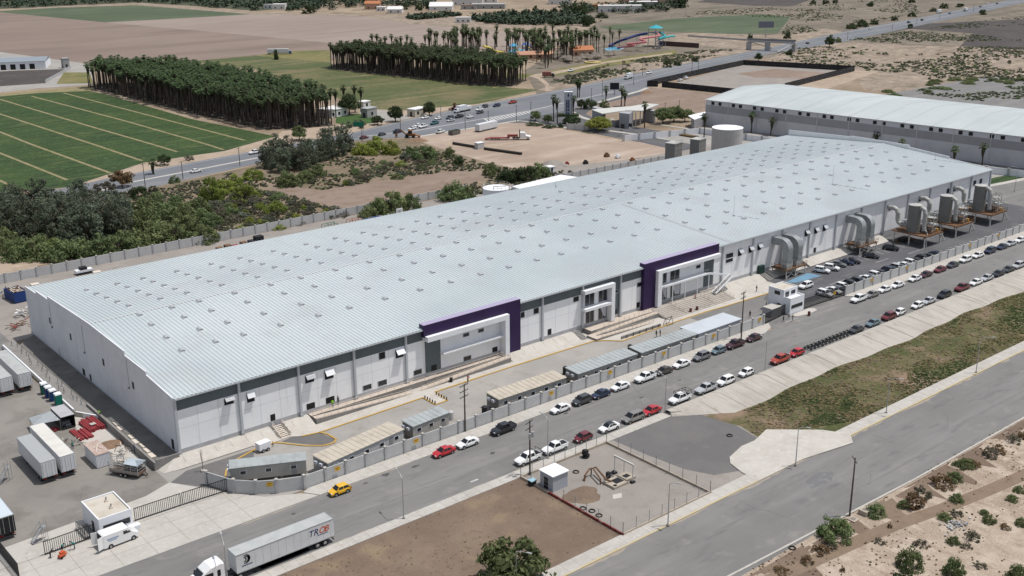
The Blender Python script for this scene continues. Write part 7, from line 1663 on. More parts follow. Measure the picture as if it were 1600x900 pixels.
for (px, py, h, w, lab) in ((450, 290, 5, 9, 'round green bush in front of the casuarina clump'), (476, 283, 4, 8, 'second round green bush in front of the casuarina clump'), (495, 275, 4.5, 8, 'green bush at the right foot of the casuarina clump'), (664, 249, 5.5, 11, 'wide green bush at the pale lot corner'), (640, 245, 4, 7, 'green bush between yellow bush and wide green bush'), (702, 245, 4, 5, 'small thin tree on the pale lot edge'), (717, 257, 3.2, 5.5, 'dark round shrub below the thin lot edge tree'), (768, 273, 4.5, 7, 'round green shrub near the white tank'), (708, 312, 6, 11, 'broad green tree behind the wall left of the white tank'), (728, 308, 4, 6, 'smaller green tree behind the wall beside the white tank'), (612, 330, 7, 11, 'big green tree behind the wall in mid roofline'), (592, 332, 5, 8, 'green tree left of the big tree behind the wall'), (640, 325, 5, 8, 'green tree right of the big tree behind the wall'), (575, 338, 3.5, 7, 'low green shrub left of trees behind the wall'), (790, 282, 5, 8, 'dark tree left of three beyond the white tank'), (806, 284, 5, 8, 'dark tree middle of three beyond the white tank'), (822, 281, 5.5, 8, 'dark tree right of three beyond the white tank'), (842, 276, 5, 9, 'lighter green tree beside the white booth'), (316, 345, 4, 7, 'grey green bush by scrub hollow'), (302, 347, 3.5, 7, 'low dark bush by the scrub hollow')):
 tree('mesquite' if 'dark' not in lab else 'dark', lab, px, py, h, w, None, name='roadside_tree')
for (px, py, h, w, k, sh, lab) in ((618, 190, 7, 7.5, 'dark', 'round', 'dense dark round tree left of the roadhouse drive'), (590, 195, 4, 6, 'dark', 'round', 'small dark tree at the roadside lawn corner'), (565, 200, 3, 3.5, 'dark', None, 'small spiky shrub by the green highway sign'), (671, 181, 6.5, 6, 'dark', 'round', 'dense dark tree right of the small roadside office'), (712, 172, 3.5, 7, 'red', None, 'crimson flowering bush by the white box lorry'), (546, 179, 10, 10, 'dark', 'round', 'large dark tree beside the white roadhouse'), (468, 219, 6, 7.5, 'mesquite', 'round', 'green tree at the field corner below the palms'), (191, 292, 6, 8, 'dry', 'round', 'brownish tree beside the highway at the left'), (216, 308, 4, 7, 'dark', None, 'dark bush below the brownish roadside tree'), (257, 258, 4, 6, 'dark', 'round', 'dark tree beside the small palm by the highway'), (295, 250, 2, 4, 'scrub', None, 'low scrub bush on the far roadside'), (272, 285, 2.5, 4, 'mesquite', None, 'small green bush at the left highway edge'), (240, 300, 2.4, 4, 'scrub', None, 'scrub bush at the near highway fence'), (165, 300, 4, 9, 'scrub', None, 'wide grey scrub bush left of the brownish tree'), (431, 93, 8, 4.5, 'dark', 'column', 'lone dark cypress on the dry field edge'), (837, 189, 4.5, 5.5, 'mesquite', 'round', 'trimmed round tree left of two at the entrance hedge'), (856, 193, 4, 5, 'mesquite', 'round', 'trimmed round tree right of two at the entrance hedge'), (897, 196, 4, 7, 'dark', 'round', 'dark tree by the entrance wall'), (887, 193, 3.5, 5, 'dark', None, 'dark bush below the tower sign'), (908, 170, 4.5, 4, 'dark', 'round', 'small round tree right of the tower sign'), (922, 170, 5, 8, 'dark', None, 'dark spreading tree behind the portico'), (944, 170, 4.5, 6, 'mesquite', None, 'green shrub beside the portico roof'), (935, 205, 6, 12, 'palo', 'round', 'pale green feathery tree in front of the portico'), (1036, 193, 7, 9, 'mesquite', 'round', 'spreading green tree left of pair beyond the portico'), (1053, 190, 7.5, 9, 'mesquite', 'round', 'spreading green tree right of pair beyond the portico'), (1070, 190, 6, 8, 'mesquite', 'round', 'green tree next to the white roofed shed'), (1042, 105, 4.5, 6, 'dark', None, 'round bush left of three along the far highway edge'), (1059, 102, 4, 5.5, 'dark', None, 'round bush middle of three along the far highway edge'), (1086, 96, 3.5, 5, 'dark', None, 'round bush right of three along the far highway edge'), (1185, 95, 5, 6, 'dark', 'round', 'dark tree at the near end of the footbridge'), (1296, 73, 7, 8, 'dark', 'round', 'dark tree by the highway right of the footbridge'), (1310, 66, 4, 5, 'mesquite', None, 'small bush beside the dark footbridge tree'), (1233, 86, 4, 6, 'dark', None, 'dark bush at the far highway kerb below the footbridge'), (1422, 44, 4, 6, 'dark', None, 'dark bush at the dark soil corner by the highway'), (1535, 23, 5, 8, 'dark', None, 'dark bush near the top right highway'), (1330, 45, 5, 9, 'dark', None, 'first dark tree of the far roadside row'), (1347, 42, 6, 11, 'dark', None, 'second dark tree of the far roadside row'), (1366, 38, 5, 9, 'dark', None, 'third dark tree of the far roadside row'), (1397, 32, 4.5, 7, 'dark', None, 'lone tree past the far roadside row'), (1425, 26, 4, 8, 'dark', None, 'flat bush further up the far roadside'), (1458, 18, 4, 8, 'dark', None, 'left tree of the distant highway pair'), (1475, 13, 5.5, 9, 'dark', None, 'tall tree of the distant highway pair'), (1500, 11, 4, 10, 'dark', None, 'low tree right of the distant highway pair'), (1331, 208, .1, .1, 'dark', None, '')):
 if not lab: continue
 tree(k, lab, px, py, h, w, None, name='roadside_tree' if h > 3 else 'roadside_shrub', trunk=h > 3, lift=.28 if sh == 'round' and h > 3.5 else 0, shape=sh)
for i, px in enumerate((506, 516, 526, 536, 546, 556, 565)): tree('grey', 'silvery shrub in the clipped row along the roadhouse lawn', px, 208-(px-506)*.22, 2.6, 4.4, 'silvery shrubs along the roadhouse lawn', name='silvery_shrub', trunk=False)
for (px, py, w, h) in ((835, 195, 14, 1.2), (860, 199, 12, 1.1), (876, 199, 5, 2.2), (1075, 213, 4, 0)):
 if h: tree('dark', {835: 'clipped dark hedge under the left trimmed tree', 860: 'clipped dark hedge under the right trimmed tree', 876: 'dark shrub at the end of the entrance hedge'}[px], px, py, h, w*.62, None, name='hedge', trunk=False, cat='hedge')
b = MB(); P_ = gps([(1056, 209), (1092, 215), (1090, 217), (1054, 211)]); b.prism(P_, 0, .7, m_leaf['dry']); tag(b.build('hedge'), 'low brownish hedge on the entrance drive island', 'hedge')
sheet('planting_strip', [(352, 190), (420, 181), (560, 171), (560, 177), (420, 187), (352, 196)], m_crop, .045, px=False)
DES = [(1304, 838, 3.8, 6.6, 'mesquite', 'large dark green bush in the desert beside the utility pole'), (1367, 804, 2.2, 3.8, 'mesquite', 'green bush right of the manhole box'), (1420, 886, 3.6, 4.8, 'mesquite', 'round green bush near the bottom of the desert'), (1490, 898, 3.2, 4.2, 'mesquite', 'round green bush right of the bottom bush'), (1410, 912, 2.4, 3.6, 'dark', 'green bush cut by the bottom edge'), (1590, 905, 2.8, 4, 'mesquite', 'green bush in the bottom right corner'), (1494, 783, 1.6, 3, 'mesquite', 'low green shrub on the pale crust by the track'), (1493, 804, 1.0, 2.6, 'scrub', 'flat scrub shrub above the rubble pile'), (1476, 811, 1.1, 3.2, 'mesquite', 'flat green shrub left above the rubble pile'), (1545, 816, 1.5, 2.6, 'mesquite', 'small green shrub right of the rubble pile'), (1537, 803, 1.0, 2, 'mesquite', 'tiny green shrub above right of the rubble'), (1489, 849, 1.4, 2.4, 'mesquite', 'small green shrub below the rubble pile'), (1517, 842, 1.6, 3.4, 'scrub', 'grey green shrub at the rubble pile edge'), (1510, 856, .9, 2.2, 'scrub', 'low dry shrub below the rubble edge'), (1581, 782, 1.3, 2.2, 'mesquite', 'small green shrub on the right desert edge'), (1592, 768, 1.2, 2.4, 'mesquite', 'green shrub highest on the right desert edge'), (1596, 820, 1.4, 2.6, 'mesquite', 'green shrub on the right frame edge'), (1570, 825, 1.0, 2, 'dry', 'brown shrub near the right frame edge'), (1427, 790, 2.4, 4.6, 'dry', 'rusty brown bush along the south kerb'), (1440, 775, 2.0, 3.6, 'scrub', 'grey green bush behind the rusty kerb bush'), (1412, 792, 1.4, 2.6, 'mesquite', 'green shrub left of the rusty kerb bush'), (1473, 758, 2.2, 5, 'dry', 'wide rusty bush in the kerb thicket'), (1490, 750, 1.8, 3.6, 'mesquite', 'green bush in the kerb thicket'), (1506, 729, 1.8, 4, 'mesquite', 'green bush at the upper kerb thicket'), (1520, 728, 1.4, 3.6, 'dry', 'brown bush at the upper kerb thicket'), (1548, 712, 1.8, 4.2, 'scrub', 'grey bush high along the south kerb'), (1560, 706, 1.5, 3.6, 'dry', 'brown bush high along the south kerb'), (1582, 690, 1.6, 3.4, 'scrub', 'dark bush last along the south kerb'), (1598, 684, 1.4, 3, 'dry', 'brown bush last along the south kerb'), (1283, 863, 1.3, 3.4, 'dry', 'yellow brown shrub left of the track'), (1300, 858, 1.0, 2.4, 'scrub', 'pale scrub beside the yellow brown shrub'), (1262, 878, 1.0, 3, 'dry', 'straw shrub near the lower south kerb'), (1374, 848, .9, 2, 'scrub', 'low scrub in mid desert crust'), (1390, 824, 1.0, 1.0, 'dry', 'upright dry stump shrub in mid desert'), (1316, 893, 1.2, 1, 'dry', 'thin dry twig bush near the bottom'), (1440, 852, .9, 2.6, 'scrub', 'low scrub right of mid desert'), (1530, 885, .9, 2.6, 'scrub', 'low scrub near the bottom right'), (1222, 893, .9, 3, 'dry', 'straw scrub by the bottom kerb')]
for (px, py, h, w, k, lab) in DES: tree(k, lab, px, py, h*.85, w*.88, None, name='desert_shrub', trunk=False)
tree('mesquite', 'leafy tree rising at the bottom edge around the street lamp', 803, 920, 6.8, 11.8, None, name='street_tree', lift=.05, shape='round')
tree('dark', 'dense dark inner limb tree beside the bottom edge street tree', 780, 922, 4.6, 6, None, name='street_tree')
t = thing('bare_sapling', 'thin leafless sapling on the concrete bank corner', 'sapling', (*gp(317, 737), .02)); b = MB(); r9 = random.Random(4)
b.tube([(0, 0, 0), (.1, 0, 1.5), (-.1, .1, 3), (.1, .1, 4.2)], [.06, .05, .035, .015], 5, m_bark); b.box(-.3, .3, -.3, .3, 0, .35, m_walk); b.build('trunk', t); b = MB()
for i in range(16):
 z = r9.uniform(1.2, 3.8); a = r9.uniform(0, 6.3); b.tube([(0, 0, z), (.5*math.cos(a), .5*math.sin(a), z+.7)], [.022, .008], 4, m_bark)
b.build('twigs', t)
HUE = {'scrub': 'greyish', 'mesquite': 'green', 'grey': 'silvery', 'palo': 'yellow green', 'dark': 'dark green'}
def inpoly(x, y, P):
 c = False
 for (x0, y0), (x1, y1) in zip(P, P[1:]+P[:1]):
  if (y0 > y) != (y1 > y) and x < (x1-x0)*(y-y0)/(y1-y0)+x0: c = not c
 return c
def scatter(n, polypx, seed):
 r_ = random.Random(seed); xs = [p[0] for p in polypx]; ys = [p[1] for p in polypx]; out = []
 while len(out) < n:
  px, py = r_.uniform(min(xs), max(xs)), r_.uniform(min(ys), max(ys))
  if inpoly(px, py, polypx): out.append((px, py))
 return out
for (px, py) in scatter(46, [(1225, 84), (1300, 74), (1480, 80), (1600, 95), (1600, 135), (1500, 135), (1400, 115), (1345, 100), (1290, 98)], 1):
 k = RND.choice(['mesquite', 'scrub', 'dark', 'scrub']); tree(k, 'small '+HUE[k]+' desert shrub on the pale scrub plain beyond the black fenced lot', px, py, RND.uniform(.7, 1.8), RND.uniform(2, 5), HUE[k]+' shrubs on the far pale plain', name='desert_shrub', trunk=False)
for (px, py) in scatter(26, [(1340, 150), (1385, 133), (1450, 128), (1540, 122), (1600, 120), (1600, 135), (1540, 132), (1440, 148), (1400, 155)], 2):
 tree('mesquite', 'green shrub in the weedy patch behind the second warehouse roof', px, py, RND.uniform(1, 2), RND.uniform(4, 9), 'shrubs behind the second warehouse', name='desert_shrub', trunk=False)
for (px, py) in scatter(52, [(300, 320), (420, 318), (500, 322), (560, 334), (480, 350), (400, 365), (330, 372)], 3)+scatter(26, [(540, 268), (640, 246), (700, 262), (640, 276), (560, 290), (500, 295)], 4)+scatter(26, [(380, 300), (450, 305), (430, 318), (330, 325)], 5):
 k = RND.choice(['scrub', 'scrub', 'mesquite', 'scrub', 'grey', 'palo']); tree(k, 'low '+HUE[k]+' shrub in the tangled scrub hollow behind the factory', px, py, RND.uniform(1.0, 2.4), RND.uniform(2.6, 6), HUE[k]+' shrubs in the scrub hollow', name='scrub_shrub', trunk=False)
for (px, py) in scatter(40, [(860, 128), (960, 98), (1100, 80), (1165, 78), (1010, 108), (900, 130)], 6):
 tree('scrub', 'small dry shrub on sand between the highway and waterpark', px, py, RND.uniform(.8, 1.6), RND.uniform(2, 5), 'shrubs between highway and waterpark', name='desert_shrub', trunk=False)
def tufts(name, label, n, gen, mats, smin, smax, seed, hk=1.0, cat='grass'):
 r_ = random.Random(seed); b = MB(); ks = [b._m(m_) for m_ in mats]
 for i in range(n):
  q = gen(r_)
  if q is None: continue
  x, y, mi_ = q; s = r_.uniform(smin, smax); o = len(b.v)
  for k in range(4):
   a = r_.uniform(0, 6.28); w = s*.5; dx, dy = math.cos(a), math.sin(a); l = r_.uniform(.1, .6)*s
   h = s*hk*r_.uniform(.5, 1)
   b.v += [(x-dy*w, y+dx*w, 0), (x+dy*w, y-dx*w, 0), (x+dx*l+dy*w*.5, y+dy*l-dx*w*.5, h), (x+dx*l-dy*w*.5, y+dy*l+dx*w*.5, h*.9)]
   b.f.append([o, o+1, o+2, o+3]); b.mi.append(ks[mi_]); o += 4
 ob = b.build(name); tag(ob, label, cat, None, 'stuff'); return ob
from mathutils import noise as NZ
gm = [mat('grass_green', (.085, .11, .042), [(.4, (.06, .082, .03), .42, .62), (1.5, (.13, .14, .06), .55, .75)], rough=.9, trans=.4), mat('grass_olive', (.15, .145, .07), [(.5, (.11, .11, .05), .45, .65)], rough=.9, trans=.4), mat('grass_straw', (.26, .20, .11), [(.6, (.18, .13, .075), .45, .68)], rough=.95, trans=.35), mat('grass_brown', (.27, .215, .15), [(.6, (.21, .165, .115), .45, .68)], rough=.95, trans=.35)]
def verge(r_):
 x = 150+abs(r_.gauss(0, 1))*110; x = 152+r_.random()**1.5*330; y = r_.uniform(105.2, 124)
 lo = 122.6+.5*math.sin(x*.11)+.3*math.sin(x*.37)
 if x < 158 and y > 122-(158-x)*1.2: return None
 if y > lo-.2 or (x < 170 and y < 114-(x-150)*.42): return None
 v = NZ.noise((x*.055, y*.09, 3.1))+.5*NZ.noise((x*.2, y*.25, 1)); d = NZ.noise((x*.04+9, y*.12, 7.7))
 if v < -.16 and r_.random() < .8: return None
 if v > .1 and r_.random() < .0: return None
 if v > .18: return x, y, 0 if d < .25 or r_.random() < .3 else 1
 if v > -.1: return x, y, r_.choice((1, 1, 2, 2, 0))
 return x, y, r_.choice((2, 3, 3))
tufts('verge_grass', 'patchy green and straw grass on the strip between bank and south pavement', 30000, verge, gm, .3, .62, 5, .28)
def dlot(r_):
 x = r_.uniform(50, 108); y = r_.uniform(105.5, 129)
 v = NZ.noise((x*.08, y*.09, 1.3))+.6*NZ.noise((x*.3, y*.3, 4)); e = min(y-105.5, 129-y, 108-x)
 if v < .12 and not (e < 2.5 and r_.random() < .25): return None
 return x, y, r_.choice((2, 2, 3, 2, 2))
tufts('lot_dry_weeds', 'sparse straw weeds on the brown dirt lot', 600, dlot, gm, .15, .32, 6, .4)
def desw(r_):
 x = 95+r_.random()**1.3*200; y = 86-r_.random()**1.2*60
 v = NZ.noise((x*.1, y*.12, 2.3))+.6*NZ.noise((x*.4, y*.4, 8)); tr = abs(NZ.noise((x*.02, 3, 1))*3+(y-(66+(x-150)*.10)))
 if tr < 1.6 or v < -.05: return None
 return x, y, r_.choice((2, 3, 3, 3, 1))
tufts('desert_weeds', 'sparse brown weeds over the pale desert crust', 6000, desw, gm, .15, .42, 7, .5)
pts = [(1680, 702), (1600, 742), (1540, 768), (1480, 792), (1400, 820), (1330, 850), (1250, 886), (1160, 926)]
strip('track_desert', pts, mat('track_soil', A(140, 121, 103), [(.5, A(126, 108, 90), .45, .7, 6), (2, A(152, 134, 115), .5, .75)], rough=.95), .006, width=2.6)
SCP = [(-40, 345), (100, 305), (232, 300), (400, 262), (560, 225), (640, 222), (700, 240), (780, 262), (900, 268), (800, 298), (560, 330), (400, 366), (100, 420)]
CLR = [(405, 284), (432, 288), (500, 297), (640, 276), (700, 268), (790, 266), (740, 285), (620, 318), (560, 330), (522, 326), (452, 305)]
def scr(r_):
 while True:
  px, py = r_.uniform(-40, 900), r_.uniform(222, 420)
  if inpoly(px, py, SCP) and not inpoly(px, py, CLR): break
 x, y = gp(px, py); v = NZ.noise((x*.05, y*.05, 2.3))+.5*NZ.noise((x*.2, y*.2, 8))
 if v < -.12: return None
 return x, y, r_.choice((1, 1, 3, 2, 0))
tufts('low_scrub', 'tangled grey and olive scrub between the highway and the factory', 9000, scr, [m_leaf['mesquite'], m_leaf['scrub'], m_leaf['grey'], m_leaf['scrub']], .6, 1.5, 8, .55, 'scrub')
PLN = [[(1195, 95), (1240, 76), (1330, 68), (1480, 74), (1620, 88), (1620, 165), (1500, 155), (1380, 138), (1345, 104)], [(1000, 22), (1200, 12), (1420, -4), (1440, 20), (1300, 46), (1220, 56), (1235, 27), (1050, 27)], [(1320, 62), (1450, 44), (1620, 20), (1620, 88), (1480, 74)], [(860, 128), (960, 98), (1100, 78), (1165, 78), (1010, 108), (900, 132)]]
def pln(r_):
 P = PLN[r_.choice((0, 0, 0, 1, 1, 2, 2, 3))]
 while True:
  px, py = r_.uniform(min(p[0] for p in P), max(p[0] for p in P)), r_.uniform(min(p[1] for p in P), max(p[1] for p in P))
  if inpoly(px, py, P): break
 x, y = gp(px, py); v = NZ.noise((x*.02, y*.02, 5.3))+.5*NZ.noise((x*.09, y*.09, 2))
 if v < .02: return None
 return x, y, r_.choice((0, 1, 2, 3, 3))
tufts('plain_scrub', 'thin grey and olive scrub over the far right plain and roadside', 13000, pln, [m_leaf['mesquite'], m_leaf['scrub'], m_leaf['grey'], m_leaf['dark']], .7, 2.2, 28, .35, 'scrub')
def palm_parts(seed, h, nf=24):
 r_ = random.Random(seed); tr = MB(); lx, ly = r_.uniform(-.4, .4), r_.uniform(-.4, .4)
 tr.tube([(0, 0, 0), (lx*.3, ly*.3, h*.4), (lx, ly, h)], [.34, .26, .2], 6, m_palmtrunk)
 cr = MB(); c = Vector((lx, ly, h))
 n = 7; rings = []
 for z, rr_ in ((-4.4, .25), (-2.6, .6), (-.6, .9), (.2, .3)): rings.append([c+Vector((rr_*math.cos(2*PI*k/n)*r_.uniform(.8, 1.2), rr_*math.sin(2*PI*k/n)*r_.uniform(.8, 1.2), z+r_.uniform(-.2, .2))) for k in range(n)])
 cr.loft(rings, m_skirt, caps=False)
 for i in range(nf):
  a = 2*PI*i/nf*2.4+r_.uniform(-.2, .2); el = -0.55+1.75*((i*.618) % 1); L = r_.uniform(1.5, 2.1)
  d = Vector((math.cos(a)*math.cos(el), math.sin(a)*math.cos(el), math.sin(el))); s = Vector((-math.sin(a), math.cos(a), 0)); u = s.cross(d)
  p0 = c+d*L*.42; p1 = c+d*L*.85+Vector((0, 0, -.08)); tip = c+d*L*1.05+Vector((0, 0, -.45)); w = L*.40
  l1 = p1+s*w-Vector((0, 0, .18)); r1 = p1-s*w-Vector((0, 0, .18)); l2 = tip+s*w*.45; r2 = tip-s*w*.45
  cr.add([p0, r1, p1, l1, r2, tip, l2], [(0, 1, 2), (0, 2, 3), (1, 4, 2), (2, 4, 5), (2, 5, 6), (2, 6, 3)], m_frond)
  if i % 2 == 0: cr.beam(c, p0, .06, .05, m_frond)
 return tr, cr
PP = []
for i in range(5):
 tr, cr = palm_parts(40+i, 13.2); PP.append((tr.mesh('trunk'), cr.mesh('crown'), tr, cr))
def palm(label, x, y, h, group, s=1.0, name='palm_tree'):
 i = RND.randrange(5); k = h/15.0
 t = thing(name, label, 'palm', (x, y, -.02), RND.uniform(0, 6.28), group); t.scale = (s, s, 1)
 q = link('trunk', PP[i][0], t); q.scale = (1, 1, k); c = link('crown', PP[i][1], t, (0, 0, 13.2*(k-1))); return t
r = random.Random(31)
def grove(corners, step):
 xs = [p[0] for p in corners]; ys = [p[1] for p in corners]; out = []
 nx = int((max(xs)-min(xs))/step); ny = int((max(ys)-min(ys))/step)
 for i in range(nx+1):
  for j in range(ny+1):
   x = min(xs)+i*step+r.uniform(-.8, .8); y = min(ys)+j*step+r.uniform(-.8, .8)
   if inpoly(x, y, corners): out.append((x, y))
 return out
GL = grove([(222, 650), (224.5, 598), (227, 522), (234, 456), (262, 444), (273, 470), (279, 552), (273, 632), (236, 662)], 3.5)
GR = grove([(369, 632), (374, 603), (384, 554), (391, 506), (404, 486), (428, 500), (427, 560), (412, 612), (392, 648)], 3.5)
def stuff_grove(name, label, P):
 b = MB(); acc_v = [];
 for (x, y) in P:
  i = r.randrange(5); h = r.uniform(12.5, 17.5); k = h/15; a = r.uniform(0, 6.28); T = Matrix.Translation((x, y, 0)) @ Matrix.Rotation(a, 4, 'Z')
  tr, cr = PP[i][2], PP[i][3]
  for src, dz, sc in ((tr, 0, k), (cr, 13.2*(k-1), 1)):
   o = len(b.v); b.v += [tuple(T @ Vector((v[0], v[1], v[2]*sc+dz))) for v in src.v]; mp = [b._m(m_) for m_ in src.ms]
   b.f += [[o+q for q in f] for f in src.f]; b.mi += [mp[q] for q in src.mi]
 tag(b.build(name), label, 'palms', None, 'stuff')
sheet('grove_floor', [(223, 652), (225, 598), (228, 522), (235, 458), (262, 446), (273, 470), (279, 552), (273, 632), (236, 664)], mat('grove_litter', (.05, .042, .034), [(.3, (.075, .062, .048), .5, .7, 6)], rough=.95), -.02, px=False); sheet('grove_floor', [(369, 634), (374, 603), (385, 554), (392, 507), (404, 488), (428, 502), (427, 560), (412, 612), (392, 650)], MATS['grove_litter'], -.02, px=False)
GL.sort(key=lambda p: depth(*p)); GR.sort(key=lambda p: depth(*p))
NL, NR = 120, 74
for (x, y) in GL[:NL]: palm('tall fan palm at the near side of the long left palm grove', x, y, r.uniform(12.5, 17.5), 'fan palms of the left grove')
stuff_grove('palm_grove', 'dense inner mass of the left fan palm grove', GL[NL:])
for (x, y) in GR[:NR]: palm('tall fan palm at the near side of the right palm grove', x, y, r.uniform(12.5, 17.5), 'fan palms of the right grove')
stuff_grove('palm_grove', 'dense inner mass of the right fan palm grove', GR[NR:])
for (px, py) in scatter(58, [(640, 84), (690, 76), (800, 76), (900, 74), (985, 68), (965, 84), (900, 96), (870, 110), (842, 108), (835, 96), (780, 84), (700, 88)], 11):
 x, y = gp(px, py); palm('fan palm among the waterpark slides', x, y, r.uniform(11, 14.5), 'waterpark palms')
stuff_grove('palm_grove', 'crowded fan palms between the waterpark slides and the right grove', [gp(*q) for q in scatter(120, [(650, 82), (720, 72), (800, 72), (900, 72), (940, 76), (905, 90), (860, 100), (820, 96), (760, 84)], 44)])
for (px, py) in ((582, 84), (589, 86), (596, 90), (603, 89), (613, 84), (621, 90), (627, 86), (636, 86), (644, 92), (665, 84), (684, 81), (700, 80), (706, 80), (712, 83)):
 x, y = gp(px, py); palm('fan palm in the loose row on the field behind the right grove', x, y, r.uniform(13.5, 15.5), 'palms behind the right grove')
for (bs, tp, lab) in (((538, 178), (538, 131), 'tall fan palm left of three behind the roadhouse'), ((555, 176), (556, 131), 'tall fan palm middle of three behind the roadhouse'), ((564, 175), (567, 135), 'slim fan palm right of three behind the roadhouse'), ((525, 184), (525, 138), 'fan palm at the left grove end by the roadhouse'), ((240, 272), (240, 251), 'small fan palm beside the left highway'), ((14, 313), (14, 291), 'small fan palm at the left frame edge'), ((865, 190), (864, 147), 'tall fan palm left of the tower sign'), ((871, 194), (872, 152), 'tall fan palm close beside the leftmost entrance palm'), ((896, 181), (897, 150), 'tall fan palm right of the tower sign'), ((902, 152), (902, 125), 'slim palm left of a pair across the highway'), ((905, 152), (905.5, 125), 'slim palm right of a pair across the highway'), ((946.5, 161), (947, 135), 'fan palm left of the black billboard'), ((970.5, 166), (971, 135), 'fan palm right of the black billboard'), ((976, 166), (976, 143), 'shorter fan palm right of the black billboard'), ((1007, 200), (1007, 158), 'fan palm standing in front of the portico roof'), ((1100, 215), (1103, 176), 'fan palm by the large pale tank'), ((1127, 192), (1127, 171), 'fan palm left against the second warehouse wall'), ((1174, 208), (1174, 175), 'fan palm behind the large pale tank'), ((1204, 212), (1205, 184), 'fan palm by the second warehouse corner'), ((1369, 232), (1369, 207), 'fan palm over the factory far roof edge'), ((1407, 250), (1407, 219), 'small fan palm over the factory roof corner'), ((1489, 262), (1489, 229), 'fan palm left of two at the service road'), ((1534, 262), (1534, 223), 'fan palm right of two at the service road')):
 x, y = gp(*bs); palm(lab, x, y, max(4, height(bs, tp)), None, .95)
def woodland(name, label, P, k=7, seed=1, kind='casuarina', hs=(5, 8)):
 r_ = random.Random(seed); b = MB(); m_ = b._m(mat('far_leaf_'+kind, tuple(.72*v for v in (.06, .085, .05)), [(.05, (.03, .05, .03), .42, .62), (.3, (.075, .10, .06), .5, .75)], rough=.9))
 for (px, py) in P:
  x, y = gp(px, py); h = r_.uniform(*hs); w = h*r_.uniform(.5, .8)
  for i in range(k*4):
   a = r_.uniform(0, 6.28); rr_ = w*math.sqrt(r_.random()); z = h*(.15+.85*r_.random()*math.sqrt(max(0, 1-(rr_/w)**2)))
   s = r_.uniform(.7, 1.5); n = Vector((r_.gauss(0, .7), r_.gauss(0, .7), 1)).normalized(); t_ = n.cross(Vector((r_.gauss(0, 1), r_.gauss(0, 1), .2))).normalized(); u_ = n.cross(t_); c = Vector((x+rr_*math.cos(a), y+rr_*math.sin(a), z)); o = len(b.v)
   b.v += [tuple(c-t_*s), tuple(c-u_*s), tuple(c+t_*s), tuple(c+u_*s)]; b.f.append([o, o+1, o+2, o+3]); b.mi.append(m_)
 tag(b.build(name), label, 'wood', None, 'stuff')
woodland('far_woodland', 'dark wood along the top left horizon beyond the far green field', scatter(900, [(-60, 15), (0, 14), (120, 8), (215, 4), (300, 9), (400, 17), (430, 12), (470, -2), (300, -26), (-60, -30)], 12), 7, 2)
far('ground_woodland', [(-60, 15), (0, 14), (120, 8), (215, 4), (300, 9), (400, 17), (480, 10), (560, -8), (300, -40), (-60, -40)], mat('wood_floor', (.05, .06, .035), [(.02, (.08, .08, .05), .45, .65)], rough=.95))
woodland('far_woodland', 'dark thicket behind the waterpark palms', scatter(330, [(735, 30), (780, 24), (860, 22), (905, 26), (935, 34), (900, 40), (820, 39), (760, 37)], 13), 7, 3, hs=(4, 7))
woodland('far_woodland', 'thin row of far bushes along the pale field edge', scatter(90, [(632, 28), (700, 22), (720, 25), (650, 31)], 14), 6, 4, hs=(3, 5))
woodland('far_woodland', 'dark village trees between the houses on the horizon', scatter(330, [(450, 18), (510, 16), (590, 10), (672, 14), (700, -2), (600, -18), (460, -10)], 15)+scatter(120, [(870, 22), (930, 20), (985, 22), (1065, 16), (1075, 4), (1000, 8), (925, 14), (880, 5)], 16)+scatter(160, [(700, -2), (1100, -8), (1100, -22), (700, -22)], 17), 7, 5, hs=(5, 9))
for (px, py, h, w, lab) in ((905, 21, 12, 16, 'biggest dark tree among the far houses'), (886, 20, 8, 11, 'dark tree left of the biggest far tree'), (916, 41, 9, 12, 'lone far tree at the green field corner'), (922, 36, 7, 10, 'far tree beside the lone green field tree'), (1065, 12, 12, 12, 'dark tall tree at the right end of the village'), (940, 28, 6, 13, 'wide far bush before the white village hall'), (836, 18, 6, 7, 'lone round tree on the far pale ground'), (867, 20, 5, 8, 'small far tree by the village road'), (670, 14, 8, 9, 'bright green tree at the village edge'), (655, 16, 8, 9, 'green tree left of the bright village tree'), (632, 15, 7, 9, 'green tree right of the white domed house'), (483, 21, 9, 14, 'dark tree group left of the orange house'), (1290, 6, 5, 9, 'dark shrub at the top of the dark ploughed field'), (1270, 7, 5, 8, 'dark shrub left on the top ploughed field'), (1305, 5, 5, 8, 'dark shrub right on the top ploughed field'), (1360, 10, 5, 10, 'far shrub pair on the upper plain'), (1425, 4, 5, 9, 'far shrub near the top right edge'), (1172, 60, 4, 5, 'round bush behind the footbridge'), (1230, 60, 6, 6, 'dark tree at the footbridge stair')):
 tree('dark', lab, px, py, h, w, None, name='far_tree')
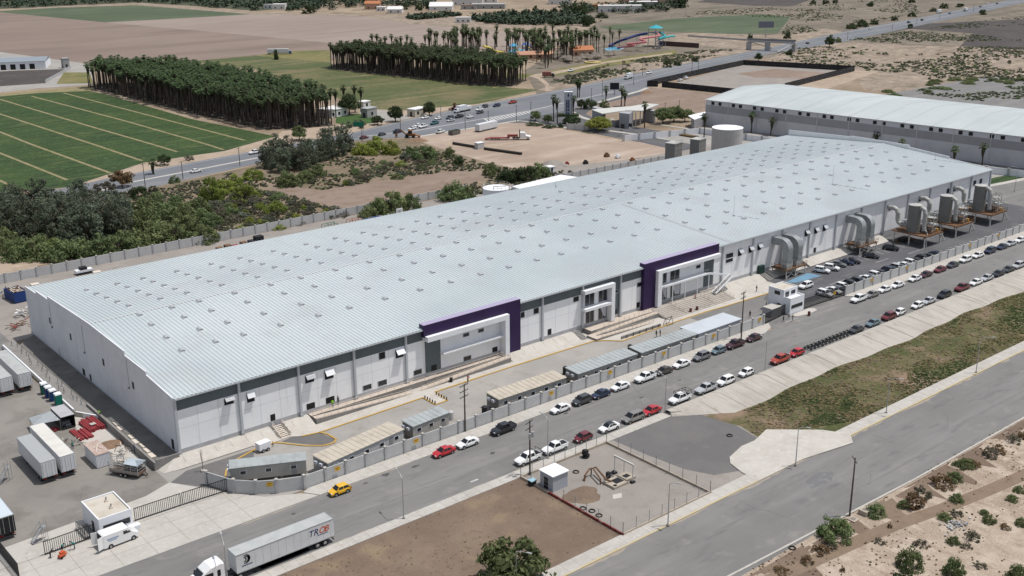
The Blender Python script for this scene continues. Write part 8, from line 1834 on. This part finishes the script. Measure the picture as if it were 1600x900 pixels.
# ================================================================ distant buildings and structures
def house(label, px, py, w, d, h, wallc, roofc, rz=0, pitched=True, wins=2, name='house', cat='house'):
 x, y = gp(px, py); t = thing(name, label, cat, (x, y, 0), rz); mw_ = mat('wall_'+wallc, {'white': (.62, .61, .59), 'ochre': (.42, .26, .08), 'salmon': (.42, .27, .19), 'grey': (.30, .30, .29), 'cream': (.52, .47, .39)}[wallc], rough=.85); mr_ = mat('roof_'+roofc, {'white': (.66, .65, .63), 'orange': (.40, .16, .075), 'grey': (.34, .34, .34), 'brown': (.2, .13, .09), 'salmon': (.44, .24, .16)}[roofc], rough=.8)
 b = MB(); b.box(-w/2, w/2, -d/2, d/2, 0, h, mw_); b.build('walls', t)
 b = MB()
 if pitched: b.add([(-w/2-.4, -d/2-.4, h+.02), (w/2+.4, -d/2-.4, h+.02), (w/2+.4, d/2+.4, h+.02), (-w/2-.4, d/2+.4, h+.02), (-w/2-.4, 0, h+d*.22), (w/2+.4, 0, h+d*.22)], [(0, 1, 5, 4), (2, 3, 4, 5), (0, 4, 3), (1, 2, 5), (3, 2, 1, 0)], mr_)
 else: b.box(-w/2-.2, w/2+.2, -d/2-.2, d/2+.2, h+.003, h+.4, mr_)
 b.build('roof', t)
 for i in range(wins):
  xx = -w/2+w*(i+.5)/wins
  for s in (-1, 1):
   if s < 0: b = MB(); b.box(xx-.7, xx+.7, -d/2-.05, -d/2-.005, .9, 2.4, m_black); b.build('window', t)
 b = MB(); b.box(-w/2-.05, -w/2-.005, -.6, .6, 0, 2.2, m_black); b.build('door', t)
 return t
FR = -.75
house('far white house with low walls at the wood edge left', 437, 14, 14, 10, 5, 'white', 'white', FR, False)
house('small far white house next to the wood edge house', 420, 13, 9, 8, 4, 'white', 'grey', FR, False)
house('far house with orange roof at the village edge', 583, 14, 16, 12, 6, 'salmon', 'orange', FR)
house('far white house below the orange roofed house', 596, 17, 9, 8, 4, 'white', 'white', FR, False)
house('far white house with pointed pale roof right of the orange one', 618, 20, 15, 12, 4, 'white', 'white', FR)
house('wide far white house with broad pale roof', 690, 15, 24, 18, 4, 'white', 'white', FR)
house('far white flat block left in the village', 731, 7, 34, 14, 6, 'white', 'white', FR, False, 4)
house('far white flat block right in the village', 760, 3, 26, 14, 5, 'white', 'white', FR, False, 3)
house('long far grey shed in front of the village blocks', 763, 13, 36, 16, 4.5, 'grey', 'grey', FR, False, 4)
house('dark fronted far shed left of the long grey shed', 733, 14, 16, 12, 4, 'grey', 'brown', FR, False)
house('white arched pump house at the ploughed field edge', 724, 35, 14, 6, 4.5, 'white', 'white', FR, False, 3)
house('long white village hall with dark windows', 968, 18, 44, 12, 6, 'white', 'white', FR, False, 6)
house('ochre far house left of the white village hall', 938, 15, 14, 10, 5, 'ochre', 'orange', FR, False)
house('far pale roofed shed behind the white village hall', 1005, 10, 30, 14, 5, 'grey', 'white', FR, False, 3)
house('far salmon house left on the top edge', 984, 3, 26, 12, 6, 'salmon', 'salmon', FR, False, 3)
house('far salmon house right on the top edge', 1040, 4, 34, 12, 6, 'salmon', 'salmon', FR, False, 3)
house('far pale house on the top left of the village road', 875, 6, 26, 12, 5, 'white', 'grey', FR, False, 3)
house('white roadhouse beside the large dark tree', 520, 181, 12, 9, 3.6, 'white', 'white', .25, False, 3)
house('small pale roadside office with dark windows', 652, 180, 9, 5, 3.2, 'cream', 'white', .25, False, 2, 'roadside_office', 'office')
house('white kiosk behind the roadhouse drive', 569, 168, 5, 4, 3, 'white', 'white', .25, False, 1, 'kiosk', 'kiosk')
t = house('ruined grey stone gate lodge on the roadside lawn', 577, 182, 7, 4, 4, 'grey', 'grey', .25, False, 1, 'gate_lodge', 'lodge')
def longbox(label, p0, p1, depth_, h, mw_, mr_, doors=0, name='warehouse', cat='warehouse'):
 a = Vector(gp(*p0)); c = Vector(gp(*p1)); L = (c-a).length; t = thing(name, label, cat, (a.x, a.y, 0), math.atan2(c.y-a.y, c.x-a.x))
 b = MB(); b.box(0, L, 0, depth_, 0, h, mw_); b.build('walls', t); b = MB(); b.add([(-.3, -.4, h+.01), (L+.3, -.4, h+.01), (L+.3, depth_+.4, h+.01), (-.3, depth_+.4, h+.01), (-.3, depth_/2, h+1.5), (L+.3, depth_/2, h+1.5)], [(0, 1, 5, 4), (2, 3, 4, 5), (0, 4, 3), (1, 2, 5)], mr_); b.build('roof', t)
 for i in range(doors):
  b = MB(); xx = L*(.12+.8*i/doors); b.box(xx, xx+3.2, -.06, -.005, 0, 3.4, m_black); b.build('door', t)
 return t
longbox('long white works with dark doors at the left field edge', (-60, 112), (72, 107), 26, 5, m_white, mat('works_roof', A(150, 160, 168), rough=.6), 7)
house('small grey guard tower at the left works corner', 103, 106, 4, 4, 6, 'grey', 'grey', 0, False, 1, 'guard_tower', 'tower')
wall_run('boundary_wall', 'low dark boundary wall of the works at the left edge', [gp(71, 129), gp(111, 107)], 1.6, 30, False, m_plinth)
P0, P1 = gp(1103, 155, 12), gp(1600, 213, 12)
u = (Vector(P1)-Vector(P0)).normalized(); W2 = 42.0
t = thing('second_warehouse', 'second large warehouse with pale arched roof and grey banded wall at the right', 'warehouse', (P0[0], P0[1], 0), math.atan2(u.y, u.x)); L2 = 210
m_w2 = mat('warehouse_wall', (.50, .495, .505), [(.2, (.44, .435, .445), .45, .7)], rough=.8); m_w2b = mat('warehouse_band', (.30, .295, .305), [(.2, (.27, .265, .275), .45, .7)], rough=.8); m_w2t = mat('warehouse_wall_top', (.52, .52, .54), rough=.8)
m_w2r = mat('warehouse_roof', (.47, .50, .495), [(.03, (.42, .46, .455), .42, .62), (.1, (.52, .545, .54), .5, .72, 4, (.12, 1, 1), 0)], rough=.45, metal=.15)
b = MB(); b.box(0, L2, 0, .4, 0, 6.4, m_w2); b.box(0, .4, .4, 64, 0, 11.7, m_w2); b.box(0, L2, 63.6, 64, 0, 11.7, m_w2); b.build('walls', t)
b = MB(); b.box(0, L2, -.05, .35, 6.4, 9.6, m_w2b); b.build('grey_band', t); b = MB(); b.box(0, L2, 0, .4, 9.6, 11.8, m_w2t); b.build('upper_wall', t)
b = MB(); N = 16; rows = []
for i in range(N+1):
 q = i/N; rows.append((-.6+65.2*q, 11.9+2.6*(1-abs(2*q-1)**1.1)))
for i in range(N): b.add([(-.3, *rows[i]), (L2, *rows[i]), (L2, *rows[i+1]), (-.3, *rows[i+1])], [(0, 1, 2, 3)], m_w2r)
for k in range(18):
 xx = k*11.6
 for i in range(N): b.add([(xx, rows[i][0], rows[i][1]+.04), (xx+.7, rows[i][0], rows[i][1]+.04), (xx+.7, rows[i+1][0], rows[i+1][1]+.04), (xx, rows[i+1][0], rows[i+1][1]+.04)], [(0, 1, 2, 3)], m_flash)
b.add([(-.02, y, z) for y, z in rows], [tuple(range(N+1))], m_w2t)
b.build('roof', t)
for (px, py) in ((1114, 161), (1125, 162.5), (1146, 164.5), (1157, 166), (1179, 168.3), (1191, 169.7), (1214, 172.4), (1226, 174), (1250, 176.8), (1263, 178.2), (1288, 181.2), (1300, 182.7), (1327, 186), (1340, 187.4), (1367, 190.6), (1381, 192.2), (1410, 195.6), (1425, 197.3), (1455, 200.9), (1470, 202.7), (1501, 206.4), (1517, 208.3), (1550, 212.3), (1567, 214.4), (1599, 218)):
 s_, z_ = plane_hit(px, py, P0, P1); b = MB(); b.box(s_-.8, s_+.8, -.06, .02, 9.85, 11.3, m_black); b.build('window', t)
for k in range(14):
 b = MB(); xx = 12+k*14.5; b.box(xx-.15, xx+.15, -.18, -.055, 0, 11.7, m_w2); b.build('downpipe', t)
b = MB(); P_ = gps([(1075, 181), (1105, 174), (1112, 178), (1085, 187)], 4.5); b.prism(P_, 4.3, 4.6, m_white); o0 = thing('open_shed', 'white roofed open shed at the near corner of the second warehouse', 'shed', (0, 0, 0)); b.build('roof', o0)
b = MB(); b.prism([P_[1], P_[2], P_[3], ((P_[0][0]+P_[3][0])/2, (P_[0][1]+P_[3][1])/2)], 0, 4.29, m_w2b); b.build('walls', o0)
t = thing('entrance_portico', 'grey entrance portico with thin folded white roof by the highway', 'portico', (*gp(960, 195), 0)); zr = 7.0
mr_ = mat('portico_roof', (.50, .50, .47), [(.3, (.44, .44, .41), .45, .7)], rough=.7); mpw = mat('portico_wall', (.33, .33, .34), rough=.8)
P_ = gps([(924, 171), (941, 177.5), (977, 172.5), (1003, 173), (1030, 163), (1012, 161.5), (985, 166), (956, 168)], zr); b = MB(); b.prism(P_, zr-.35, zr, mr_); wpart(b, 'roof', t)
def pblock(pxs, z0, z1, m_, nm):
 b = MB(); b.prism(gps(pxs, z0), z0, z1, m_); wpart(b, nm, t)
pblock([(925, 189.5), (941.5, 195), (946, 192.5), (930, 187.5)], 0, zr-.36, mpw, 'pylon'); pblock([(967, 199), (983, 201), (989, 196), (974, 193.5)], 0, zr-.36, mpw, 'gate_lodge_block'); pblock([(1004, 189), (1021, 192.5), (1024, 190), (1008, 187)], 0, 5.6, mpw, 'side_wall')
for (px, py, zz) in ((973, 196, 4.6), (973, 198, 1.6), (985, 195.4, 4.4)):
 x, y = gp(px, py, zz); b = MB(); b.box(x-.55, x+.55, y-.55, y+.55, zz-.7, zz+.7, m_black); wpart(b, 'window', t)
for (px, py) in ((988, 199), (993, 198), (1000, 196)):
 x, y = gp(px, py); b = MB(); b.box(x-.15, x+.15, y-.15, y+.15, 0, zr-.36, mpw); wpart(b, 'column', t)
wall_run('entrance_wall', 'low grey entrance wall left of the portico', [gp(886, 202), gp(912, 204), gp(968, 196)], 2.6, 4.5, True, m_cmu)
x, y = gp(888, 181); h = height((888, 181), (888.5, 143)); t = thing('tower_sign', 'tall grey tower sign with dark vertical lettering by the highway entrance', 'sign', (x, y, 0), -.72)
mts = mat('tower_grey', (.46, .47, .49), rough=.6); b = MB(); b.box(-2.0, 2.0, -1.1, 1.1, 0, h, mts, m_white); b.build('shaft', t); b = MB(); b.box(1.3, 2.04, -1.14, 1.14, .4, h-1, m_w2b); b.build('edge_fin', t)
b = MB(); b.add([(-.55, -1.13, h*.83), (-.1, -1.13, h*.78), (.35, -1.13, h*.84), (.1, -1.13, h*.93), (-.2, -1.13, h*.95)], [(0, 1, 2, 3, 4)], m_logonavy); b.build('emblem', t)
b = MB()
for (z0, z1) in ((.55, .67), (.44, .54), (.33, .43), (.20, .31), (.07, .16)):
 b.box(-1.2, .5, -1.14, -1.105, h*z0, h*z1, m_logonavy); b.box(-.6, -.1, -1.15, -1.141, h*(z0+.03), h*(z1-.03), mts)
b.build('lettering', t)
b = MB(); b.box(-5, 5, -2.5, 2.5, 0, .9, m_leaf['dark']); tag(b.build('hedge', None, False, (x, y, 0), -.72), 'dark clipped hedge round the tower sign foot', 'hedge')
def billboard(label, base, c0, c1, m_, rz=-.72):
 x, y = gp(*base); zt = height(base, ((c0[0]+c1[0])/2, c0[1])); zb = height(base, ((c0[0]+c1[0])/2, c1[1])); dpt = depth(x, y); w = (c1[0]-c0[0])/FOC*dpt*1.05
 t = thing('billboard', label, 'billboard', (x, y, 0), rz); b = MB(); b.box(-w/2, w/2, -.4, .4, zb, zt, m_); b.box(-w/2-.15, w/2+.15, -.3, .3, zb-.2, zt+.2, m_skyside); b.build('panel', t); b = MB(); b.cyl((0, 0, 0), (0, 0, zb), .4, .35, 8, m_galv); b.build('post', t)
billboard('black billboard panel by the highway between two fan palms', (960, 148), (953.5, 129.5), (966.5, 139.5), mat('billboard_black', (.012, .012, .025), rough=.4))
billboard('grey blue billboard on a pale post beyond the footbridge', (1196, 58), (1186, 33.5), (1208, 43), mat('billboard_greyblue', (.16, .175, .22), rough=.5))
x, y = gp(561, 214); t = thing('highway_sign', 'green highway sign over the road by the spiky shrub', 'sign', (x, y, 0), -.72); b = MB(); b.box(-2.2, 2.2, -.1, .1, 4.6, 6.6, mat('sign_green', (.01, .16, .09), rough=.5)); b.build('panel', t); b = MB(); b.cyl((2.0, .12, 0), (2.0, .12, 6.4), .12, .1, 6, m_galv); b.build('post', t)
t = thing('footbridge', 'grey concrete footbridge with stair ramps crossing the far highway', 'footbridge', (*gp(1168, 82), 0)); zb_ = 6.2
A0, A1 = Vector(gp(1169, 64, zb_)), Vector(gp(1243, 67, zb_)); mfb = mat('bridge_grey', (.38, .37, .37), rough=.85)
b = MB(); b.beam((*A0, zb_), (*A1, zb_), 3.0, 1.2, mfb); wpart(b, 'deck', t)
b = MB(); nn = (A1-A0).normalized(); nn = Vector((-nn.y, nn.x))*1.45
for s in (-1, 1): b.beam((*(A0+nn*s), zb_+1.3), (*(A1+nn*s), zb_+1.3), .12, 1.3, mat('bridge_mesh_grey', (.20, .20, .21), rough=.7))
wpart(b, 'parapet', t)
for q in (0.02, .42, .98):
 c = A0+(A1-A0)*q; b = MB(); b.box(c.x-1.0, c.x+1.0, c.y-1.6, c.y+1.6, 0, zb_-.61, mfb); wpart(b, 'pier', t)
for (c, d) in ((A0, gp(1205, 76)), (A1, gp(1215, 82))):
 b = MB(); b.beam((*c, zb_), (*d, .3), 2.2, .5, mfb); wpart(b, 'stair_flight', t)
wall_run('screen_fence', 'long black screened fence around the far gravel lot beside the highway', [gp(1011, 135), gp(1090, 117), gp(1162, 101.5), gp(1335, 111), gp(1226, 139)], 3.2, 200, False, mat('screen_black', (.016, .015, .017), [(.3, (.03, .028, .03), .5, .7)], rough=.9))
wall_run('screen_fence', 'black screened fence on the near side of the far gravel lot', [gp(1034, 136), gp(1150, 148)], 3.2, 200, False, MATS['screen_black'])
wall_run('screen_fence', 'short black screened fence return at the lot gate', [gp(1011, 135), gp(1028, 135.5)], 3.2, 200, False, MATS['screen_black'])
wall_run('boundary_wall', 'dark brown boundary wall behind the waterpark slides', [gp(1029, 71), gp(1092, 75)], 3.4, 200, False, mat('wall_brown', (.075, .042, .04), rough=.9))
wall_run('boundary_wall', 'low sandy boundary wall along the far dirt before the right green field', [gp(1075, 57), gp(1190, 65)], 1.2, 200, False, m_plinth)
def P3(px, py, z): x, y = gp(px, py, z); return (x, y, z)
m_teal = mat('slide_teal', (.02, .32, .34), rough=.4); m_pink = mat('slide_pink', (.50, .18, .19), rough=.4); m_navy2 = mat('slide_navy', (.02, .035, .14), rough=.4); m_aqua = mat('pool_aqua', (.06, .30, .46), rough=.2); m_tyel = mat('slide_yellow', (.62, .52, .12), rough=.4)
t = thing('slide_tower', 'waterpark slide tower under a turquoise tent roof', 'slide tower', (*gp(1024, 72), 0)); o0 = Vector(t.location); zt_ = 15.5
b = MB()
for i in range(8):
 a = 2*PI*i/8+.4; a2 = a+2*PI/8; R8 = 5.6; b.add([(o0.x+R8*math.cos(a), o0.y+R8*math.sin(a), zt_-2.2), (o0.x+R8*math.cos(a2), o0.y+R8*math.sin(a2), zt_-2.2), (o0.x, o0.y, zt_)], [(0, 1, 2)], mat('tent_turquoise', (.03, .33, .40), rough=.5))
wpart(b, 'tent_roof', t); b = MB(); b.box(o0.x-4, o0.x+4, o0.y-4, o0.y+4, 9.6, 10, m_navy2); wpart(b, 'platform', t)
for sx in (-1, 1):
 for sy in (-1, 1): b = MB(); b.cyl((o0.x+sx*3.8, o0.y+sy*3.8, 0), (o0.x+sx*3.8, o0.y+sy*3.8, zt_-2.2), .25, .25, 8, m_galv); wpart(b, 'leg', t)
b = MB()
for k in range(5): b.beam((o0.x-3.8, o0.y-4.4, k*2), (o0.x+3.8, o0.y-4.4, k*2+2), .8, .2, m_navy2)
wpart(b, 'stair', t)
def slide(label, pts, m_, r_=.75):
 t = thing('water_slide', label, 'water slide', (0, 0, 0)); q = [P3(*p) for p in pts]; fine = []
 for i in range(len(q)-1):
  for k in range(5):
   s_ = k/5; fine.append(Vector(q[i]).lerp(Vector(q[i+1]), s_))
 fine.append(Vector(q[-1]))
 sm = [fine[0]]+[(fine[i-1]+fine[i]*2+fine[i+1])/4 for i in range(1, len(fine)-1)]+[fine[-1]]
 b = MB(); b.tube(sm, r_, 8, m_); b.build('chute', t)
 for p in q[1:-1]:
  if p[2] > 1.5: b = MB(); b.cyl((p[0], p[1], 0), (p[0], p[1], p[2]-r_), .16, .16, 6, m_galv); b.build('support', t)
slide('pink and white zigzag water slide descending from the tower', [(1024, 49, 10), (1031, 56, 9.2), (997, 61, 8), (1012, 65.5, 7), (977, 69, 5.2), (993, 71, 4), (975, 73, 2.5), (965, 74.5, 1)], m_pink)
slide('turquoise water slide curling right of the tower', [(1031, 50, 10), (1040, 56, 9), (1028, 62, 7), (1045, 57, 6), (1054, 56.5, 5)], m_teal)
slide('navy water slide falling left behind the pink one', [(1012, 52, 10), (995, 55, 8.5), (978, 61, 6.5), (968, 64, 4.5), (960, 68, 2), (952, 72, .8)], m_navy2, .9)
slide('yellow water slide among the palms', [(755, 72, 9), (766, 75, 7), (774, 80, 4), (786, 82, 1.5)], m_tyel)
for (pts, lab) in (([(943, 77), (960, 74), (976, 75), (968, 79), (948, 80)], 'turquoise splash pool at the foot of the slides'), ([(792, 82), (808, 77), (826, 80), (830, 87), (808, 88)], 'aqua play pool among the waterpark palms')):
 b = MB(); P_ = gps(pts); b.prism(P_, 0, .5, m_white, m_aqua); tag(b.build('pool'), lab, 'pool')
for (px, py, c, lab) in ((803, 84, m_aqua, 'aqua play frame left in the pool among palms'), (822, 82, mat('play_blue', (.04, .12, .36), rough=.4), 'blue play frame right in the pool among palms')):
 x, y = gp(px, py); t = thing('play_frame', lab, 'play frame', (x, y, .5)); b = MB()
 for sx in (-2, 2):
  for sy in (-2, 2): b.cyl((sx, sy, 0), (sx, sy, 5), .25, .25, 6, c)
 b.build('posts', t); b = MB(); b.cyl((0, 0, 5), (0, 0, 7), 3.2, .1, 8, c); b.build('canopy', t); b = MB(); b.tube([(0, 0, 3.6), (3, 1, 2.6), (5, 0, .5)], .6, 6, m_tyel); b.build('chute', t)
house('waterpark hall with orange tiled roof by the palms', 908, 86, 15, 11, 4, 'salmon', 'orange', -.5, True, 3, 'park_hall', 'hall')
house('low waterpark hall with salmon roof under the palms', 835, 91, 24, 9, 3, 'salmon', 'salmon', -.6, True, 4, 'park_hall', 'hall')
b = MB(); x, y = gp(926, 98); b.cyl((x, y, 0), (x, y, .7), 5.5, 5.5, 24, mat('yellow_kerb_ring', (.42, .33, .13), rough=.7)); b.cyl((x+1, y+2, .71), (x+1, y+2, 1.3), 2.8, 2.8, 20, m_sandy); tag(b.build('round_pool_base'), 'round yellow rimmed pool base on the dry lawn', 'pool base')
mth = mat('thatch_grey', (.19, .165, .14), [(1, (.14, .12, .10), .45, .7)], rough=.95)
pr = MB(); pr.cyl((0, 0, 2.2), (0, 0, 3.9), 2.4, .1, 10, mth); pr = pr.mesh('thatch'); ps = MB(); ps.cyl((0, 0, 0), (0, 0, 2.6), .12, .1, 6, m_bark); ps = ps.mesh('post')
for (px, py) in scatter(26, [(870, 96), (905, 92), (940, 85), (968, 84), (955, 90), (915, 96), (880, 100)], 18):
 x, y = gp(px, py); t = thing('thatch_parasol', 'grey thatched parasol beside the orange roofed waterpark hall', 'parasol', (x, y, 0), 0, 'thatched parasols in the waterpark'); link('thatch', pr, t); link('post', ps, t)
x, y = gp(760, 203); t = thing('box_trailer', 'pale box trailer parked at the highway kerb of the pale lot', 'trailer', (x, y, 0), .22); b = MB(); b.box(-6.5, 6.5, -1.3, 1.3, .6, 3.4, m_trwhite); b.box(-6.5, 6.5, -1.2, 1.2, .3, .6, m_chassis); b.build('box_body', t)
for xx in (-4, -2.5, 4): link('wheel', TRW, t, (xx, -1.05, .5))
x, y = gp(710, 210); t = thing('waste_skip', 'small dark open skip on the pale lot by the highway kerb', 'skip', (x, y, 0), .2); b = MB(); msk = mat('skip_grey', (.12, .115, .10), rough=.8)
for a in ((-2.6, 2.6, -1.3, -1.2, .2, 1.9), (-2.6, 2.6, 1.2, 1.3, .2, 1.9), (-2.6, -2.5, -1.2, 1.2, .2, 1.9), (2.5, 2.6, -1.2, 1.2, .2, 1.9), (-2.5, 2.5, -1.2, 1.2, .2, .4)): b.box(*a, msk)
b.build('bin', t)
a = Vector(gp(758, 218.5)); c = Vector(gp(829, 218)); t = thing('lowbed_trailer', 'long red lowbed trailer coupled to a white tractor on the pale lot', 'trailer', (a.x, a.y, 0), math.atan2(c.y-a.y, c.x-a.x)); L = (c-a).length
mrb = mat('lowbed_red', (.20, .035, .03), rough=.6); b = MB(); b.box(2, L-9, -1.3, 1.3, .7, 1.0, mrb); b.beam((0, 0, .5), (3, 0, .9), 2.4, .2, mrb); b.box(L-10, L-5.5, -1, 1, 1.4, 2.2, mrb); b.build('deck', t)
for xx in (3, 4.4, 5.8):
 for s in (-1, 1): link('wheel', TRW, t, (xx, s*1.0, .5))
b = MB(); b.loft([cs(L-4.5, 1.2, .8, 3.4), cs(L-2.4, 1.2, .8, 3.3), cs(L-1.9, 1.15, .8, 2.1), cs(L, 1.0, .7, 1.7)], pw); b.box(L-8, L-4, -.5, .5, .7, 1.0, m_chassis); b.build('tractor_cab', t)
b = MB(); b.box(L-4.9, L-4.52, -1.1, 1.1, 1, 4.2, m_trim); b.build('bulkhead', t)
for xx in (L-7, L-5.6, L-1.2):
 for s in (-1, 1): link('wheel', TRW, t, (xx, s*.98, .5))
for (p, q, lab) in (((708, 225.5), (744, 231.5), 'long dark pipe lying on the pale lot left of the grey box'), ((757, 234), (815, 242), 'long dark pipe lying on the pale lot right of the grey box')):
 a = Vector(gp(*p)); c = Vector(gp(*q)); b = MB(); b.cyl((*a, .55), (*c, .55), .55, .55, 10, mat('pipe_dark', (.04, .034, .03), rough=.7)); tag(b.build('steel_pipe'), lab, 'pipe')
x, y = gp(749, 232); b = MB(); b.box(x-1.6, x+1.6, y-1.2, y+1.2, 0, 2.4, m_cmu); b.box(x-1.7, x+1.7, y-1.3, y+1.3, 2.4, 2.6, m_white); tag(b.build('pump_box'), 'grey box between the two long dark pipes', 'box')
x, y = gp(641, 215); t = thing('backhoe_digger', 'rusty orange backhoe digger working at the highway edge', 'digger', (x, y, 0), 2.4); mdg = mat('digger_orange', (.22, .09, .03), rough=.6)
b = MB(); b.box(-2.2, 2.0, -1, 1, .8, 1.8, mdg); b.box(-.8, .8, -.9, .9, 1.8, 3.1, m_trim); b.box(-.95, .95, -1, 1, 3.1, 3.3, mdg); b.build('body', t); b = MB(); b.beam((2, 0, 1.6), (4.4, 0, 3.6), .4, .5, mdg); b.beam((4.4, 0, 3.6), (6.0, 0, 1.4), .35, .4, mdg); b.box(5.6, 6.5, -.5, .5, .4, 1.5, mdg); b.build('digging_arm', t); b = MB(); b.beam((-2.2, 0, 1.2), (-3.6, 0, .8), 1.6, .3, mdg); b.box(-4.3, -3.5, -1.2, 1.2, .2, 1.0, mdg); b.build('front_bucket', t)
for xx, rr_ in ((-1.5, .6), (1.3, .8)):
 for s in (-1, 1): b = MB(); b.cyl((xx, s*.9, rr_), (xx, s*1.3, rr_), rr_, rr_, 14, m_tyre); b.build('wheel', t)
for (px, py, lab, c, s_) in ((948, 245, 'brown steel box at the edge of the pale lot', m_rust, 1.0), (988, 252, 'small orange loader on the gravel apron behind the factory', mdg, .9), (915, 256, 'black tank heap beside the gravel apron', m_trim, .9), (1047, 246, 'grey skid tank beside the filter housings', m_cmu, 1.4), (886, 257, 'red crate stack on the pale lot lower edge', m_red, .7), (965, 247, 'white boat shaped tray beside the gravel apron', m_white, .9)):
 x, y = gp(px, py); b = MB(); b.box(x-s_, x+s_, y-s_*.7, y+s_*.7, .1, s_*1.1, c); b.box(x-s_*.5, x+s_*.4, y-s_*.5, y+s_*.5, s_*1.1, s_*1.7, c); b.box(x-s_*1.1, x+s_*1.1, y-s_*.8, y+s_*.8, 0, .15, m_trim); tag(b.build('yard_item'), lab, 'equipment')
dup_ = [k for k, g_ in SEEN.items() if len(g_) > 1 and (None in g_ or len(set(g_)) > 1)]
if dup_: print('DUPLABEL', dup_)
bad_ = [k for k in SEEN if not 4 <= len(k.split()) <= 16]
if bad_: print('BADLABEL', bad_)
